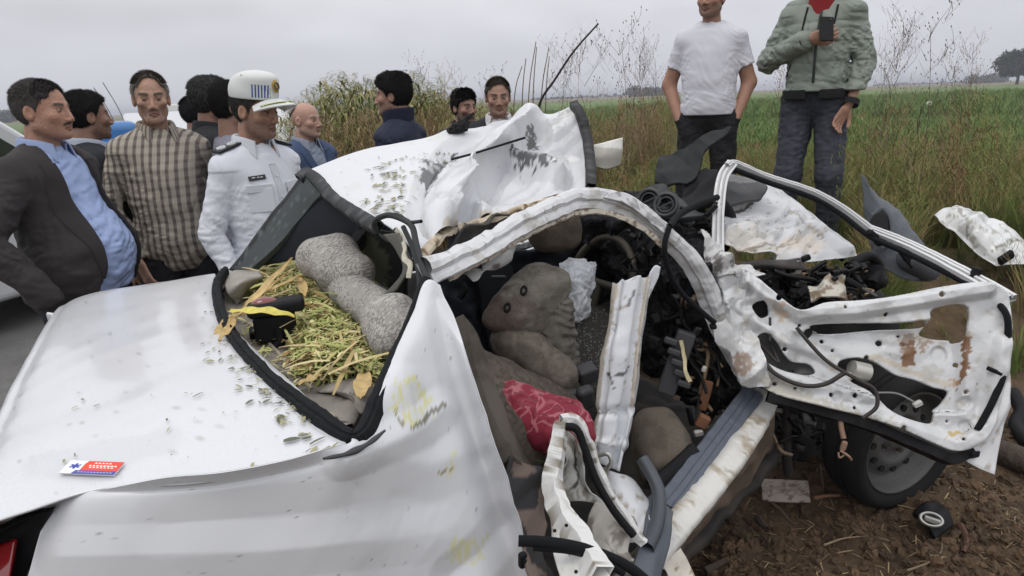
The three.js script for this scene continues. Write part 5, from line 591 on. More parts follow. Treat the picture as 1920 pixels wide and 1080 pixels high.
{ // front end: bonnet, inner wing, engine bay
  const bc = painter([0.60, 0.61, 0.63], [{ poly: [[1355, 440], [1450, 440], [1480, 480], [1500, 492], [1455, 480], [1356, 474]], c: [0.60, 0.56, 0.5], j: 14, k: 0.7 }, { line: [[1360, 398], [1390, 395], [1412, 380]], w: 2.4, c: [0.12, 0.11, 0.1] }, { line: [[1358, 472], [1400, 470], [1450, 462], [1500, 455]], w: 2.5, c: [0.3, 0.25, 0.2] }, { poly: [[1380, 430], [1440, 410], [1470, 430], [1420, 460]], c: [0.46, 0.43, 0.39], j: 18, k: 0.35 }, { line: [[1476, 392], [1500, 420], [1540, 450]], w: 2, c: [0.35, 0.33, 0.3] }, { poly: [[1490, 430], [1530, 440], [1545, 470], [1500, 480], [1470, 460]], c: [0.58, 0.48, 0.36], j: 12, k: 0.6 }, { f: 26, s: 2, t: 0.8, c: [0.2, 0.17, 0.14] }]);
  const b = part('bonnet', sheet([[[1428, 346, 2.5], [1436, 342, 2.52], [1446, 346, 2.54], [1456, 352, 2.55]], [[1372, 386, 2.3], [1440, 376, 2.36], [1490, 380, 2.44], [1520, 402, 2.5]], [[1356, 412, 2.22], [1430, 416, 2.26], [1510, 422, 2.36], [1562, 438, 2.44]], [[1340, 445, 2.16], [1420, 446, 2.17], [1510, 462, 2.26], [1594, 464, 2.36]], [[1330, 468, 2.12], [1410, 474, 2.12], [1500, 492, 2.22], [1606, 480, 2.34]]], { nu: 26, nv: 22, th: 0.004, sharp: 0.3, flip: true, color: bc, amp: (x, y) => 0.004 + 0.03 * ss(395, 430, y) * ss(1560, 1460, x), creases: [{ l: [[1460, 480], [1478, 400], [1480, 395]], w: 12, a: 0.018 }, { l: [[1480, 395], [1520, 425], [1590, 470]], w: 14, a: -0.018 }, { l: [[1360, 396], [1420, 392], [1450, 400]], w: 12, a: 0.014 }, { l: [[1360, 440], [1420, 420], [1470, 440]], w: 16, a: -0.025 }, { l: [[1380, 460], [1440, 440]], w: 14, a: 0.022 }] }), mPaint);
  part('bonnet_seal', tube([[1484, 418, 2.38], [1520, 438, 2.4], [1556, 466, 2.38], [1580, 488, 2.34]], 0.008, 6), mRubber, b);
  part('buffer', [boxAt(D(1431, 342, 2.48), V3(1, 0, 0), V3(0, 1, 0), 0.014, 0.014, 0.014), boxAt(D(1511, 484, 2.2), V3(1, 0.4, 0), V3(0, 1, 0), 0.03, 0.02, 0.016)], mBlack, b);
  part('bonnet_edge', sheet([[[1392, 494, 2.14], [1440, 488, 2.16], [1500, 484, 2.2]], [[1400, 502, 2.16], [1450, 500, 2.18], [1514, 506, 2.24]], [[1410, 506, 2.2], [1460, 508, 2.24], [1520, 512, 2.3]]], { th: 0.004, amp: 0.008, color: () => [0.18, 0.17, 0.16] }), mPaint, b);
  part('engine_bay', sheet([[[1390, 500, 2.4], [1500, 510, 2.5], [1640, 500, 2.6]], [[1400, 560, 2.3], [1510, 580, 2.4], [1660, 560, 2.5]], [[1420, 700, 2.3], [1540, 740, 2.4], [1700, 700, 2.5]]], { th: 0.02, amp: 0.05 }), M([0.009, 0.0085, 0.0085], 0.8));
  part('strut_bracket', sheet([[[1512, 530, 2.15], [1534, 528, 2.13], [1556, 512, 2.15], [1588, 514, 2.16]], [[1516, 545, 2.12], [1540, 540, 2.1], [1562, 545, 2.1], [1586, 540, 2.13]], [[1520, 566, 2.1], [1545, 556, 2.08], [1570, 560, 2.08], [1586, 566, 2.1]]], { th: 0.006, amp: 0.02, color: painter([0.55, 0.52, 0.45], [{ f: 18, s: 5, t: 0.2, c: [0.25, 0.19, 0.13] }]) }), mInner);
  part('crushed_inner_wing', sheet([[[1300, 440, 2.02], [1335, 452, 2.04], [1366, 470, 2.06]], [[1316, 480, 2.0], [1350, 490, 2.0], [1392, 498, 2.06]], [[1330, 520, 2.0], [1362, 520, 1.98], [1410, 530, 2.04]]], { nu: 16, nv: 16, sharp: 0.35, th: 0.003, amp: 0.05, color: painter([0.6, 0.6, 0.6], [{ f: 20, s: 1, t: 0.2, c: [0.18, 0.17, 0.16] }]) }), mInner);
  part('radiator_hose', [tube([[1590, 500, 2.35], [1630, 480, 2.38], [1648, 500, 2.4], [1636, 530, 2.38]], 0.018, 8), tube([[1520, 520, 2.3], [1560, 508, 2.32], [1600, 520, 2.34], [1622, 552, 2.3]], 0.008, 6), caps([[[1636, 505, 2.42], 0.04, [1640, 525, 2.42], 0.045]], 0.02, 0.008, { noise: 0.006 })], mBlack);
  part('dash_beam', tube([[1345, 372, 2.2], [1370, 410, 2.24], [1350, 480, 2.15]], 0.02, 8), mBlack);
}
// ---------------------------------------------------------------- people
const SKIN = [0.36, 0.20, 0.135];
function sculptHead(o) { // field and colours of a head, in head coordinates: eyes at y = 0, face towards +z
  const w = o.w ?? 1, jaw = o.jaw ?? 0, hol = o.hollow ?? 0;
  const f = (x, y, z) => {
    const ax = Math.abs(x) / w; x /= w;
    let d = ell(x, y, z, [0, 0.028, -0.014], [0.0775, 0.09, 0.097]);
    d = smin(d, ell(x, y, z, [0, -0.04, 0.022], [0.058 + jaw, 0.074, 0.068]), 0.03);
    d = smin(d, cap(ax, y, z, [0.046 + jaw, -0.062, -0.004], [0.02, -0.095, 0.058], 0.02, 0.018), 0.03);
    d = smin(d, cap(ax, y, z, [0.0, 0.02, 0.077], [0.036, 0.021, 0.066], 0.0125, 0.012), 0.012);
    d = smin(d, ell(ax, y, z, [0.044, -0.024, 0.056], [0.022, 0.02, 0.02]), 0.02);
    d = smax(d, -ell(ax, y, z, [0.032, -0.001, 0.095], [0.018, 0.013, 0.02]), 0.01);
    d = smin(d, ell(ax, y, z, [0.0315, -0.001, 0.073], [0.0125, 0.0085, 0.0125]), 0.003);
    d = smin(d, cap(ax, y, z, [0, 0.012, 0.084], [0, -0.034, 0.100], 0.0072, 0.0118), 0.009);
    d = smin(d, ell(ax, y, z, [0.012, -0.040, 0.094], [0.009, 0.008, 0.011]), 0.006);
    d = smin(d, cap(ax, y, z, [0, -0.0605, 0.0885], [0.022, -0.068, 0.078], 0.0065, 0.003), 0.004);
    d = smin(d, cap(ax, y, z, [0, -0.0725, 0.0875], [0.018, -0.0715, 0.080], 0.007, 0.004), 0.004);
    d = smin(d, ell(x, y, z, [0, -0.1, 0.07], [0.022, 0.016, 0.018]), 0.015);
    if (hol) d = smax(d, -cap(ax, y, z, [0.048, -0.05, 0.066], [0.05, -0.075, 0.05], 0.006 + hol, 0.006 + hol), 0.03);
    d += 0.0006 * n3(x * 70, y * 70, z * 70) + 0.0004 * n3(x * 160, y * 90, z * 160);
    let e = ell(ax, y, z + 0.25 * (ax - 0.075), [0.079, -0.006, -0.012], [0.011, 0.032, 0.021]); e = smax(e, -ell(ax, y, z, [0.089, -0.003, -0.006], [0.007, 0.018, 0.01]), 0.006);
    d = smin(d, e, 0.008);
    d = smin(d, cap(x, y, z, [0, -0.085, -0.022], [0, -0.20, -0.045], 0.056, 0.062), 0.02);
    return d * Math.min(1, w);
  };
  const S = o.skin || SKIN, hc = o.hairC || [0.012, 0.011, 0.011];
  const col = (x, y, z) => {
    const ax = Math.abs(x); let c = S.map((v) => v * (1 + 0.07 * n3(x * 40, y * 40, z * 40) + 0.05 * n3(x * 130, y * 130, z * 130))); const m = (t, k) => { c = c.map((v, i) => mix(v, t[i], sat(k))); };
    m([S[0] * 1.05, S[1] * 0.72, S[2] * 0.66], 0.22 * ss(0.035, 0.0, Math.hypot(ax - 0.046, y + 0.03)) * ss(0.03, 0.06, z) + 0.3 * ss(0.02, 0.005, Math.hypot(x, y + 0.036)) * ss(0.08, 0.1, z));
    if (o.stubble ?? 0.2) m([hc[0] * 1.5 + 0.02, hc[1] * 1.5 + 0.018, hc[2] * 1.5 + 0.018], (o.stubble ?? 0.2) * (0.75 + 0.5 * n3(x * 220, y * 220, z * 220)) * ss(-0.028, -0.05, y - 0.25 * Math.max(0, 0.03 - z) + (ax < 0.02 ? 0.004 : 0)) * ss(-0.03, 0.0, z) * (y < -0.12 ? 0.2 : 1));
    if (o.moustache) m(hc, o.moustache * ss(0.008, 0.004, Math.abs(y + 0.052 + 0.2 * ax)) * ss(0.034, 0.026, ax) * ss(0.06, 0.07, z));
    if (z > 0.04) { const k = ss(0.0032, 0.0014, Math.abs(y + 0.0664 + 0.16 * ax * ax / 0.02)) * ss(0.026, 0.02, ax); m([S[0] * 0.72, S[1] * 0.42, S[2] * 0.42], 0.6 * ss(0.012, 0.008, Math.abs(y + 0.067)) * ss(0.025, 0.018, ax)); m([0.05, 0.025, 0.02], k); }
    if (z > 0.035) m(o.brow || hc, 0.92 * ss(0.0075, 0.0045, Math.abs(y - 0.0205 - 0.004 * Math.sin((ax - 0.014) * 70))) * ss(0.01, 0.014, ax) * ss(0.056, 0.047, ax));
    if (z > 0.05) { const ex = ax - 0.0315, ey = (y + 0.001) / 0.38, e = Math.hypot(ex, ey); if (e < 0.0145) { m([0.17, 0.13, 0.11], ss(0.0125, 0.0095, e)); m([0.02, 0.013, 0.01], ss(0.0064, 0.005, Math.hypot(ex - (o.gaze || 0) * Math.sign(x), y + 0.001)) * ss(0.0048, 0.0038, Math.abs(y + 0.001))); } m([0.03, 0.022, 0.018], 0.9 * ss(0.0022, 0.001, Math.abs(y - 0.006 + 14 * ex * ex)) * ss(0.016, 0.013, Math.abs(ex))); m(S.map((v) => v * 0.72), 0.6 * ss(0.004, 0.001, Math.abs(y + 0.0155 - 10 * ex * ex)) * ss(0.016, 0.01, Math.abs(ex))); }
    return c;
  };
  return { f, col };
}
// a hand: palm along -y from the wrist, fingers unequal and bent by 'curl', thumb leaving the side (towards +x)
function handField(curl = 0.5, spread = 0.2) {
  const B = [[[0, 0.02, 0], [0, -0.02, 0], 0.024, 0.026], [[-0.02, -0.025, 0], [-0.026, -0.082, 0], 0.015, 0.0125], [[0.018, -0.025, 0], [0.024, -0.085, 0], 0.016, 0.0125], [[0, -0.03, 0], [0, -0.086, 0], 0.0165, 0.0135]];
  [[-0.029, 0.062, 0.0075], [-0.010, 0.072, 0.0083], [0.009, 0.078, 0.0085], [0.027, 0.07, 0.0083]].forEach(([x, l, r], i) => { let p = [x, -0.084, 0], a = curl * 0.5; const sx = (i - 1.5) * spread * 0.12; for (let k = 0; k < 3; k++) { const s = l * [0.45, 0.31, 0.24][k], q = [p[0] + sx * s, p[1] - s * Math.cos(a), p[2] + s * Math.sin(a)]; B.push([p, q, r * (1 - 0.1 * k), r * (0.9 - 0.1 * k)]); p = q; a += curl * [0.9, 0.75, 0][k]; } });
  B.push([[0.02, -0.022, 0.004], [0.042, -0.05, 0.014], 0.0155, 0.0115], [[0.042, -0.05, 0.014], [0.05, -0.075, 0.024], 0.0105, 0.0095], [[0.05, -0.075, 0.024], [0.048, -0.096, 0.034], 0.0095, 0.0078]);
  return (x, y, z) => { let d = 1e9; for (let i = 0; i < B.length; i++) { const b = B[i]; d = smin(d, cap(x, y, z * (i < 4 ? 1.35 : 1), b[0], b[1], b[2], b[3]), i < 4 ? 0.014 : 0.005); } return d; };
}
const rotOf = (dir, side) => { const y = V3(...dir).normalize().negate(), z = V3(...side).cross(y).normalize().negate(), x = y.clone().cross(z); return new THREE.Matrix4().makeBasis(x, y, z); };
const mSkin = M(0xffffff, 0.55, { ...VC, sheen: 0.2 }), cloth = (c, r = 0.92, o = {}) => M(c, r, { bumpMap: rep(T.weave, 6), bumpScale: 0.0012, ...o });
function person(o) {
  const hp = D(o.px, o.py, o.d), gy = hgt(hp.x, hp.z), s = (hp.y - gy) / 1.605, b = o.belly ?? 0, bw = (o.bw ?? 1) * 0.95;
  const g = base('person', o.label, 'person', V3(hp.x, gy, hp.z)); const yw = o.yaw + Math.atan2(-hp.x, -hp.z); g.rotation.y = yw; g.position.addScaledVector(V3(Math.sin(yw), 0, Math.cos(yw)), -0.03);
  const add = (name, geo, m, parent = g) => { if (Array.isArray(geo)) geo = merge(geo); geo.scale(s, s, s); return mesh(name, geo, m, parent); };
  const sh = 0.165 * bw, A = { L: [[sh, 1.365, -0.015], [0.235 * bw, 1.13, -0.03], [0.235 * bw, 0.89, 0.05]], R: [[-sh, 1.365, -0.015], [-0.235 * bw, 1.13, -0.03], [-0.235 * bw, 0.89, 0.05]] };
  if (o.arms) for (const k of ['L', 'R']) if (o.arms[k]) { A[k][1] = o.arms[k][0]; A[k][2] = o.arms[k][1]; }
  const torso = (x, y, z) => { let d = ell(x, y, z, [0, 1.25, -0.005], [0.176 * bw, 0.2, 0.12]); d = smin(d, cap(Math.abs(x), y, z, [0, 1.39, -0.02], [0.15 * bw, 1.366, -0.015], 0.058, 0.058), 0.06); d = smin(d, cap(Math.abs(x), y, z, [0, 1.44, -0.03], [0.11 * bw, 1.395, -0.02], 0.05, 0.042), 0.04); d = smin(d, ell(x, y, z, [0, 1.06 - 0.4 * b, 0.01 + b * 0.55], [(0.155 + b * 0.45) * bw, 0.2, 0.12 + b * 0.75]), 0.08); return smin(d, ell(x, y, z, [0, 0.92, 0.0], [0.165 * bw + 0.25 * b, 0.14, 0.125 + 0.45 * b]), 0.08); };
  const arms = (x, y, z, r0, r1, r2, cut = 0) => { let d = 1e9; for (const k of ['L', 'R']) { const [p, e, w] = A[k]; const w2 = cut ? [mix(w[0], e[0], cut), mix(w[1], e[1], cut), mix(w[2], e[2], cut)] : w; d = Math.min(d, smin(cap(x, y, z, p, e, r0, r1), cap(x, y, z, e, w2, r1, r2), 0.02)); } return d; };
  const st = o.stance ?? 0.1, kn = o.knee ?? 0.02;
  const legs = (x, y, z, k) => { const ax = Math.abs(x); return smin(cap(ax, y, z, [0.085, 0.9, 0], [0.075 + st * 0.3, 0.48, kn], 0.09 + k, 0.062 + k), cap(ax, y, z, [0.075 + st * 0.3, 0.48, kn], [0.08 + st * 0.4, 0.07, -0.02], 0.06 + k, 0.046 + k), 0.03); };
  // body: head, neck, hands at a fine cell, trunk and limbs at a coarse one
  const hd = sculptHead(o.face || {}), HR = new THREE.Matrix4().makeRotationFromEuler(new THREE.Euler(o.pitch ?? 0, o.head ?? 0, o.tilt ?? 0, 'YXZ')), piv = V3(0, 1.53, -0.01), HM = HR.clone().setPosition(piv.clone().add(V3(0, 0.075, 0.03).applyMatrix4(HR))).scale(V3(0.955, 0.955, 0.955));
  const headG = nets(hd.f, [-0.105, -0.2, -0.13], [0.105, 0.135, 0.135], o.hc ?? 0.0038, hd.col).applyMatrix4(HM); const bodyG = [headG];
  const skinC = (x, y, z) => (o.face?.skin || SKIN).map((v) => v * (1 + 0.08 * n3(x * 30, y * 30, z * 30)));
  const coreG = nets((x, y, z) => { let d = torso(x, y, z) + 0.03; d = smin(d, (o.bareArms ? arms(x, y, z, 0.052, 0.046, 0.031) : arms(x, y, z, 0.042, 0.037, 0.026)), 0.03); d = smin(d, legs(x, y, z, -0.02), 0.03); return smin(d, cap(x, y, z, [0, 1.36, -0.03], [0, 1.53, -0.02], 0.055, 0.05), 0.02); }, [-0.5, 0.02, -0.3], [0.5, 1.55, 0.5], o.bareArms ? 0.012 : 0.018, skinC);
  bodyG.push(coreG);
  for (const k of ['L', 'R']) { const [, e, w] = A[k], hs = o.hands?.[k] || {}; if (hs.none) continue; const dir = hs.dir || [w[0] - e[0], w[1] - e[1], w[2] - e[2]], side = hs.side || [0, 0, 1]; const hf = handField(hs.curl ?? 0.55, hs.spread); const hg = nets(hf, [-0.06, -0.2, -0.04], [0.08, 0.06, 0.1], 0.004, skinC); const m = rotOf(dir, side); if (k === 'R' && !hs.noflip) { hg.scale(1, 1, 1); } const wn = V3(...dir).normalize(); m.setPosition(V3(...w).addScaledVector(wn, 0.03)); hg.applyMatrix4(m); bodyG.push(hg); hs.m = m; }
  add('body', bodyG, mSkin);
  // hair
  if (o.hair) { const h = o.hair, hf = (x, y, z) => { const hx = x / (o.face?.w ?? 1); let d = ell(hx, y, z, [0, 0.03, -0.016], [0.0795, 0.092, 0.1]) - (h.v ?? 0.008) - 0.0011 * n3(x * 130, y * 50, z * 130) - 0.0016 * n3(x * 45, y * 30, z * 45) - (h.top ?? 0) * ss(0.06, 0.12, y) * (0.7 + 0.5 * n3(x * 30, y * 30, z * 30)); const line = (h.line ?? 0.075) + (Math.abs(hx) < 0.03 ? 0 : -0.0) - (z > 0.02 ? 0 : 0); const front = line - 0.35 * (0.095 - z) - (h.temple ?? 0.25) * Math.max(0, 0.05 - Math.abs(hx)) * -0.3 - 0.006 * n3(x * 45 + 3, z * 45, 2); const cutLine = z > 0.035 ? Math.max(front, 0.03) - 0.25 * Math.max(0, Math.abs(hx) - 0.06) : z > -0.0 ? mix(-0.03, Math.max(line - 0.03, 0.02), (z - 0.0) / 0.035) : -0.03 + (z) * (h.back ?? 0.7); d = smax(d, (cutLine - y) * 0.8 + 0.004 * n3(x * 60, y * 60, z * 60) - 0.012 * (h.temple ?? 0.25) * ss(0.03, 0.055, Math.abs(hx)) * (z > 0.03 ? 1 : 0), 0.004); if (h.bald) d = Math.max(d, h.bald - Math.hypot(hx * 1.05, z - 0.02) + Math.max(0, 0.09 - y) * 0.9); d = Math.max(d, -ell(Math.abs(hx), y, z, [0.083, -0.008, -0.01], [0.02, 0.034, 0.024])); return d; }; const c0 = h.c || [0.012, 0.011, 0.011], c1 = h.c2 || c0.map((v) => v * 1.8); const hg = nets(hf, [-0.115, -0.13, -0.15], [0.115, 0.165, 0.13], 0.0045, (x, y, z) => { const k = sat(0.5 + 0.6 * n3(x * 140, y * 40, z * 140) + (h.sides ? ss(0.07, 0.02, y) * 0.8 - 0.3 : 0)); return [0, 1, 2].map((i) => mix(c0[i], c1[i], k)); }); const hpz = hg.attributes.position, hn = hg.attributes.normal, hcl = hg.attributes.color, SP = [], SN = [], SC = [], r = rng(17), dv = V3(0, 0, 0), nv = V3(0, 0, 0); for (let i = 0; i < hpz.count; i++) { const x = hpz.getX(i), y = hpz.getY(i), z = hpz.getZ(i); nv.fromBufferAttribute(hn, i); for (let q = 0; q < 2; q++) { const l = (h.len ?? 0.011) * (0.5 + r()) * (y > 0.03 ? 1.2 : 0.75); dv.set(x * 2.5, y > 0.07 ? 0.1 : -1, y > 0.06 ? (z > 0 ? 0.35 : -0.7) : -0.35).normalize().addScaledVector(nv, 0.35 + 0.35 * r()).add(V3(r() - 0.5, r() - 0.5, r() - 0.5).multiplyScalar(0.7)).normalize(); const sd = dv.clone().cross(nv).normalize().multiplyScalar(0.0013); const k = 0.6 + 0.9 * r(), j = [(r() - 0.5) * 0.004, (r() - 0.5) * 0.004, (r() - 0.5) * 0.004]; const b = V3(x + j[0], y + j[1], z + j[2]).addScaledVector(nv, -0.001); SP.push(b.x - sd.x, b.y - sd.y, b.z - sd.z, b.x + sd.x, b.y + sd.y, b.z + sd.z, b.x + dv.x * l, b.y + dv.y * l, b.z + dv.z * l); for (let t = 0; t < 3; t++) { SN.push(nv.x, nv.y, nv.z); SC.push(hcl.getX(i) * k, hcl.getY(i) * k, hcl.getZ(i) * k); } } } const sg = new THREE.BufferGeometry(); sg.setAttribute('position', new THREE.Float32BufferAttribute(SP, 3)); sg.setAttribute('normal', new THREE.Float32BufferAttribute(SN, 3)); sg.setAttribute('color', new THREE.Float32BufferAttribute(SC, 3)); add('hair', merge([hg, sg]).applyMatrix4(HM), M(0xffffff, 0.9, { ...VC, specularIntensity: 0.25 })); }
  // trousers and shoes
  const tr = o.trousers || { c: [0.02, 0.021, 0.026] };
  add('trousers', nets((x, y, z) => { let d = ell(x, y, z, [0, 0.93, 0.0], [0.16 * bw + 0.2 * b, 0.13, 0.118 + 0.4 * b]); d = smin(d, legs(x, y, z, 0.012), 0.04); if (o.pockets) d = smin(d, cap(Math.abs(x), y, z, [0.165, 0.87, 0.05], [0.125, 0.79, 0.07], 0.037, 0.03), 0.04); d += 0.004 * n3(x * 14, y * 9, z * 14) + 0.005 * ridge(x * 10, y * 22, z * 10) * ss(0.62, 0.4, Math.abs(y - 0.42)) * 0.6; d = smax(d, y - 1.03, 0.01); return Math.max(d, 0.06 - y); }, [-0.36, 0.03, -0.28], [0.36, 1.06, 0.3], 0.011, tr.cf), tr.m || cloth(tr.cf ? 0xffffff : tr.c, 0.9, tr.cf ? VC : {}));
  add('shoe', nets((x, y, z) => Math.max(ell(x, y, z, [0.08 + st * 0.4, 0.04, 0.035], [0.046, 0.05, 0.135]), 0.004 - y), [0, -0.01, -0.13], [0.22, 0.12, 0.2], 0.009), M([0.02, 0.018, 0.017], 0.5)); add('shoe', nets((x, y, z) => Math.max(ell(x, y, z, [-0.08 - st * 0.4, 0.04, 0.035], [0.046, 0.05, 0.135]), 0.004 - y), [-0.22, -0.01, -0.13], [0, 0.12, 0.2], 0.009), M([0.02, 0.018, 0.017], 0.5));
  // shirt / jacket
  const t = o.top, fold = t.fold ?? 0.006, off = t.off ?? 0.012, hem = t.hem ?? 0.86;
  const wr = (x, y, z) => { const el = Math.min(...['L', 'R'].map((k) => Math.hypot(x - A[k][1][0], y - A[k][1][1], z - A[k][1][2]))); return fold * (0.7 * n3(x * 6, y * 9, z * 6) + 0.3 * ridge(x * 7 + 3 + 4 * y, y * 8 + 2 * n3(x * 3, y * 3, z * 3), z * 7) + ss(0.32, 0.1, el) * (0.55 * ridge(x * 8 + 2, y * 17 + x * 9, z * 8) + 0.3 * ridge(x * 19, y * 31, z * 19)) + ss(0.09, 0.03, el) * 0.5 * Math.sin(y * 95 + x * 40 + 6 * n3(x * 6, y * 6, z * 6)) + 0.3 * ss(1.12, 0.96, y) * ridge(x * 5, y * 20 + x * 8, z * 5)); };
  const sleeve = t.sleeve ?? 1;
  const topF = (x, y, z, ex = 0) => { let d = torso(x, y, z) - off - ex; if (sleeve >= 1) d = smin(d, arms(x, y, z, 0.062 + ex + (t.puff ?? 0), 0.054 + ex + (t.puff ?? 0), 0.043 + ex + (t.puff ?? 0), 0.04), y > 1.36 ? 0.035 : 0.016); else for (const k of ['L', 'R']) { const [p, e] = A[k], q = [mix(p[0], e[0], sleeve), mix(p[1], e[1], sleeve), mix(p[2], e[2], sleeve)]; const ed = [e[0] - p[0], e[1] - p[1], e[2] - p[2]], l = Math.hypot(...ed), al = ((x - p[0]) * ed[0] + (y - p[1]) * ed[1] + (z - p[2]) * ed[2]) / l; let sd = Math.max(cap(x, y, z, p, e, 0.062, 0.066), al - sleeve * l); d = smin(d, sd, 0.03); } if (d < 0.06) { d += wr(x, y, z); if (t.quilt) { const q = Math.abs(((y * 9.5 + 0.04 * n3(x * 6, y * 6, z * 6)) % 1) - 0.5) * 2; d += t.quilt * (0.5 - Math.sqrt(Math.max(0, 1 - Math.pow(1 - q, 4) * 1.0)) * 0.6); } } d = smax(d, hem + (t.hemF ? t.hemF(x, z) : 0) - y, 0.008); return Math.max(d, -cap(x, y, z, [0, 1.38, -0.03], [0, 1.64, -0.0], t.neck ?? 0.058, (t.neck ?? 0.06) + 0.012)); };
  const openW = (y) => (t.open ? (y > t.open[0] ? t.open[1] + (t.open[2] - t.open[1]) * sat((y - t.open[0]) / (1.46 - t.open[0])) : t.open[1] + (t.open[3] ?? 0.05) * (t.open[0] - y) / 0.3) : 0);
  const bb = [[-0.46 - (t.puff ?? 0), hem - 0.06, -0.34], [0.46 + (t.puff ?? 0), 1.58, 0.42 + b]];
  const front = (x, y, ex = 0) => { let z = 0.5; for (let i = 0; i < 60; i++) { const d = topF(x, y, z, ex); if (d < 0.0015) break; z -= Math.max(0.002, d * 0.7); } return z; };
  g.userData.front = undefined;
  const topN = t.name || 'shirt';
  const tm = t.m || cloth(t.cf ? 0xffffff : t.c, t.rough ?? 0.92, { ...(t.cf ? VC : {}), ...(t.mo || {}) });
  let topMesh;
  if (t.open) { // an open jacket over a shirt
    const inner = t.inner;
    add(inner.name || 'shirt', nets((x, y, z) => { let d = torso(x, y, z) - 0.012 + 1.1 * wr(x, y, z) + 0.004 * ridge(x * 5 + 2 * y, y * 16 - x * 7, z * 5); d = smax(d, 0.88 - y, 0.01); return Math.max(d, -cap(x, y, z, [0, 1.42, -0.03], [0, 1.64, 0], 0.058, 0.068)); }, [-0.3 * bw - b, 0.84, -0.22 - b], [0.3 * bw + b, 1.56, 0.32 + b], 0.011), cloth(inner.c));
    topMesh = add(topN, nets((x, y, z) => { const lap = false ? ss(0.075 * sat((y - t.open[0]) / 0.25) + 0.012, 0.0, Math.abs(x) - openW(y)) * (Math.abs(x) - openW(y) < 0.075 * sat((y - t.open[0]) / 0.25) ? 1 : 0) * (t.lapel ?? 0.008) : 0; let d = topF(x, y, z, 0.012 + (z > 0 ? lap : 0)); if (z > -0.02) d = smax(d, (openW(y) - Math.abs(x)) * 0.8, 0.006); return d; }, ...bb, 0.0105, t.cf), tm);
    for (const sg of [-1, 1]) { const rows = [[], [], []]; for (let k = 0; k <= 10; k++) { const y = mix(1.41, t.open[0] + 0.01, k / 10), w0 = openW(y) + 0.004, ww = 0.072 * Math.pow(sat((y - t.open[0]) / 0.3), 0.7) * (k < 2 ? 0.9 : 1); [0, 0.5, 1].forEach((q, i) => { let z = 0.5; const x = sg * (w0 + ww * q); for (let n = 0; n < 60; n++) { const d = topF(x, y, z, 0.012); if (d < 0.001) break; z -= Math.max(0.002, d * 0.7); } rows[i].push(V3(x, y, z + 0.005)); }); } add('lapel', sheet(rows, { nu: 3, nv: 4, th: 0.007, flip: sg > 0 }), tm, topMesh); }
  } else topMesh = add(topN, nets(topF, ...bb, t.cell ?? 0.0105, t.cf), tm);
  const collar = (c, k = {}) => { const rows = [[], [], []]; for (let i = 0; i <= 12; i++) { const a = mix(-1, 1, i / 12) * (k.gap ?? 2.75), fr = Math.pow(Math.abs(a) / Math.PI, 3), R = k.r ?? 0.066; const p = (r, y) => V3(Math.sin(a) * r, y, -Math.cos(a) * r * 1.06 - 0.015 + 0.02 * fr); rows[0].push(p(R, 1.45 - 0.02 * fr)); rows[1].push(p(R + 0.006, (k.top ?? 1.525) - 0.022 - 0.055 * fr)); rows[2].push(p(R + 0.02 + 0.018 * fr, 1.45 - 0.05 * fr - (i === 0 || i === 12 ? 0.02 : 0))); } return add('collar', sheet(k.stand ? rows.slice(0, 2) : rows, { nu: 4, nv: 6, th: k.th ?? 0.006 }), c.isMaterial ? c : cloth(c), topMesh); };
  if (t.collar) collar(t.collar, t.collarK);
  const surf = (x, y, ex = 0) => { const z = front(x, y, ex), e = 0.008, n = V3(topF(x + e, y, z, ex) - topF(x - e, y, z, ex), topF(x, y + e, z, ex) - topF(x, y - e, z, ex), topF(x, y, z + e, ex) - topF(x, y, z - e, ex)).normalize(); return [V3(x, y, z), n]; };
  const patch = (x, y, w, h, d, ex = 0, roll = 0) => { const [p, n] = surf(x, y, ex); const bx = new RoundedBoxGeometry(w, h, d, 2, Math.min(w, h, d) * 0.3); bx.rotateZ(roll); const X = V3(0, 1, 0).cross(n).normalize(), Y = n.clone().cross(X); bx.applyMatrix4(new THREE.Matrix4().makeBasis(X, Y, n).setPosition(p)); return bx; };
  if (t.placket) { const L = [], Rr = [], Mm = []; for (let y = t.placket[1]; y >= t.placket[0]; y -= 0.03) { for (const [l, x] of [[L, -0.017], [Mm, 0], [Rr, 0.017]]) { const [p, n] = surf(x, y); l.push(p.addScaledVector(n, 0.003)); } } add('placket', sheet([L, Mm, Rr], { nu: 3, nv: 2, th: 0.005, flip: true }), t.pm || tm, topMesh); for (let y = t.placket[1] - 0.05; y > t.placket[0] + 0.03; y -= 0.09) { const [p, n] = surf(0, y); const c = new THREE.CylinderGeometry(0.0055, 0.0055, 0.003, 12); c.rotateX(Math.PI / 2); c.lookAt(n); c.translate(...p.addScaledVector(n, 0.0075).toArray()); add('button', c, M(t.bc || [0.5, 0.48, 0.44], 0.4), topMesh); } }
  return { torso, g, add, s, HM, surf, patch, topMesh, A, hands: o.hands, topF, tm, collar };
}
const noise3 = (x, y, z, f) => n3(x * f, y * f, z * f);
const POCK = { L: [[0.285, 1.13, -0.07], [0.205, 0.93, 0.05]], R: [[-0.285, 1.13, -0.07], [-0.205, 0.93, 0.05]] };
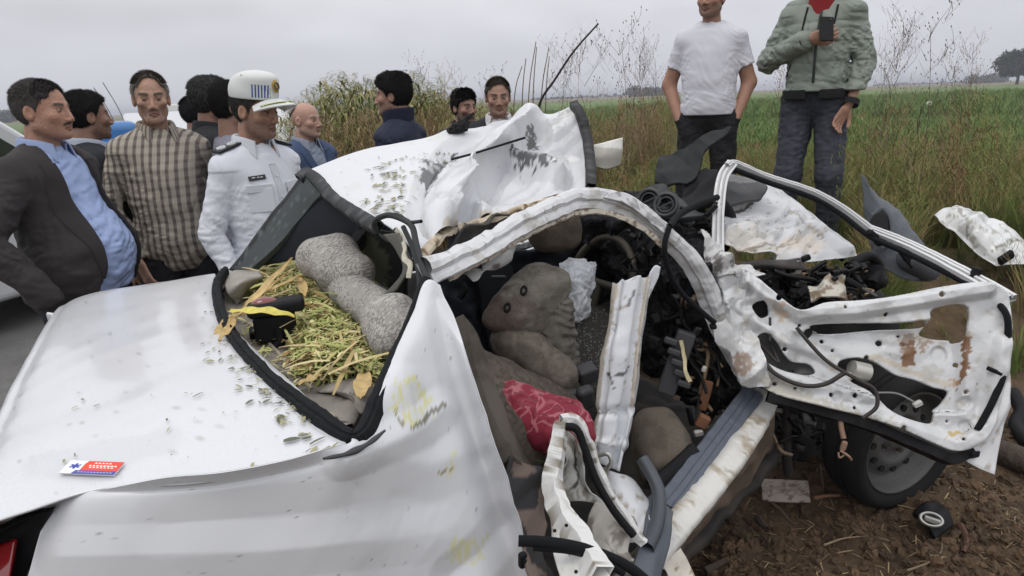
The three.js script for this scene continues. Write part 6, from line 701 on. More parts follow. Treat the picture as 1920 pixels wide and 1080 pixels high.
{ // heavy man at the left, profile to the right
  person({ label: 'heavy man in a dark brown suit jacket over a pale blue shirt at left edge', px: 88, py: 208, d: 2.5, yaw: 0.95, head: 0.08, belly: 0.078, bw: 1.12, hc: 0.0032, arms: { R: [[-0.35, 1.15, -0.06], [-0.30, 0.92, 0.1]], L: [[0.29, 1.14, -0.06], [0.25, 0.93, 0.08]] }, hands: { R: { none: 1 }, L: { none: 1 } },
    face: { w: 1.04, jaw: 0.012, skin: [0.40, 0.215, 0.145], moustache: 0.95, stubble: 0.2, hairC: [0.03, 0.024, 0.022] }, hair: { line: 0.088, temple: 1.2, len: 0.008, c: [0.028, 0.025, 0.024], c2: [0.10, 0.092, 0.088], sides: 1, v: 0.006 },
    trousers: { c: [0.018, 0.02, 0.03] }, top: { name: 'suit_jacket', c: [0.036, 0.031, 0.032], hem: 0.80, open: [0.94, 0.12, 0.085, 0.09], lapel: 0.009, fold: 0.008, inner: { name: 'dress_shirt', c: [0.34, 0.43, 0.68] }, collar: [0.36, 0.45, 0.70], collarK: { gap: 2.5 } } });
  person({ label: 'dark haired man in a black suit behind the heavy man, head turned right', px: 172, py: 218, d: 3.05, yaw: 1.75, head: 0.1, bw: 1.03, hc: 0.0042, face: { skin: [0.30, 0.17, 0.12], stubble: 0.5 }, hair: { line: 0.085, v: 0.009, back: 0.85 }, top: { name: 'suit_jacket', c: [0.017, 0.019, 0.024], hem: 0.8, open: [1.08, 0.03, 0.08], inner: { c: [0.45, 0.5, 0.62] }, collar: [0.48, 0.52, 0.62] } });
  const plaid = tex(256, (u, v) => { const a = Math.sin(u * 2 * Math.PI * 2), b = Math.sin(v * 2 * Math.PI * 2); const k = ss(-0.1, 0.55, a) * 0.85 + 0.22 * ss(0, 0.6, b), w = 0.85 + 0.15 * tn(u, v, 40, 2) + 0.08 * Math.sin(v * 250); return [mix(0.50, 0.165, k) * w, mix(0.45, 0.14, k) * w, mix(0.375, 0.125, k) * w]; }, 13, true);
  const P = person({ label: 'lean man in a beige and brown checked shirt facing the camera with his arm hanging', px: 287, py: 184, d: 2.95, yaw: 0.22, head: -0.2, pitch: 0.05, bw: 1.02, hc: 0.0032, arms: { R: [[-0.25, 1.14, -0.04], [-0.20, 0.9, 0.08]], L: [[0.26, 1.14, -0.05], [0.2, 0.92, 0.06]] }, hands: { R: { curl: 0.5, side: [0.3, 0, 1] } },
    face: { w: 0.95, hollow: 0.006, skin: [0.40, 0.235, 0.165], stubble: 0.35, moustache: 0.5, hairC: [0.05, 0.04, 0.036], brow: [0.03, 0.022, 0.02] }, hair: { line: 0.1, temple: 1.4, len: 0.009, c: [0.15, 0.135, 0.12], c2: [0.32, 0.30, 0.275], v: 0.006, sides: 1 },
    trousers: { c: [0.013, 0.014, 0.018] }, top: { hem: 0.80, off: 0.016, fold: 0.008, c: [1, 1, 1], cell: 0.0095, mo: { map: plaid }, collar: cloth([1, 1, 1], 0.92, { map: plaid }), collarK: { gap: 2.6 } } });
  person({ label: 'man with thick dark hair in a black jacket, half hidden behind the officer', px: 404, py: 190, d: 3.5, yaw: 1.5, head: 0.1, hc: 0.0045, face: { skin: [0.30, 0.17, 0.12], stubble: 0.4 }, hair: { line: 0.07, v: 0.014, top: 0.01, c2: [0.09, 0.09, 0.09], back: 0.9 }, top: { name: 'jacket', c: [0.014, 0.015, 0.018], hem: 0.82, off: 0.02, collar: [0.014, 0.015, 0.018] } });
  person({ label: 'mostly hidden person in a striped grey scarf between the checked shirt and the black jacket', px: 374, py: 214, d: 4.3, yaw: 2.2, hc: 0.006, face: { skin: [0.3, 0.17, 0.12] }, hair: { line: 0.07, v: 0.012, c: [0.02, 0.02, 0.022] }, top: { name: 'scarf_top', cf: (x, y, z) => (Math.sin(y * 140 + 20 * x) > 0 ? [0.3, 0.3, 0.32] : [0.06, 0.06, 0.07]), hem: 0.82, off: 0.03, collar: [0.2, 0.2, 0.22] } });
  person({ label: 'mostly hidden man in a grey lilac shirt directly behind the officer', px: 446, py: 200, d: 3.1, yaw: 1.6, hc: 0.006, face: { skin: [0.3, 0.17, 0.12] }, hair: { line: 0.07 }, top: { c: [0.22, 0.22, 0.27], hem: 0.84 } });
}
{ // traffic officer
  const wh = [0.68, 0.70, 0.76];
  const P = person({ label: 'uniformed officer in a white shirt and white peaked cap looking down at the car', px: 478, py: 206, d: 2.62, yaw: 0.62, head: 0.28, pitch: 0.12, bw: 0.96, hc: 0.003, arms: { R: [[-0.235, 1.1, -0.05], [-0.2, 0.86, 0.05]], L: [[0.235, 1.1, -0.02], [0.2, 0.86, 0.08]] }, hands: { R: { curl: 0.7 } },
    face: { w: 0.98, skin: [0.36, 0.20, 0.135], stubble: 0.6, hairC: [0.02, 0.018, 0.017] }, hair: { line: 0.07, v: 0.004, c: [0.02, 0.018, 0.017], c2: [0.07, 0.065, 0.06] }, trousers: { c: [0.012, 0.013, 0.02] },
    top: { c: wh, hem: 0.85, off: 0.014, fold: 0.0055, cell: 0.009, placket: [0.87, 1.38], bc: [0.7, 0.7, 0.72], collar: wh, collarK: { gap: 2.55 } } });
  const { add, patch, topMesh, HM } = P;
  // cap: crown with blue striped band and crest, curved peak with leaf braid
  const cw = [0.66, 0.68, 0.66];
  const cf = (x, y, z) => { let d = smin(ell(x, y, z, [0, 0.08, -0.012], [0.094, 0.1, 0.112]), ell(x, y, z, [0, 0.135, 0.02], [0.082, 0.05, 0.08]), 0.03); return smax(smax(d, (y - 0.18) * 0.85 + 0.12 * Math.max(0, -z), 0.035), 0.052 - y, 0.006); };
  const capM = add('cap', nets(cf, [-0.12, 0.02, -0.15], [0.12, 0.22, 0.14], 0.003, (x, y, z) => { const a = Math.atan2(x, z); if (y > 0.062 && y < 0.115 && Math.abs(a) > 0.26 && Math.abs(a) < 1.1) return Math.sin(a * 46) > -0.1 ? [0.03, 0.06, 0.26] : cw; return cw; }).applyMatrix4(HM), M(0xffffff, 0.6, VC));
  const brim = []; for (let r = 0; r < 4; r++) { const row = []; for (let i = 0; i <= 12; i++) { const a = mix(-1.15, 1.15, i / 12), R = 0.09 + r / 3 * 0.095 * Math.pow(Math.cos(a * 0.9), 0.5); row.push(V3(Math.sin(a) * (0.088 + (R - 0.09) * 0.45), 0.064 - 0.006 * r - 0.03 * a * a, Math.cos(a) * (R + 0.01)).applyMatrix4(HM)); } brim.push(row); }
  const bq = brim; add('peak', sheet(bq, { nu: 6, nv: 6, th: 0.006 }), M(cw, 0.4), capM);
  const leaf = []; for (const sgn of [-1, 1]) for (let i = 0; i < 9; i++) { const a = sgn * (0.12 + i * 0.095), R = 0.09 + 0.085 * 0.72 * Math.pow(Math.cos(a * 0.9), 0.5); const l = new THREE.SphereGeometry(1, 8, 6); l.scale(0.007, 0.0018, 0.012); l.rotateY(a + sgn * 0.9); l.translate(Math.sin(a) * (0.088 + (R - 0.09) * 0.45), 0.064 - 0.006 * 2.0 - 0.03 * a * a + 0.003, Math.cos(a) * (R + 0.01)); l.applyMatrix4(HM); leaf.push(l); }
  add('leaf_braid', leaf, M([0.42, 0.46, 0.06], 0.45, { metalness: 0.2 }), capM);
  { const e = new THREE.SphereGeometry(1, 20, 14); e.scale(0.02, 0.03, 0.006); e.rotateX(-0.25); e.translate(0, 0.115, 0.104); e.applyMatrix4(HM); const e2 = new THREE.TorusGeometry(0.014, 0.003, 8, 20); e2.rotateX(-0.25); e2.translate(0, 0.115, 0.111); e2.applyMatrix4(HM); const bd = add('cap_badge', e, M([0.42, 0.27, 0.06], 0.35, { metalness: 0.6 }), capM); add('badge_ring', e2, M([0.06, 0.07, 0.05], 0.5), capM); }
  add('cap_eyelet', (() => { const e = new THREE.SphereGeometry(0.003, 8, 6); e.translate(-0.078, 0.15, -0.01); return e.applyMatrix4(HM); })(), mBlack, capM);
  // shoulder boards with two rosettes each, collar badges, name tag, pocket
  for (const sg of [-1, 1]) { const m = new THREE.Matrix4().makeRotationFromEuler(new THREE.Euler(0.08, sg * 0.05, -sg * 0.3)).setPosition(sg * 0.128, (() => { let y = 1.6; while (y > 1.35 && P.topF(sg * 0.128, y, -0.012) > 0.001) y -= 0.002; return y + 0.006; })(), -0.012); const bx = new RoundedBoxGeometry(0.115, 0.01, 0.062, 2, 0.004); m.multiply(new THREE.Matrix4().makeTranslation(0, 0, 0)); bx.applyMatrix4(m); const ep = add('shoulder_board', bx, M([0.012, 0.013, 0.016], 0.8), topMesh); for (const k of [-1, 1]) { const st = new THREE.CylinderGeometry(0.02, 0.021, 0.005, 14); const q = st.attributes.position; for (let i = 0; i < q.count; i++) { const a = Math.atan2(q.getZ(i), q.getX(i)), f = 1 + 0.16 * Math.cos(7 * a); q.setX(i, q.getX(i) * f); q.setZ(i, q.getZ(i) * f); } st.translate(k * 0.025, 0.008, 0); const c2 = new THREE.SphereGeometry(0.009, 10, 8); c2.scale(1, 0.5, 1); c2.translate(k * 0.025, 0.011, 0); const sgm = merge([st, c2]); sgm.applyMatrix4(m); add('rosette', sgm, M([0.62, 0.63, 0.64], 0.35, { metalness: 0.5, bumpMap: T.crumple, bumpScale: 0.004 }), ep); } }
  add('collar_badge', (() => { const x = new RoundedBoxGeometry(0.032, 0.034, 0.006, 2, 0.003); x.rotateY(-0.75); x.rotateX(-0.5); x.translate(-0.06, 1.437, 0.052); return x; })(), M([0.38, 0.20, 0.06], 0.45, { metalness: 0.4 }), topMesh);
  add('collar_badge', (() => { const x = new RoundedBoxGeometry(0.032, 0.034, 0.006, 2, 0.003); x.rotateY(0.75); x.rotateX(-0.5); x.translate(0.06, 1.437, 0.052); return x; })(), M([0.38, 0.20, 0.06], 0.45, { metalness: 0.4 }), topMesh);
  const tag2 = add('name_tag', patch(-0.085, 1.33, 0.072, 0.02, 0.006, 0.003, 0.05), M([0.015, 0.016, 0.02], 0.4), topMesh); for (const [x, w] of [[-0.1, 0.014], [-0.082, 0.01], [-0.068, 0.012]]) add('name_mark', patch(x, 1.331, w, 0.004, 0.008, 0.004, 0.05), M([0.6, 0.6, 0.6], 0.5), tag2);
  for (const x of [-0.085, 0.085]) { const pk = add('chest_pocket', patch(x, 1.235, 0.10, 0.10, 0.007, -0.001), P.tm, topMesh); add('pocket_flap', patch(x, 1.285, 0.105, 0.034, 0.011, -0.001), P.tm, pk); }
}
{
  person({ label: 'bald elderly man in a blue cardigan over a grey shirt, behind the car roof', px: 577, py: 226, d: 3.95, yaw: 0.75, head: 0.2, bw: 1.08, belly: 0.05, hc: 0.004, face: { w: 1.05, jaw: 0.006, skin: [0.46, 0.27, 0.2], stubble: 0.1, hairC: [0.3, 0.29, 0.28], brow: [0.2, 0.17, 0.15] }, hair: { line: 0.06, v: 0.004, bald: 0.086, c: [0.35, 0.34, 0.33], c2: [0.5, 0.49, 0.48] }, top: { name: 'cardigan', c: [0.055, 0.085, 0.165], hem: 0.84, fold: 0.008, open: [1.15, 0.004, 0.085, 0.0], inner: { c: [0.26, 0.30, 0.38] }, collar: [0.28, 0.31, 0.39], collarK: { gap: 2.6 }, off: 0.014 } });
  person({ label: 'dark haired man in a navy jacket with raised collar, seen from behind', px: 733, py: 180, d: 3.75, yaw: -2.15, head: 0.35, bw: 0.93, hc: 0.004, face: { skin: [0.36, 0.20, 0.14], stubble: 0.5 }, hair: { line: 0.07, v: 0.015, top: 0.012, back: 1.0 }, top: { name: 'jacket', c: [0.009, 0.013, 0.038], rough: 0.75, hem: 0.8, off: 0.02, puff: 0.006, fold: 0.008, collar: [0.009, 0.012, 0.034], collarK: { r: 0.082, top: 1.56, stand: 1, gap: 2.7, th: 0.014 } } });
  person({ label: 'bearded young man in a black jacket standing beyond the roof', px: 871, py: 202, d: 4.35, yaw: 0.35, head: 0.25, hc: 0.004, face: { skin: [0.34, 0.19, 0.135], stubble: 0.85, moustache: 0.8 }, hair: { line: 0.072, v: 0.011, top: 0.014 }, top: { name: 'jacket', c: [0.011, 0.012, 0.016], rough: 0.7, hem: 0.8, off: 0.026, puff: 0.01, collar: [0.011, 0.012, 0.016], collarK: { r: 0.078, top: 1.54, stand: 1, th: 0.012 } } });
  person({ label: 'short haired man in a dark suit and open white shirt looking down over the roof', px: 934, py: 181, d: 4.1, yaw: 0.1, head: -0.02, pitch: 0.1, hc: 0.004, face: { skin: [0.37, 0.215, 0.155], stubble: 0.3, hairC: [0.03, 0.026, 0.022] }, hair: { line: 0.092, temple: 0.9, len: 0.008, v: 0.006, top: 0.004, c: [0.06, 0.05, 0.042], c2: [0.15, 0.13, 0.11] }, top: { name: 'suit_jacket', c: [0.019, 0.02, 0.024], hem: 0.8, open: [1.08, 0.02, 0.09], inner: { c: [0.68, 0.66, 0.68] }, collar: [0.68, 0.66, 0.68], collarK: { gap: 2.4 } } });
}
{ // two men on the bank at the right
  person({ label: 'man in a white T-shirt and black jeans on the bank, both hands in his pockets', px: 1336, py: -4, d: 4.05, yaw: -0.02, head: -0.35, bw: 1.0, belly: 0.01, hc: 0.0034, bareArms: true, pockets: true, arms: { L: [[0.245, 1.1, -0.05], [0.172, 0.88, 0.055]], R: [[-0.255, 1.1, -0.06], [-0.172, 0.875, 0.055]] }, hands: { L: { none: 1 }, R: { none: 1 } },
    face: { skin: [0.38, 0.205, 0.14], stubble: 0.6, jaw: 0.006 }, hair: { line: 0.075 }, trousers: { c: [0.011, 0.011, 0.013] }, stance: 0.14, top: { name: 't_shirt', c: [0.66, 0.66, 0.72], hem: 0.905, sleeve: 0.62, off: 0.014, fold: 0.005, cell: 0.009, neck: 0.06 } });
  const jean = (x, y, z) => { const f = ss(0.2, 0.03, Math.hypot(Math.abs(x) - 0.11, (y - 0.62) * 0.6)) * (z > 0 ? 1 : 0.3), n = 0.012 * n3(x * 60, y * 20, z * 60); return [0.028 + 0.035 * f + n, 0.031 + 0.037 * f + n, 0.042 + 0.045 * f + n]; };
  const P = person({ label: 'man in a grey green quilted jacket and dark jeans on the bank, holding a phone', px: 1548, py: -62, d: 3.95, yaw: -0.12, head: 0.0, pitch: 0.3, bw: 0.93, hc: 0.005, arms: { R: [[-0.275, 1.13, -0.03], [-0.055, 1.22, 0.2]], L: [[0.226, 1.11, -0.03], [0.193, 0.89, 0.07]] }, hands: { R: { dir: [1, 0.2, 0.12], side: [0.1, 1, 0.3], curl: 0.75 }, L: { dir: [-0.5, -1, 0.3], side: [-0.7, 0, 0.7], curl: 0.5 } },
    face: { skin: [0.38, 0.21, 0.145], stubble: 0.4 }, hair: { line: 0.075, v: 0.012 }, trousers: { cf: jean }, stance: 0.12, knee: 0.04, top: { name: 'quilted_jacket', c: [0.235, 0.265, 0.23], rough: 0.6, hem: 0.95, off: 0.022, puff: 0.013, quilt: 0.014, fold: 0.011, cell: 0.0095, collar: [0.2, 0.225, 0.2], collarK: { r: 0.085, top: 1.55, gap: 2.6, stand: 1, th: 0.03 } } });
  const { add, patch, surf, topMesh } = P;
  const strip = (pts, r, name, m) => add(name, tube(pts.map(([x, y]) => { const [p, n] = surf(x, y); return p.addScaledVector(n, 0.002); }), r, 6), m, topMesh);
  strip([[0.008, 1.37], [0.004, 1.28], [0.0, 1.2], [0.0, 1.1], [0.0, 1.0]], 0.007, 'zip', M([0.03, 0.032, 0.03], 0.4, { metalness: 0.3 }));
  strip([[-0.065, 1.4], [-0.075, 1.33], [-0.08, 1.28]], 0.0055, 'hood_cord', mBlack); strip([[0.085, 1.4], [0.08, 1.34], [0.075, 1.3]], 0.0055, 'hood_cord', mBlack);
  strip([[-0.13, 1.1], [-0.15, 1.04]], 0.005, 'pocket_zip', mBlack);
  add('red_sweater', nets((x, y, z) => Math.max(cap(x, y, z, [0, 1.28, 0.02], [0, 1.53, 0.012], 0.105, 0.072), -cap(x, y, z, [0, 1.4, -0.03], [0, 1.64, 0], 0.056, 0.06), 1.34 - y), [-0.14, 1.3, -0.16], [0.14, 1.6, 0.14], 0.009), cloth([0.22, 0.012, 0.014]));
  add('hem_band', nets((x, y, z) => Math.max(P.torso(x, y, z) - 0.026, y - 0.965, 0.908 - y, z > 0 ? 0.035 - Math.abs(x) : -1), [-0.3, 0.88, -0.25], [0.3, 0.98, 0.25], 0.009), cloth([0.012, 0.012, 0.014]), topMesh);
  for (const k of ['L', 'R']) { const [, e, w] = P.A[k], a = V3(...w).lerp(V3(...e), 0.05), b2 = V3(...w).addScaledVector(V3(...w).sub(V3(...e)).normalize(), 0.02); add('cuff', tube([a, a.clone().lerp(b2, 0.5), b2], 0.044, 14), cloth([0.012, 0.012, 0.014]), topMesh); }
  // the phone, a thing of its own, held in the raised right hand
  P.g.updateMatrixWorld(true); const q = V3(0.055 * P.s, 1.27 * P.s, 0.245 * P.s).applyMatrix4(P.g.matrixWorld), ph = base('phone', 'black smartphone held up by the man in the quilted jacket', 'phone', q); ph.rotation.set(-0.5, -0.1, -0.15);
  mesh('case', new RoundedBoxGeometry(0.078, 0.155, 0.009, 3, 0.006), M([0.005, 0.005, 0.006], 0.5, { specularIntensity: 0.4 }), ph); const lens = new THREE.CylinderGeometry(0.006, 0.006, 0.004, 14); lens.rotateX(Math.PI / 2); lens.translate(0.022, 0.058, 0.006); mesh('camera_lens', lens, M([0.01, 0.01, 0.012], 0.1), ph);
}
// ---------------------------------------------------------------- reeds, weeds, grass
const GR = rng(77);
function bladeGeo(list) { // list of blades: points with half-widths
  const P = [], I = [], N = [];
  for (const b of list) { const o = P.length / 3; b.forEach(([p, w], i) => { const t = (b[Math.min(i + 1, b.length - 1)][0].clone().sub(b[Math.max(0, i - 1)][0])).normalize(); const s = V3(-t.z + 0.3 * t.y, 0, t.x + 0.2 * t.y); if (s.lengthSq() < 1e-4) s.set(1, 0, 0); s.normalize(); const n = s.clone().cross(t).normalize(); for (const k of [-1, 1]) { P.push(p.x + s.x * w * k, p.y + s.y * w * k, p.z + s.z * w * k); N.push(n.x, n.y, n.z); } if (i) { const q = o + (i - 1) * 2; I.push(q, q + 1, q + 2, q + 1, q + 3, q + 2); } }); }
  const g = new THREE.BufferGeometry(); g.setAttribute('position', new THREE.Float32BufferAttribute(P, 3)); g.setAttribute('normal', new THREE.Float32BufferAttribute(N, 3)); g.setIndex(I); return g;
}
function tuft(n, h, spread, w, lean, r = GR) { const L = []; for (let i = 0; i < n; i++) { const a = rr(0, 6.283, r), d = V3(Math.cos(a), 0, Math.sin(a)), b = d.clone().multiplyScalar(rr(0, spread, r)), hh = h * rr(0.5, 1, r), l = lean * rr(0.3, 1, r); L.push([0, 0.35, 0.7, 1].map((t) => [b.clone().addScaledVector(d, l * hh * t * t).add(V3(0, hh * t * (1 - 0.25 * l * t), 0)), w * (1 - 0.85 * t)])); } return bladeGeo(L); }
function weed(h, r = GR, br = 12, sub = 4, droop = 0.3) { // bare dry weed: main stem, side branches, twigs with seed heads
  const L = []; const stem = (a, b, w0, w1, n = 4, bow = 0.08) => { const c = V3(rr(-1, 1, r), 0, rr(-1, 1, r)).multiplyScalar(bow * a.distanceTo(b)); L.push(Array.from({ length: n + 1 }, (_, i) => [a.clone().lerp(b, i / n).addScaledVector(c, Math.sin(i / n * 3.14)), mix(w0, w1, i / n)])); };
  const top = V3(rr(-0.12, 0.12, r) * h, h, rr(-0.12, 0.12, r) * h); stem(V3(0, 0, 0), top, 0.0045, 0.0015, 6);
  for (let i = 0; i < br; i++) { const t = rr(0.3, 0.97, r), a = rr(0, 6.283, r), p = top.clone().multiplyScalar(t), l = h * rr(0.14, 0.34, r) * (1.15 - t * 0.6), e = p.clone().add(V3(Math.cos(a) * l * 0.6, l * rr(0.5, 0.95, r), Math.sin(a) * l * 0.6)); stem(p, e, 0.0028, 0.001, 3, 0.15); for (let k = 0; k < sub; k++) { const u = rr(0.3, 1, r), q = p.clone().lerp(e, u), a2 = rr(0, 6.283, r), l2 = l * rr(0.2, 0.45, r), e2 = q.clone().add(V3(Math.cos(a2) * l2 * 0.7, l2 * rr(0.2, 1, r), Math.sin(a2) * l2 * 0.7)); stem(q, e2, 0.0016, 0.0009, 2, 0.1); L.push([[e2, 0.001], [e2.clone().add(V3(0.004, 0.008, 0)), 0.005], [e2.clone().add(V3(0.006, 0.018, 0)), 0.001]]); } }
  return bladeGeo(L);
}
function reed(h, dry, r = GR) { const L = [], P = []; const lean = V3(rr(-0.14, 0.14, r), 0, rr(-0.1, 0.1, r)); const at = (t) => V3(0, h * t, 0).addScaledVector(lean, h * t * t); L.push([0, 0.25, 0.5, 0.75, 1].map((t) => [at(t), 0.005 * (1 - 0.6 * t)])); for (let i = 0; i < (dry ? 6 : 11); i++) { const t = rr(0.25, 0.95, r), a = rr(0, 6.283, r), d = V3(Math.cos(a), 0, Math.sin(a)), l = rr(0.25, 0.5, r), p = at(t); L.push([[p, 0.004], [p.clone().addScaledVector(d, l * 0.35).add(V3(0, l * 0.4, 0)), 0.019], [p.clone().addScaledVector(d, l * 0.75).add(V3(0, l * 0.45, 0)), 0.014], [p.clone().addScaledVector(d, l * 1.05).add(V3(0, l * 0.15, 0)), 0.001]]); }
  const pl = at(1), dr = V3(rr(-1, 1, r), 0, rr(-1, 1, r)).normalize(); for (let i = 0; i < 14; i++) { const t = i / 14, q = pl.clone().add(V3(0, 0.22 * t - 0.12 * t * t, 0)).addScaledVector(dr, 0.16 * t * t); const a = rr(0, 6.283, r); L.push([[q, 0.003], [q.clone().add(V3(Math.cos(a) * 0.03, 0.02 - 0.02 * t, Math.sin(a) * 0.03)).addScaledVector(dr, 0.03), 0.007], [q.clone().add(V3(Math.cos(a) * 0.05, 0, Math.sin(a) * 0.05)).addScaledVector(dr, 0.07), 0.001]]); }
  return bladeGeo(L); }
const mLeaf = M(0xffffff, 0.85), onG = (x, z, dy = 0) => V3(x, hgt(x, z) + dy, z);
const gpx = (px, d) => { const r = ray(px, 190); const t = d / Math.hypot(r.x, r.z); return [r.x * t, r.z * t]; };
function scatter(name, label, cat, geos, n, spot, col) { const lists = geos.map(() => []); let k = 0, guard = 0; while (k < n && guard++ < n * 12) { const q = spot(); if (!q) continue; lists[k % geos.length].push(q); k++; } const g = base(name, null, null, V3(0, 0, 0)); tag(g, label, cat, null, 'stuff'); lists.forEach((l, i) => { if (l.length) tag(instances(name + '_blades', geos[i], mLeaf, l, g, col), null, null, null, 'stuff'); }); return g; }
{ // reed bed behind the people in the middle
  const gs = [reed(2.2, 0), reed(2.2, 0), reed(2.2, 1), reed(2.1, 1), reed(2.2, 0)];
  const topY = (px) => { const L = [[470, 206], [540, 198], [580, 180], [610, 160], [650, 142], [700, 150], [760, 140], [800, 148], [830, 158], [870, 185], [920, 188], [1000, 192]]; for (let i = 0; i + 1 < L.length; i++) if (px <= L[i + 1][0]) return mix(L[i][1], L[i + 1][1], sat((px - L[i][0]) / (L[i + 1][0] - L[i][0]))); return 200; };
  scatter('reed_bed', 'tall green and straw coloured reeds with drooping plumes behind the standing men', 'reeds', gs, 1500, () => { const px = rr(500, 960, GR), d = rr(7.5, 11.5, GR), [x, z] = gpx(px, d), h = 1.5 + (0.0392 * -(px - 960) + 186 - topY(px)) / FPX * d - hgt(x, z); return [onG(x, z), [rr(-0.1, 0.1, GR), rr(0, 6, GR), rr(-0.1, 0.1, GR)], Math.max(0.3, h / 2.35) * rr(0.72, 1.04, GR)]; }, () => { const t = GR(); return t < 0.6 ? lerpC([0.10, 0.135, 0.03], [0.24, 0.26, 0.08], GR()) : lerpC([0.26, 0.22, 0.10], [0.42, 0.36, 0.2], GR()); });
  const bg = [weed(1.2, GR, 16, 5), weed(1.2, GR, 18, 5), tuft(26, 1.1, 0.14, 0.006, 0.5)];
  scatter('dry_undergrowth', 'brown dry undergrowth in front of the reeds and along the verge', 'undergrowth', bg, 2600, () => { const px = rr(470, 1250, GR), d = rr(6, 9.5, GR) + (px > 960 ? (px - 960) / 150 : 0), [x, z] = gpx(px, d); return [onG(x, z), [rr(-0.2, 0.2, GR), rr(0, 6, GR), rr(-0.2, 0.2, GR)], rr(0.5, 1.15, GR) * (px < 560 ? 0.75 : px > 960 ? 0.75 : 1)]; }, () => { const t = GR(); return t < 0.7 ? lerpC([0.17, 0.105, 0.055], [0.36, 0.25, 0.13], GR()) : lerpC([0.16, 0.16, 0.05], [0.28, 0.26, 0.1], GR()); });
}
{ // weeds and rough grass on the bank at the right
  const gt = [tuft(22, 0.42, 0.07, 0.0045, 0.6), tuft(26, 0.34, 0.09, 0.005, 0.8), tuft(18, 0.55, 0.06, 0.0045, 0.4)];
  const clearing = (px, d) => (d < 4.75 && px > 1225 && px < 1650) || (d < 5.15 && px > 1740 && px < 1990); const bankSpot = (d0, d1, p0, p1, pw = 1) => { const px = rr(p0, p1, GR), d = mix(d0, d1, Math.pow(GR(), pw)), [x, z] = gpx(px, d); const front = z + 0.2 * (x - 1.5); if (front > -2.95) return null; if (n2(x * 1.3, z * 1.3) + 0.35 * ss(-4.2, -3, front) > 0.75) return null; return [x, z, px, d]; };
  scatter('rough_grass', 'rough green and yellow grass covering the bank at the right', 'grass', gt, 9000, () => { const q = bankSpot(3.1, 9.5, 1030, 2000, 1.2); if (!q) return null; const [x, z, px, d] = q; if (clearing(px, d) && GR() < 0.8) return null; return [onG(x, z), [rr(-0.25, 0.25, GR), rr(0, 6, GR), rr(-0.25, 0.25, GR)], rr(0.45, 1.0, GR) * (clearing(px, d) ? (px > 1700 ? 0.3 : 0.5) : d < 4 ? 0.75 : 1)]; }, (i, p) => { const t = GR(), k = n2(p.x * 0.8, p.z * 0.8); return t < 0.56 + 0.28 * k + 0.36 * ss(5.5, 7.5, Math.hypot(p.x, p.z)) ? lerpC([0.10, 0.155, 0.035], [0.2, 0.25, 0.065], GR()) : lerpC([0.22, 0.165, 0.07], [0.38, 0.30, 0.14], GR()); });
  const wd = [weed(0.95, GR, 14, 5), weed(1.05, GR, 16, 4), weed(0.85, GR, 18, 5), weed(1.0, GR, 12, 6)];
  scatter('dry_weeds', 'brown and olive dry weeds standing on the bank before the field', 'weeds', wd, 1300, () => { const q = bankSpot(4.0, 8.5, 1040, 2000, 1.2); if (!q) return null; const [x, z, px, d] = q; if (clearing(px, d)) return null; const tall = GR() < (px > 1640 ? 0.14 : 0.06); return [onG(x, z), [rr(-0.2, 0.2, GR), rr(0, 6, GR), rr(-0.2, 0.2, GR)], tall ? rr(0.6, 0.95, GR) : rr(0.3, 0.58, GR)]; }, (i, p) => { const t = GR(); return t < 0.38 ? lerpC([0.2, 0.12, 0.055], [0.36, 0.25, 0.12], GR()) : lerpC([0.12, 0.145, 0.04], [0.25, 0.26, 0.08], GR()); });
  scatter('field_crop', 'low bright green crop covering the field beyond the weeds', 'crop', [tuft(16, 0.3, 0.2, 0.012, 0.6), tuft(20, 0.26, 0.25, 0.012, 0.8)], 12000, () => { const px = rr(-150, 2100, GR), d = 9 * Math.pow(8, GR()), [x, z] = gpx(px, d); if (x < -1.5 && x > -9 - d) if (px < 500 && px > 60) return null; return [onG(x, z), [0, rr(0, 6, GR), 0], rr(0.7, 1.3, GR) * (d > 25 ? 1.6 : 1)]; }, () => lerpC([0.10, 0.165, 0.045], [0.165, 0.24, 0.075], GR()));
}
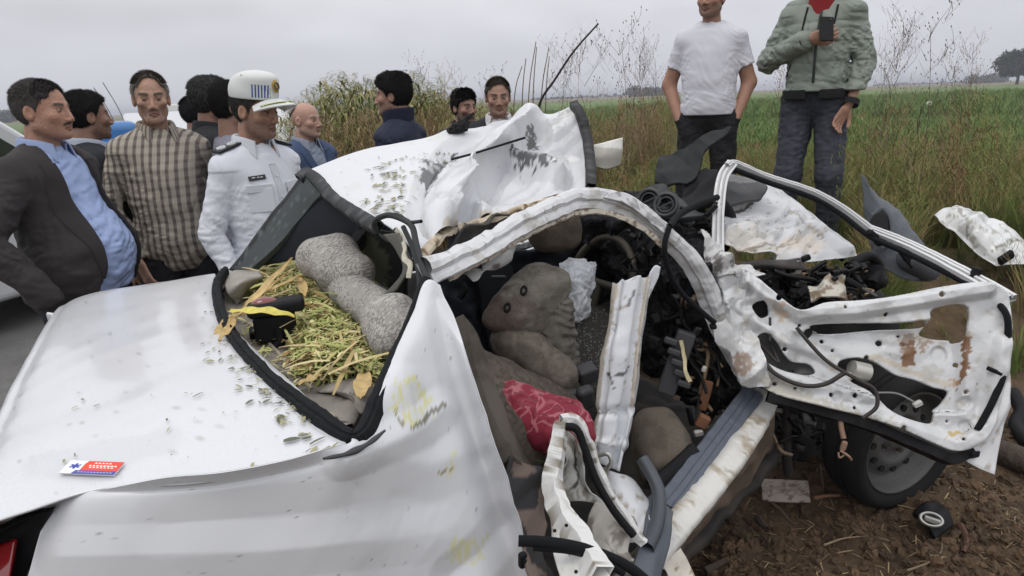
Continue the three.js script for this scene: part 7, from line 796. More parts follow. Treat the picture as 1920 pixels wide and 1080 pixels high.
{ // single weeds, canes and reeds standing out against the sky
  const ORD = ['first', 'second', 'third', 'fourth', 'fifth', 'sixth', 'seventh', 'eighth', 'ninth', 'tenth', 'eleventh', 'twelfth', 'thirteenth', 'fourteenth', 'fifteenth', 'sixteenth', 'seventeenth', 'eighteenth', 'nineteenth', 'twentieth']; const protos = [weed(1.9, rng(3), 22, 6), weed(1.9, rng(4), 18, 7), weed(1.9, rng(6), 26, 5)], cols = [[0.17, 0.12, 0.08], [0.14, 0.11, 0.085], [0.24, 0.15, 0.09]].map((c) => M(c, 0.9));
  const spots = [[1045, 120, 6.2], [1078, 105, 6.6], [1112, 84, 6.0], [1142, 92, 5.6], [1172, 118, 6.4], [1208, 140, 6.8], [1232, 96, 6.1], [1252, 108, 6.9], [1430, 128, 6.0], [1640, 72, 5.0], [1662, 100, 5.6], [1705, 92, 5.2], [1728, 76, 4.8], [1760, 132, 5.8], [1804, 98, 5.4], [1850, 140, 6.2], [812, 130, 8.6], [838, 142, 8.2], [905, 160, 8.5], [1895, 150, 5.6]];
  spots.forEach(([px, y, d], i) => { const [x, z] = gpx(px, d), p = onG(x, z), top = 1.5 + (186 - 0.0392 * (px - 960) - y) / FPX * d; const o = mesh('tall_weed', protos[i % 3], cols[i % 3]); o.position.copy(p); o.scale.setScalar(Math.max(0.4, (top - p.y) / 1.9)); o.rotation.y = i * 1.3; const rank = spots.filter((s) => s[0] < px).length; tag(o, 'tall bare branching dry weed against the sky, ' + ORD[rank] + ' from the left', 'weed', 'tall dry weeds against the sky'); });
  [[988, 110, 204, 5.8], [1000, 78, 204, 6], [1008, 88, 205, 5.9], [1024, 90, 206, 6], [1032, 106, 205, 6.1], [974, 124, 205, 6.1]].forEach(([px, y, y1, d], i, all) => { const a = gpx(px - 18, d), b = onG(a[0], a[1]); const o = mesh('reed_stalk', tube([b, D(px - 8, 170, d), D(px + (i % 2 ? 5 : -2), y, d)], 0.0075, 6, false, (t) => 1.2 - 0.7 * t), M([0.16, 0.12, 0.07], 0.9)); tag(o, 'thin upright dry reed stalk beyond the roof, ' + ORD[all.filter((s) => s[0] < px).length] + ' from the left', 'reed', 'upright reed stalks beyond the roof'); });
  const c = gpx(985, 4.6); tag(mesh('dark_cane', tube([onG(c[0], c[1]), D(1010, 200, 4.5), D(1040, 150, 4.4), D(1076, 96, 4.3), D(1122, 44, 4.2)], 0.012, 8, false, (t) => 1.3 - 0.85 * t), M([0.035, 0.028, 0.022], 0.85)), 'long dark cane leaning up to the right beyond the roof', 'cane');
  tag(mesh('field_marker', blob((x, y, z) => smin(cap(x, y, z, [0, -0.15, 0], [0, 0.1, 0], 0.05, 0.09), cap(x, y, z, [0.02, 0.1, 0], [0.04, 0.22, 0], 0.05, 0.02), 0.05), [0.15, 0.28, 0.15], 0.02, D(1741, 200, 26), V3(1, 0, 0), V3(0, 1, 0)), M([0.75, 0.75, 0.72], 0.8)), 'tiny white upright speck out in the green field', 'marker');
}
// ---------------------------------------------------------------- traffic behind, seen in slivers between the people
function sedan(label, pos, yaw, color) {
  const g = base('parked_car', label, 'car', pos); g.rotation.y = yaw;
  const sh = new THREE.Shape(); [[-2.1, 0.3], [-2.12, 0.75], [-1.95, 0.95], [-1.35, 1.0], [-0.75, 1.42], [0.5, 1.45], [1.15, 0.98], [1.95, 0.86], [2.1, 0.6], [2.08, 0.3]].forEach(([x, y], i) => (i ? sh.lineTo(x, y) : sh.moveTo(x, y)));
  const bg = new THREE.ExtrudeGeometry(sh, { depth: 1.5, bevelEnabled: true, bevelSize: 0.06, bevelThickness: 0.08, bevelSegments: 4 }); bg.translate(0, 0, -0.75); mesh('body', bg, M(color, 0.3, { clearcoat: 0.8 }), g);
  const gl = new THREE.Shape(); [[-1.2, 1.02], [-0.72, 1.36], [0.45, 1.39], [0.95, 1.02]].forEach(([x, y], i) => (i ? gl.lineTo(x, y) : gl.moveTo(x, y))); const gg = new THREE.ExtrudeGeometry(gl, { depth: 1.69, bevelEnabled: false }); gg.translate(0, 0, -0.845); mesh('side_windows', gg, M([0.02, 0.024, 0.028], 0.08, { clearcoat: 1 }), g);
  const ws = boxAt(V3(0.83, 1.21, 0), V3(0.65, -0.47, 0), V3(0, 0, 1), 0.62, 1.35, 0.012); mesh('windscreen', ws.translate(0.03, 0.03, 0), M([0.05, 0.06, 0.065], 0.08, { clearcoat: 1 }), g);
  for (const x of [-1.3, 1.3]) for (const z of [-0.78, 0.78]) { const w = new THREE.CylinderGeometry(0.3, 0.3, 0.2, 28); w.rotateX(Math.PI / 2); w.translate(x, 0.3, z); const wm = mesh('wheel', w, M([0.02, 0.02, 0.02], 0.8), g); const r = new THREE.CylinderGeometry(0.18, 0.19, 0.21, 20); r.rotateX(Math.PI / 2); r.translate(x, 0.3, z); mesh('rim', r, M([0.4, 0.4, 0.42], 0.35, { metalness: 0.7 }), wm); }
  for (const z of [-0.6, 0.6]) { mesh('headlight', boxAt(V3(2.1, 0.68, z), V3(0, 0, 1), V3(0, 1, 0), 0.3, 0.14, 0.08, 0.03), M([0.7, 0.72, 0.75], 0.1, { clearcoat: 1 }), g); mesh('tail_lamp', boxAt(V3(-2.15, 0.8, z), V3(0, 0, 1), V3(0, 1, 0), 0.28, 0.14, 0.06, 0.02), M([0.3, 0.01, 0.01], 0.15), g); }
  return g;
}
{
  const [ax, az] = gpx(-330, 6.4), [bx, bz] = gpx(478, 10), [cx, cz] = gpx(334, 13); const towards = (x, z) => Math.atan2(z, -x);
  sedan('white car on the road at the far left edge, behind the heavy man', V3(ax, hgt(ax, az), az), 1.25, [0.62, 0.63, 0.65]);
  sedan('white car parked behind the officer, its windscreen pillar showing past his collar', V3(bx, hgt(bx, bz), bz), towards(bx, bz) + 0.15, [0.62, 0.63, 0.65]);
  const tx = sedan('white car with a roof sign far behind the checked shirt', V3(cx, hgt(cx, cz), cz), towards(cx, cz), [0.6, 0.61, 0.63]); mesh('roof_sign', boxAt(V3(0, 1.56, 0), V3(1, 0, 0), V3(0, 1, 0), 0.16, 0.14, 0.5, 0.03), M([0.62, 0.62, 0.6], 0.5), tx);
  const [ux, uz] = gpx(212, 9.5), t = base('blue_truck', 'blue truck cab with aerials beyond the dark haired man and the checked shirt', 'truck', V3(ux, hgt(ux, uz), uz)); t.rotation.y = 0.5;
  const bl = M([0.03, 0.16, 0.42], 0.4, { clearcoat: 0.5 });
  mesh('cab', [boxAt(V3(0, 0.85, 0), V3(1, 0, 0), V3(0, 1, 0), 0.9, 0.75, 1.4, 0.12), boxAt(V3(-0.1, 1.27, 0), V3(1, 0, 0), V3(0, 1, 0), 0.62, 0.3, 1.2, 0.1)], bl, t); mesh('cargo_bed', boxAt(V3(-1.3, 0.78, 0), V3(1, 0, 0), V3(0, 1, 0), 1.7, 0.5, 1.4, 0.04), bl, t); mesh('window', boxAt(V3(0.2, 1.28, 0), V3(0.3, -1, 0), V3(0, 0, 1), 0.24, 1.0, 0.02), M([0.05, 0.07, 0.09], 0.1), t);
  for (const [x, z] of [[0.1, 0.62], [0.1, -0.62], [-1.5, 0.62], [-1.5, -0.62]]) { const w = new THREE.CylinderGeometry(0.32, 0.32, 0.2, 22); w.rotateX(Math.PI / 2); w.translate(x, 0.32, z); mesh('wheel', w, M([0.02, 0.02, 0.02], 0.8), t); }
  for (const [x, z, h] of [[0.1, 0.4, 1.85], [0.0, 0.3, 1.8], [-0.05, -0.3, 1.75]]) mesh('aerial', tube([V3(x, 1.3, z), V3(x - 0.06, (1.3 + h) / 2, z), V3(x - 0.16, h, z)], 0.0045, 5), M([0.1, 0.1, 0.12], 0.5), t);
}
// ---------------------------------------------------------------- straw, cloths, loose wreckage, soil litter
const FR = rng(123);
const chip = (l, w, bend = 0.2) => bladeGeo([[[V3(-l / 2, 0, 0), w * 0.7], [V3(-l * 0.15, l * bend * 0.5, 0), w], [V3(l * 0.2, l * bend * 0.4, 0), w * 0.9], [V3(l / 2, 0, 0), w * 0.35]]]);
{ // chopped maize heaped on the shelf
  const poly = [[462, 520], [500, 492], [560, 488], [604, 540], [660, 600], [705, 650], [724, 690], [716, 722], [664, 712], [610, 712], [552, 700], [545, 660], [540, 590], [500, 560], [460, 560], [450, 540]];
  const mound = (x, y) => 0.99 + 0.035 * ss(0, 60, -polyD(x, y, poly)) + 0.012 * n2(x / 25, y / 25);
  const g = sheet([0, 0.25, 0.5, 0.75, 1].map((t) => [0, 0.25, 0.5, 0.75, 1].map((s) => { const a = [mix(458, 592, s), mix(530, 486, s)], b = [mix(560, 722, s), mix(700, 706, s)]; const m = [[458, 530], [592, 486], [562, 690], [726, 706]]; const x = mix(mix(m[0][0], m[1][0], s), mix(m[2][0], m[3][0], s), t), y = mix(mix(m[0][1], m[1][1], s), mix(m[2][1], m[3][1], s), t); return Hp(x, y, mound(x, y) - 0.012); })), { th: 0.01, amp: 0.004, color: (x, y, p) => (n3(p.x * 50, p.y * 50, p.z * 50) > 0 ? [0.17, 0.15, 0.05] : [0.26, 0.22, 0.09]) });
  const o = base('chopped_maize', null, null, Hp(600, 600, 0.97)); tag(o, 'heap of chopped green and yellow maize fodder on the rear parcel shelf', 'fodder', null, 'stuff');
  tag(mesh('heap', local(o, g), M(0xffffff, 0.95, VC), o), null, null, null, 'stuff');
  const L = [[], [], []]; while (L[0].length + L[1].length + L[2].length < 7500) { const x = rr(445, 730, FR), y = rr(485, 725, FR); if (!inPoly(x, y, poly) && FR() > 0.06) continue; const p = Hp(x, y, mound(x, y) + rr(0, 0.02, FR)).sub(o.position); L[Math.floor(FR() * 3)].push([p, [rr(-0.6, 0.6, FR), rr(0, 6.28, FR), rr(-0.7, 0.7, FR)], rr(0.55, 1.25, FR)]); }
  [chip(0.026, 0.0026), chip(0.018, 0.0036, 0.3), chip(0.042, 0.0022, 0.15)].forEach((cg, i) => tag(instances('chips', cg, mLeaf, L[i], o, () => { const t = FR(); return t < 0.5 ? lerpC([0.26, 0.30, 0.08], [0.5, 0.52, 0.2], FR()) : t < 0.87 ? lerpC([0.45, 0.40, 0.15], [0.68, 0.62, 0.34], FR()) : lerpC([0.3, 0.17, 0.06], [0.42, 0.27, 0.11], FR()); }), null, null, null, 'stuff'));
}
{ // longer stalks and husks among the chopped maize
  const o = scene.getObjectByName('chopped_maize'), L = [], poly = [[452, 524], [500, 492], [560, 488], [604, 540], [660, 600], [705, 650], [724, 690], [716, 722], [664, 712], [600, 708], [545, 670], [520, 600], [470, 560]];
  while (L.length < 90) { const x = rr(445, 730, FR), y = rr(485, 725, FR); if (!inPoly(x, y, poly)) continue; L.push([Hp(x, y, 1.012 + rr(0, 0.035, FR)).sub(o.position), [rr(-0.35, 0.35, FR), rr(0, 6.28, FR), rr(-0.3, 0.3, FR)], V3(rr(0.6, 1.7, FR), 1, rr(0.5, 1.3, FR))]); }
  tag(instances('husks', chip(0.085, 0.005, 0.12), mLeaf, L, o, () => { const t = FR(); return t < 0.6 ? lerpC([0.42, 0.32, 0.14], [0.6, 0.5, 0.28], FR()) : lerpC([0.3, 0.32, 0.09], [0.5, 0.48, 0.2], FR()); }), null, null, null, 'stuff');
}
{ // long dry leaves
  const leaves = [[[440, 600, 1.03], [470, 570, 1.06], [505, 530, 1.08], [548, 486, 1.09]], [[455, 590, 1.02], [500, 545, 1.05], [540, 512, 1.06]], [[430, 585, 1.07], [465, 584, 1.085], [510, 586, 1.09], [552, 595, 1.08]], [[436, 592, 1.05], [420, 616, 1.04], [398, 648, 1.02]], [[440, 588, 1.06], [428, 620, 1.05], [410, 640, 1.035]], [[684, 698, 1.02], [680, 722, 1.03], [676, 748, 1.03]], [[556, 724, 1.01], [580, 712, 1.025], [602, 704, 1.02]], [[470, 560, 1.05], [520, 540, 1.07], [562, 520, 1.06], [590, 520, 1.05]], [[560, 520, 1.04], [568, 540, 1.05], [572, 556, 1.04]]];
  leaves.forEach((l, i) => { const pts = new THREE.CatmullRomCurve3(l.map((q) => Hp(...q))).getPoints(12); const w = [0.011, 0.007, 0.014, 0.016, 0.010, 0.016, 0.011, 0.007, 0.012][i]; const g = sheet([-1, 0, 1].map((k) => pts.map((p, j) => { const t = V3(0, 0, 0).subVectors(pts[Math.min(j + 1, 12)], pts[Math.max(0, j - 1)]), s = t.cross(V3(0, 1, 0.2)).normalize(); return p.clone().addScaledVector(s, k * w * Math.sin(0.35 + j / 12 * 2.6)).add(V3(0, 0.004 * Math.abs(k) + 0.002 * Math.sin(j * 1.7 + i), 0)); })), { nu: 2, nv: 3, th: 0.001, color: (x, y, p) => { const n = n3(p.x * 60, p.y * 60, p.z * 60); const b = i === 2 ? [0.6, 0.52, 0.12] : [0.5, 0.36, 0.16]; return b.map((v) => v * (1 + 0.25 * n)); } }); tag(mesh('dry_leaf', g, M(0xffffff, 0.8, VC)), ['longest thin tan maize leaf lying steeply over the straw heap', 'thin tan maize leaf beside the longest one on the straw heap', 'bright yellow maize leaf draped across the black brake lamp', 'broad tan maize leaf hanging over the window seal onto the boot lid', 'narrow tan maize leaf hanging over the window seal beside the broad one', 'broad upright tan leaf at the near corner of the straw heap', 'tan leaf lying on the torn grey shelf flap edge', 'thin leaf lying along the far end of the straw heap', 'short tan leaf standing against the rear seat headrest'][i], 'leaf', 'dry maize leaves at the rear window'); });
}
{ // scraps scattered over boot lid and roof
  const o = base('leaf_scraps', null, null, Hp(400, 700, 1.03)); tag(o, 'small scraps of leaf and straw scattered over the white boot lid and roof', 'leaf scraps', null, 'stuff');
  const L = [], L2 = []; const put = (p, n, big) => { const e = new THREE.Euler().setFromQuaternion(new THREE.Quaternion().setFromUnitVectors(V3(0, 1, 0), n).multiply(new THREE.Quaternion().setFromAxisAngle(V3(0, 1, 0), rr(0, 6.28, FR))), 'YXZ'); (FR() < 0.5 ? L : L2).push([p.clone().addScaledVector(n, 0.004).sub(o.position), [e.x, e.y, e.z], big]); };
  const lid = wreck.getObjectByName('boot_lid'), roof = wreck.getObjectByName('roof'); const rc = new THREE.Raycaster(); wreck.updateMatrixWorld(true);
  const drop = (m, x, y, s) => { rc.set(EYE, ray(x, y).normalize()); const h = rc.intersectObject(m, false)[0]; if (h) { const n = h.face.normal.clone(); if (n.dot(rc.ray.direction) > 0) n.negate(); put(h.point, n, s); } };
  for (let i = 0; i < 80; i++) { const t = FR(); drop(lid, mix(440, 640, t) - rr(5, 70, FR), mix(650, 830, t) + rr(-20, 25, FR), rr(0.3, 0.75, FR)); }
  for (let i = 0; i < 40; i++) drop(lid, rr(380, 425, FR), rr(525, 650, FR), rr(0.2, 0.5, FR));
  for (let i = 0; i < 70; i++) drop(lid, rr(60, 620, FR), rr(600, 895, FR), 0.08 + 0.4 * Math.pow(FR(), 2.5));
  for (const [x, y, s] of [[395, 680, 0.8], [448, 728, 0.7], [500, 738, 0.7], [548, 828, 1.0], [545, 748, 0.7], [480, 700, 0.7], [620, 846, 1.0], [590, 848, 0.8], [372, 744, 0.6]]) drop(lid, x, y, s);
  for (let i = 0; i < 42; i++) { drop(roof, 730 + rr(-42, 42, FR) * (0.5 + FR()), 340 + rr(-50, 55, FR) * (0.5 + FR()), rr(0.3, 0.95, FR)); drop(roof, 735 + rr(-25, 30, FR), 305 + rr(-12, 90, FR), rr(0.3, 0.8, FR)); }
  for (let i = 0; i < 30; i++) { drop(roof, rr(770, 850, FR), 300 + rr(-12, 12, FR), rr(0.25, 0.5, FR)); drop(roof, rr(680, 760, FR), rr(375, 410, FR), rr(0.4, 0.9, FR)); }
  const cf = () => { const t = FR(); return t < 0.5 ? lerpC([0.07, 0.08, 0.05], [0.18, 0.18, 0.13], FR()) : lerpC([0.26, 0.25, 0.14], [0.42, 0.39, 0.24], FR()); };
  tag(instances('scraps', chip(0.024, 0.005, 0.08), mLeaf, L, o, cf), null, null, null, 'stuff'); tag(instances('scraps', chip(0.034, 0.003, 0.08), mLeaf, L2, o, cf), null, null, null, 'stuff');
  // the printed card
  const corner = [[110, 893], [214, 897], [225, 873], [135, 869]].map(([x, y]) => { rc.set(EYE, ray(x, y).normalize()); return rc.intersectObject(lid, false)[0].point.clone().add(V3(0, 0.004, 0)); });
  const cv = document.createElement('canvas'); cv.width = 512; cv.height = 256; const k = cv.getContext('2d'); k.fillStyle = '#e9e9ee'; k.fillRect(0, 0, 512, 256); k.fillStyle = '#e0452c'; k.fillRect(165, 0, 347, 188); k.fillStyle = '#4b4f9c'; k.fillRect(110, 188, 402, 68); k.fillStyle = '#e9e9ee'; k.beginPath(); k.moveTo(0, 0); k.lineTo(180, 0); k.lineTo(110, 256); k.lineTo(0, 256); k.fill();
  k.strokeStyle = '#2f3f9a'; k.lineWidth = 26; for (let i = 0; i < 3; i++) { const a = i * Math.PI / 3 + Math.PI / 2; k.beginPath(); k.moveTo(92 - 54 * Math.cos(a), 110 - 54 * Math.sin(a)); k.lineTo(92 + 54 * Math.cos(a), 110 + 54 * Math.sin(a)); k.stroke(); }
  k.fillStyle = '#f4efef'; for (const [y, x0, x1, h] of [[34, 250, 420, 16], [84, 215, 470, 20], [124, 230, 440, 12]]) for (let x = x0; x < x1; x += 34) { k.fillRect(x, y, 24, h); k.fillRect(x + 6, y - 10, 8, 8); } k.fillStyle = '#c9cbe8'; for (let x = 160; x < 470; x += 30) k.fillRect(x, 216, 20, 10);
  const ct = new THREE.CanvasTexture(cv); ct.colorSpace = THREE.SRGBColorSpace; const A = corner[0], ex = corner[1].clone().sub(A), ey = corner[3].clone().sub(A), cg = new RoundedBoxGeometry(ex.length(), 0.0012, ey.length(), 2, 0.0005), up = ex.clone().cross(ey).normalize(); if (up.y < 0) up.negate();
  const cb = base('printed_card', 'small red, blue and white printed card lying on the boot lid', 'card', A.clone().addScaledVector(ex, 0.5).addScaledVector(ey, 0.5)); const zx = ex.clone().normalize(), zz = zx.clone().cross(up).normalize(); cb.setRotationFromMatrix(new THREE.Matrix4().makeBasis(zx, up, zz));
  mesh('card_stock', cg, M([0.75, 0.75, 0.78], 0.5), cb); const pl = new THREE.PlaneGeometry(ex.length() * 0.985, ey.length() * 0.98); pl.rotateX(-Math.PI / 2); pl.translate(0, 0.0016, 0); mesh('print', pl, M(0xffffff, 0.4, { map: ct }), cb);
}
{ // red cloth cushion
  const rt = tex(512, (u, v) => { const a = Math.abs(fbm(u, v, 5, 2, 4)), b = Math.abs(tn(u, v, 8, 11)); const k = a < 0.03 || b < 0.035 ? 0.75 : a < 0.06 ? 0.3 : 0; return [mix(0.215, 0.42, k), mix(0.010, 0.15, k), mix(0.03, 0.17, k)]; }, 2.2, true);
  const g = caps([[[945, 742, 1.5], 0.024, [985, 772, 1.52], 0.045], [[985, 772, 1.5], 0.045, [1068, 806, 1.5], 0.045], [[955, 762, 1.5], 0.035, [1030, 806, 1.46], 0.05], [[1060, 790, 1.52], 0.05, [1082, 820, 1.48], 0.035], [[936, 735, 1.52], 0.018, [960, 750, 1.52], 0.03]], 0.05, 0.006, { fold: (x, y, z) => 0.004 * ridge(x * 12, y * 12, z * 12) + 0.002 * n3(x * 35, y * 35, z * 35) });
  tag(mesh('red_cushion', g, M(0xffffff, 0.85, { map: rt, bumpMap: rep(T.weave, 8), bumpScale: 0.001 })), 'crumpled red cushion with pale pink swirls on the rear seat', 'cushion');
}
{ // wreckage lying apart from the car
  const wl = base('wheel_arch_liner', 'torn grey plastic wheel arch liner standing behind the hanging door', 'car part', D(1690, 500, 2.9)), gm = M([0.10, 0.112, 0.128], 0.5, { bumpMap: rep(T.soilB, 3), bumpScale: 0.004 });
  mesh('liner_shell', local(wl, sheet([[[1612, 326, 3.0], [1622, 332, 2.98], [1632, 350, 2.96], [1640, 362, 2.95]], [[1618, 372, 2.98], [1642, 378, 2.9], [1672, 392, 2.88], [1690, 398, 2.9]], [[1622, 420, 2.95], [1654, 424, 2.86], [1700, 432, 2.84], [1724, 452, 2.88]], [[1632, 462, 2.9], [1660, 470, 2.82], [1712, 480, 2.8], [1748, 500, 2.86]], [[1640, 492, 2.86], [1680, 516, 2.8], [1720, 528, 2.8], [1762, 524, 2.86]]], { nu: 10, nv: 10, th: 0.008, amp: 0.012 })), gm, wl);
  mesh('arch_rim', local(wl, tube([[1636, 405, 2.86], [1656, 392, 2.84], [1672, 412, 2.8], [1672, 445, 2.78], [1655, 466, 2.8]], 0.012, 7)), gm, wl); mesh('arch_opening', local(wl, stamped([[1628, 425], [1640, 402], [1658, 398], [1668, 420], [1666, 448], [1645, 462]], [], [[1630, 420, 2.84], [1668, 420, 2.8], [1650, 460, 2.8]], { th: 0.02, cell: 0.008 })), mBlack, wl);
  mesh('dark_tube', local(wl, caps([[[1706, 486, 2.78], 0.05, [1738, 506, 2.8], 0.05]], 0.02, 0.008)), M([0.08, 0.085, 0.095], 0.5), wl); mesh('liner_slot', local(wl, boxAt(D(1700, 478, 2.74), V3(1, -1.2, 0), V3(1, 1, 0), 0.12, 0.04, 0.02)), mBlack, wl);
  const bp = base('torn_bumper', 'torn white bumper piece lying on the bank at the right edge', 'car part', D(1850, 450, 4.0));
  mesh('bumper_skin', local(bp, sheet([[[1752, 404, 4.1], [1786, 388, 4.15], [1800, 388, 4.15]], [[1776, 425, 4.0], [1810, 404, 4.0], [1836, 402, 4.1]], [[1800, 446, 3.95], [1840, 424, 3.9], [1880, 424, 4.0]], [[1832, 476, 3.88], [1875, 456, 3.82], [1920, 456, 3.95]], [[1868, 500, 3.8], [1915, 494, 3.76], [1970, 500, 3.9]]], { nu: 12, nv: 10, th: 0.006, amp: 0.02, sharp: 0.3, flip: true, color: painter([0.70, 0.71, 0.71], [{ line: [[1800, 400], [1816, 420], [1812, 450]], w: 2.2, c: [0.3, 0.29, 0.27] }, { line: [[1860, 470], [1890, 452], [1910, 455]], w: 2, c: [0.25, 0.24, 0.22] }, { f: 12, s: 1, t: 0.5, c: [0.4, 0.38, 0.34] }]), creases: [{ l: [[1785, 440], [1815, 420], [1840, 405]], w: 16, a: -0.03 }] })), mPaint, bp);
  mesh('bumper_slot', local(bp, boxAt(D(1886, 483, 3.77), V3(1, 0.7, 0), V3(-0.6, 1, 0.5), 0.09, 0.06, 0.03, 0.012)), mBlack, bp);
  const sc = base('cardboard_piece', 'dirty pale rectangular board scrap lying on the soil under the sill', 'scrap', Hp(1470, 920, 0.03));
  mesh('board', local(sc, sheet([[Hp(1426, 896, 0.07), Hp(1470, 898, 0.075), Hp(1515, 902, 0.07)], [Hp(1428, 918, 0.05), Hp(1472, 920, 0.06), Hp(1518, 922, 0.05)], [Hp(1430, 938, 0.03), Hp(1474, 941, 0.035), Hp(1520, 941, 0.03)]], { th: 0.008, amp: 0.004, color: painter([0.36, 0.31, 0.27], [{ f: 26, s: 4, t: 0.35, c: [0.14, 0.1, 0.075] }, { poly: [[1425, 908], [1520, 912], [1520, 926], [1425, 922]], c: [0.17, 0.13, 0.10], k: 0.5, j: 10 }]) })), M(0xffffff, 0.9, VC), sc);
  tag(mesh('white_shard', sheet([[Hp(1408, 908, 0.03), Hp(1416, 888, 0.07), Hp(1422, 886, 0.07)], [Hp(1408, 914, 0.03), Hp(1418, 904, 0.05), Hp(1425, 896, 0.06)], [Hp(1412, 916, 0.02), Hp(1420, 914, 0.03), Hp(1426, 912, 0.03)]], { th: 0.003, amp: 0.004 }), M([0.62, 0.58, 0.54], 0.6)), 'small white pointed shard leaning on the pale board scrap', 'shard');
  const lh = base('lamp_housing', 'broken black plastic housing with a metal ring lying below the wheel', 'car part', Hp(1750, 985, 0.03)); const lp = [Hp(1710, 962, 0.06), Hp(1760, 942, 0.06), Hp(1788, 985, 0.04), Hp(1756, 1010, 0.03)];
  mesh('housing', local(lh, sheet([[lp[0], lp[0].clone().lerp(lp[1], 0.5).add(V3(0, 0.02, 0)), lp[1]], [lp[0].clone().lerp(lp[3], 0.5).add(V3(0, 0.015, 0)), Hp(1750, 976, 0.07), lp[1].clone().lerp(lp[2], 0.5).add(V3(0, 0.02, 0))], [lp[3], lp[3].clone().lerp(lp[2], 0.5), lp[2]]], { th: 0.02, amp: 0.006 })), mBlack, lh);
  { const t = new THREE.TorusGeometry(0.032, 0.006, 8, 28); t.scale(1, 0.75, 1); t.lookAt(V3(-0.2, 1, 0.5)); t.translate(...Hp(1746, 974, 0.095).toArray()); mesh('metal_ring', local(lh, t), mMetal, lh); mesh('metal_bar', local(lh, boxAt(Hp(1748, 976, 0.09), V3(0.7, 0, 0.7), V3(0, 1, -0.3), 0.05, 0.022, 0.014)), mMetal, lh); }
  // a log and stones at the right edge
  tag(mesh('muddy_log', tube([Hp(1872, 846, 0.05), Hp(1900, 856, 0.06), Hp(1960, 880, 0.06)], 0.05, 12), M([0.07, 0.055, 0.042], 0.95, { bumpMap: T.crumple, bumpScale: 0.02 })), 'muddy dark log beside the hanging door corner at the right edge', 'log');
  tag(mesh('black_hose', tube([Hp(1898, 735, 0.12), Hp(1915, 770, 0.08), Hp(1905, 800, 0.05), Hp(1950, 850, 0.04)], 0.03, 8), mBlack), 'thick black hose on the ground at the right edge behind the door', 'hose');
}
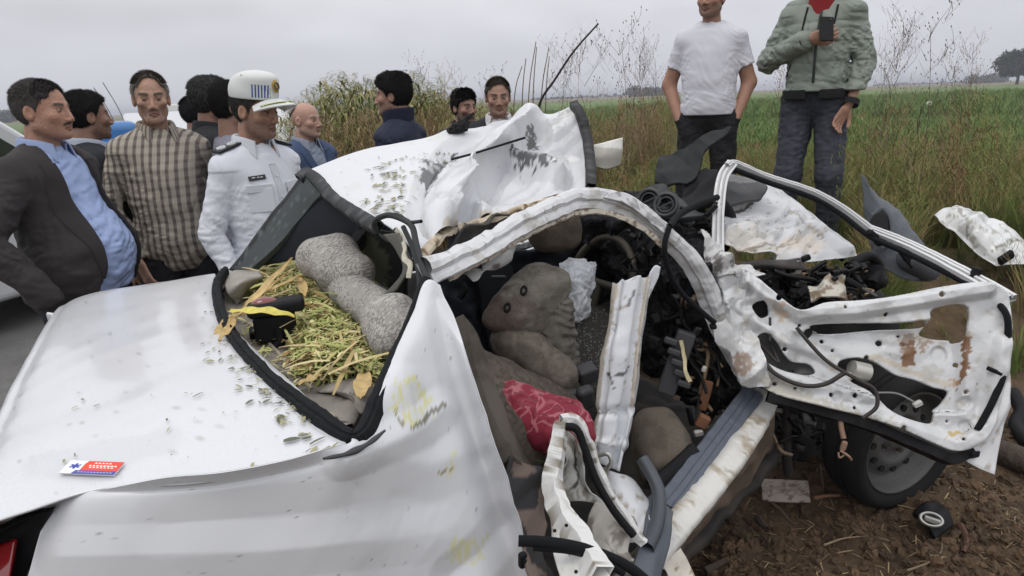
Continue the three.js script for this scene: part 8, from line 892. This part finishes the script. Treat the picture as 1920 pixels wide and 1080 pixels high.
{ // broken glass on the cabin floor; soil clods, straw and sticks
  const gl = base('broken_glass', null, null, W(1.0, 0.55, 0.3)); tag(gl, 'crumbs of broken window glass on the cabin floor and seat', 'broken glass', null, 'stuff'); const L = [];
  for (let i = 0; i < 900; i++) L.push([D(rr(1060, 1150, FR), rr(585, 730, FR), rr(2.02, 2.3, FR)).sub(gl.position), [rr(0, 6, FR), rr(0, 6, FR), rr(0, 6, FR)], rr(0.4, 1.3, FR)]);
  const gf = sheet([[[1050, 590, 2.25], [1110, 575, 2.35], [1160, 560, 2.4]], [[1060, 650, 2.12], [1110, 640, 2.18], [1150, 640, 2.2]], [[1060, 740, 2.05], [1100, 740, 2.08], [1140, 740, 2.1]]], { th: 0.02, amp: 0.01 }); part('front_carpet', gf, M([0.06, 0.052, 0.046], 0.95, { map: rep(T.fibre, 3) }));
  const L3 = []; { const fm = wreck.getObjectByName('front_carpet'), rc = new THREE.Raycaster(); wreck.updateMatrixWorld(true); for (let i = 0; i < 700; i++) { const x = rr(1055, 1150, FR), y = rr(580, 735, FR); rc.set(EYE, ray(x, y).normalize()); const h = rc.intersectObject(fm, false)[0]; if (h) L3.push([h.point.addScaledVector(rc.ray.direction, -0.004).sub(gl.position), [rr(0, 6, FR), rr(0, 6, FR), rr(0, 6, FR)], rr(0.25, 0.7, FR)]); } }
  tag(instances('crumbs', new THREE.BoxGeometry(0.006, 0.0045, 0.005), M([0.26, 0.29, 0.28], 0.15), L3, gl), null, null, null, 'stuff');
  const so = base('soil_litter', null, null, V3(1, 0, -1.8)); tag(so, 'clods, straw bits and small twigs littering the brown soil', 'litter', null, 'stuff');
  const cl = [], sw = [], gsp = () => { const px = rr(1180, 1990, FR), py = rr(800, 1150, FR); const p = Hp(px, py, 0); p.y = hgt(p.x, p.z); return p; };
  const clod = new THREE.IcosahedronGeometry(0.012, 2); { const q = clod.attributes.position; for (let i = 0; i < q.count; i++) { const x = q.getX(i), y = q.getY(i), z = q.getZ(i), k = 1 + 0.35 * n3(x * 120, y * 120, z * 120); q.setXYZ(i, x * k * 1.3, y * k * 0.7, z * k); } clod.computeVertexNormals(); }
  for (let i = 0; i < 2600; i++) cl.push([gsp().add(V3(0, 0.001, 0)).sub(so.position), [rr(0, 6, FR), rr(0, 6, FR), rr(0, 6, FR)], Math.pow(FR(), 2.5) * 1.7 + 0.25]);
  tag(instances('clods', clod, M([0.10, 0.066, 0.039], 0.95), cl, so, () => lerpC([0.6, 0.6, 0.6], [1.35, 1.25, 1.2], FR())), null, null, null, 'stuff');
  for (let i = 0; i < 900; i++) sw.push([gsp().add(V3(0, 0.006, 0)).sub(so.position), [rr(-0.2, 0.2, FR), rr(0, 6, FR), rr(-0.2, 0.2, FR)], rr(0.3, 1.5, FR)]);
  tag(instances('straw', chip(0.04, 0.0016, 0.05), mLeaf, sw, so, () => lerpC([0.16, 0.11, 0.06], [0.38, 0.29, 0.16], FR())), null, null, null, 'stuff');
  const stick = (l, r, lab, c) => tag(mesh('stick', tube(l.map(([x, y, h]) => { const p = Hp(x, y, h ?? 0.02); p.y = Math.max(p.y, hgt(p.x, p.z) + r * 0.6); return p; }), r, 6, false, (t) => 1.1 - 0.45 * t), M(c, 0.9, { bumpMap: T.crumple, bumpScale: 0.003 })), lab, 'stick');
  stick([[1526, 934], [1550, 930], [1575, 929]], 0.007, 'short pale brown stick pointing right from the board scrap', [0.24, 0.13, 0.075]);
  stick([[1448, 944], [1466, 960], [1478, 975], [1488, 984]], 0.007, 'bent brown twig just below the pale board scrap', [0.12, 0.075, 0.05]);
  stick([[1420, 970], [1428, 982], [1438, 992]], 0.014, 'short dark lump of wood left of the bent twig', [0.06, 0.042, 0.032]);
  stick([[1700, 1070], [1740, 1055], [1764, 1035], [1766, 1018]], 0.004, 'thin pale curved twig low at the right of the soil', [0.22, 0.16, 0.1]);
  stick([[1320, 1072], [1342, 1060], [1360, 1050]], 0.016, 'dark rotten stick beside the broken sill end', [0.06, 0.04, 0.03]);
  stick([[1545, 1022], [1580, 1010], [1612, 1006]], 0.0035, 'thin straight pale straw stalk in the middle of the soil', [0.3, 0.22, 0.14]);
  stick([[1785, 912], [1805, 925], [1832, 932]], 0.005, 'pale stalk right of the wheel near the door corner', [0.28, 0.22, 0.14]);
  stick([[1800, 985], [1812, 1010], [1806, 1036]], 0.012, 'reddish brown dead root right of the black housing', [0.12, 0.06, 0.04]);
  stick([[1538, 872], [1542, 900], [1545, 915]], 0.003, 'thin upright pale stalk in front of the front wheel', [0.2, 0.16, 0.11]);
  // green leaves of torn stems near the rear door frame
  for (const [x, y, d, t] of [[1026, 872, 1.4, 'small bright green leaf beside the rear door frame apex'], [1128, 1048, 1.15, 'small bright green leaf under the hanging black seal']]) tag(mesh('green_leaf', leafClump(5, 0.016, FR).translate(...D(x, y, d).toArray()), M([0.06, 0.2, 0.04], 0.7)), t, 'leaf');
}
renderer.render(scene, camera);
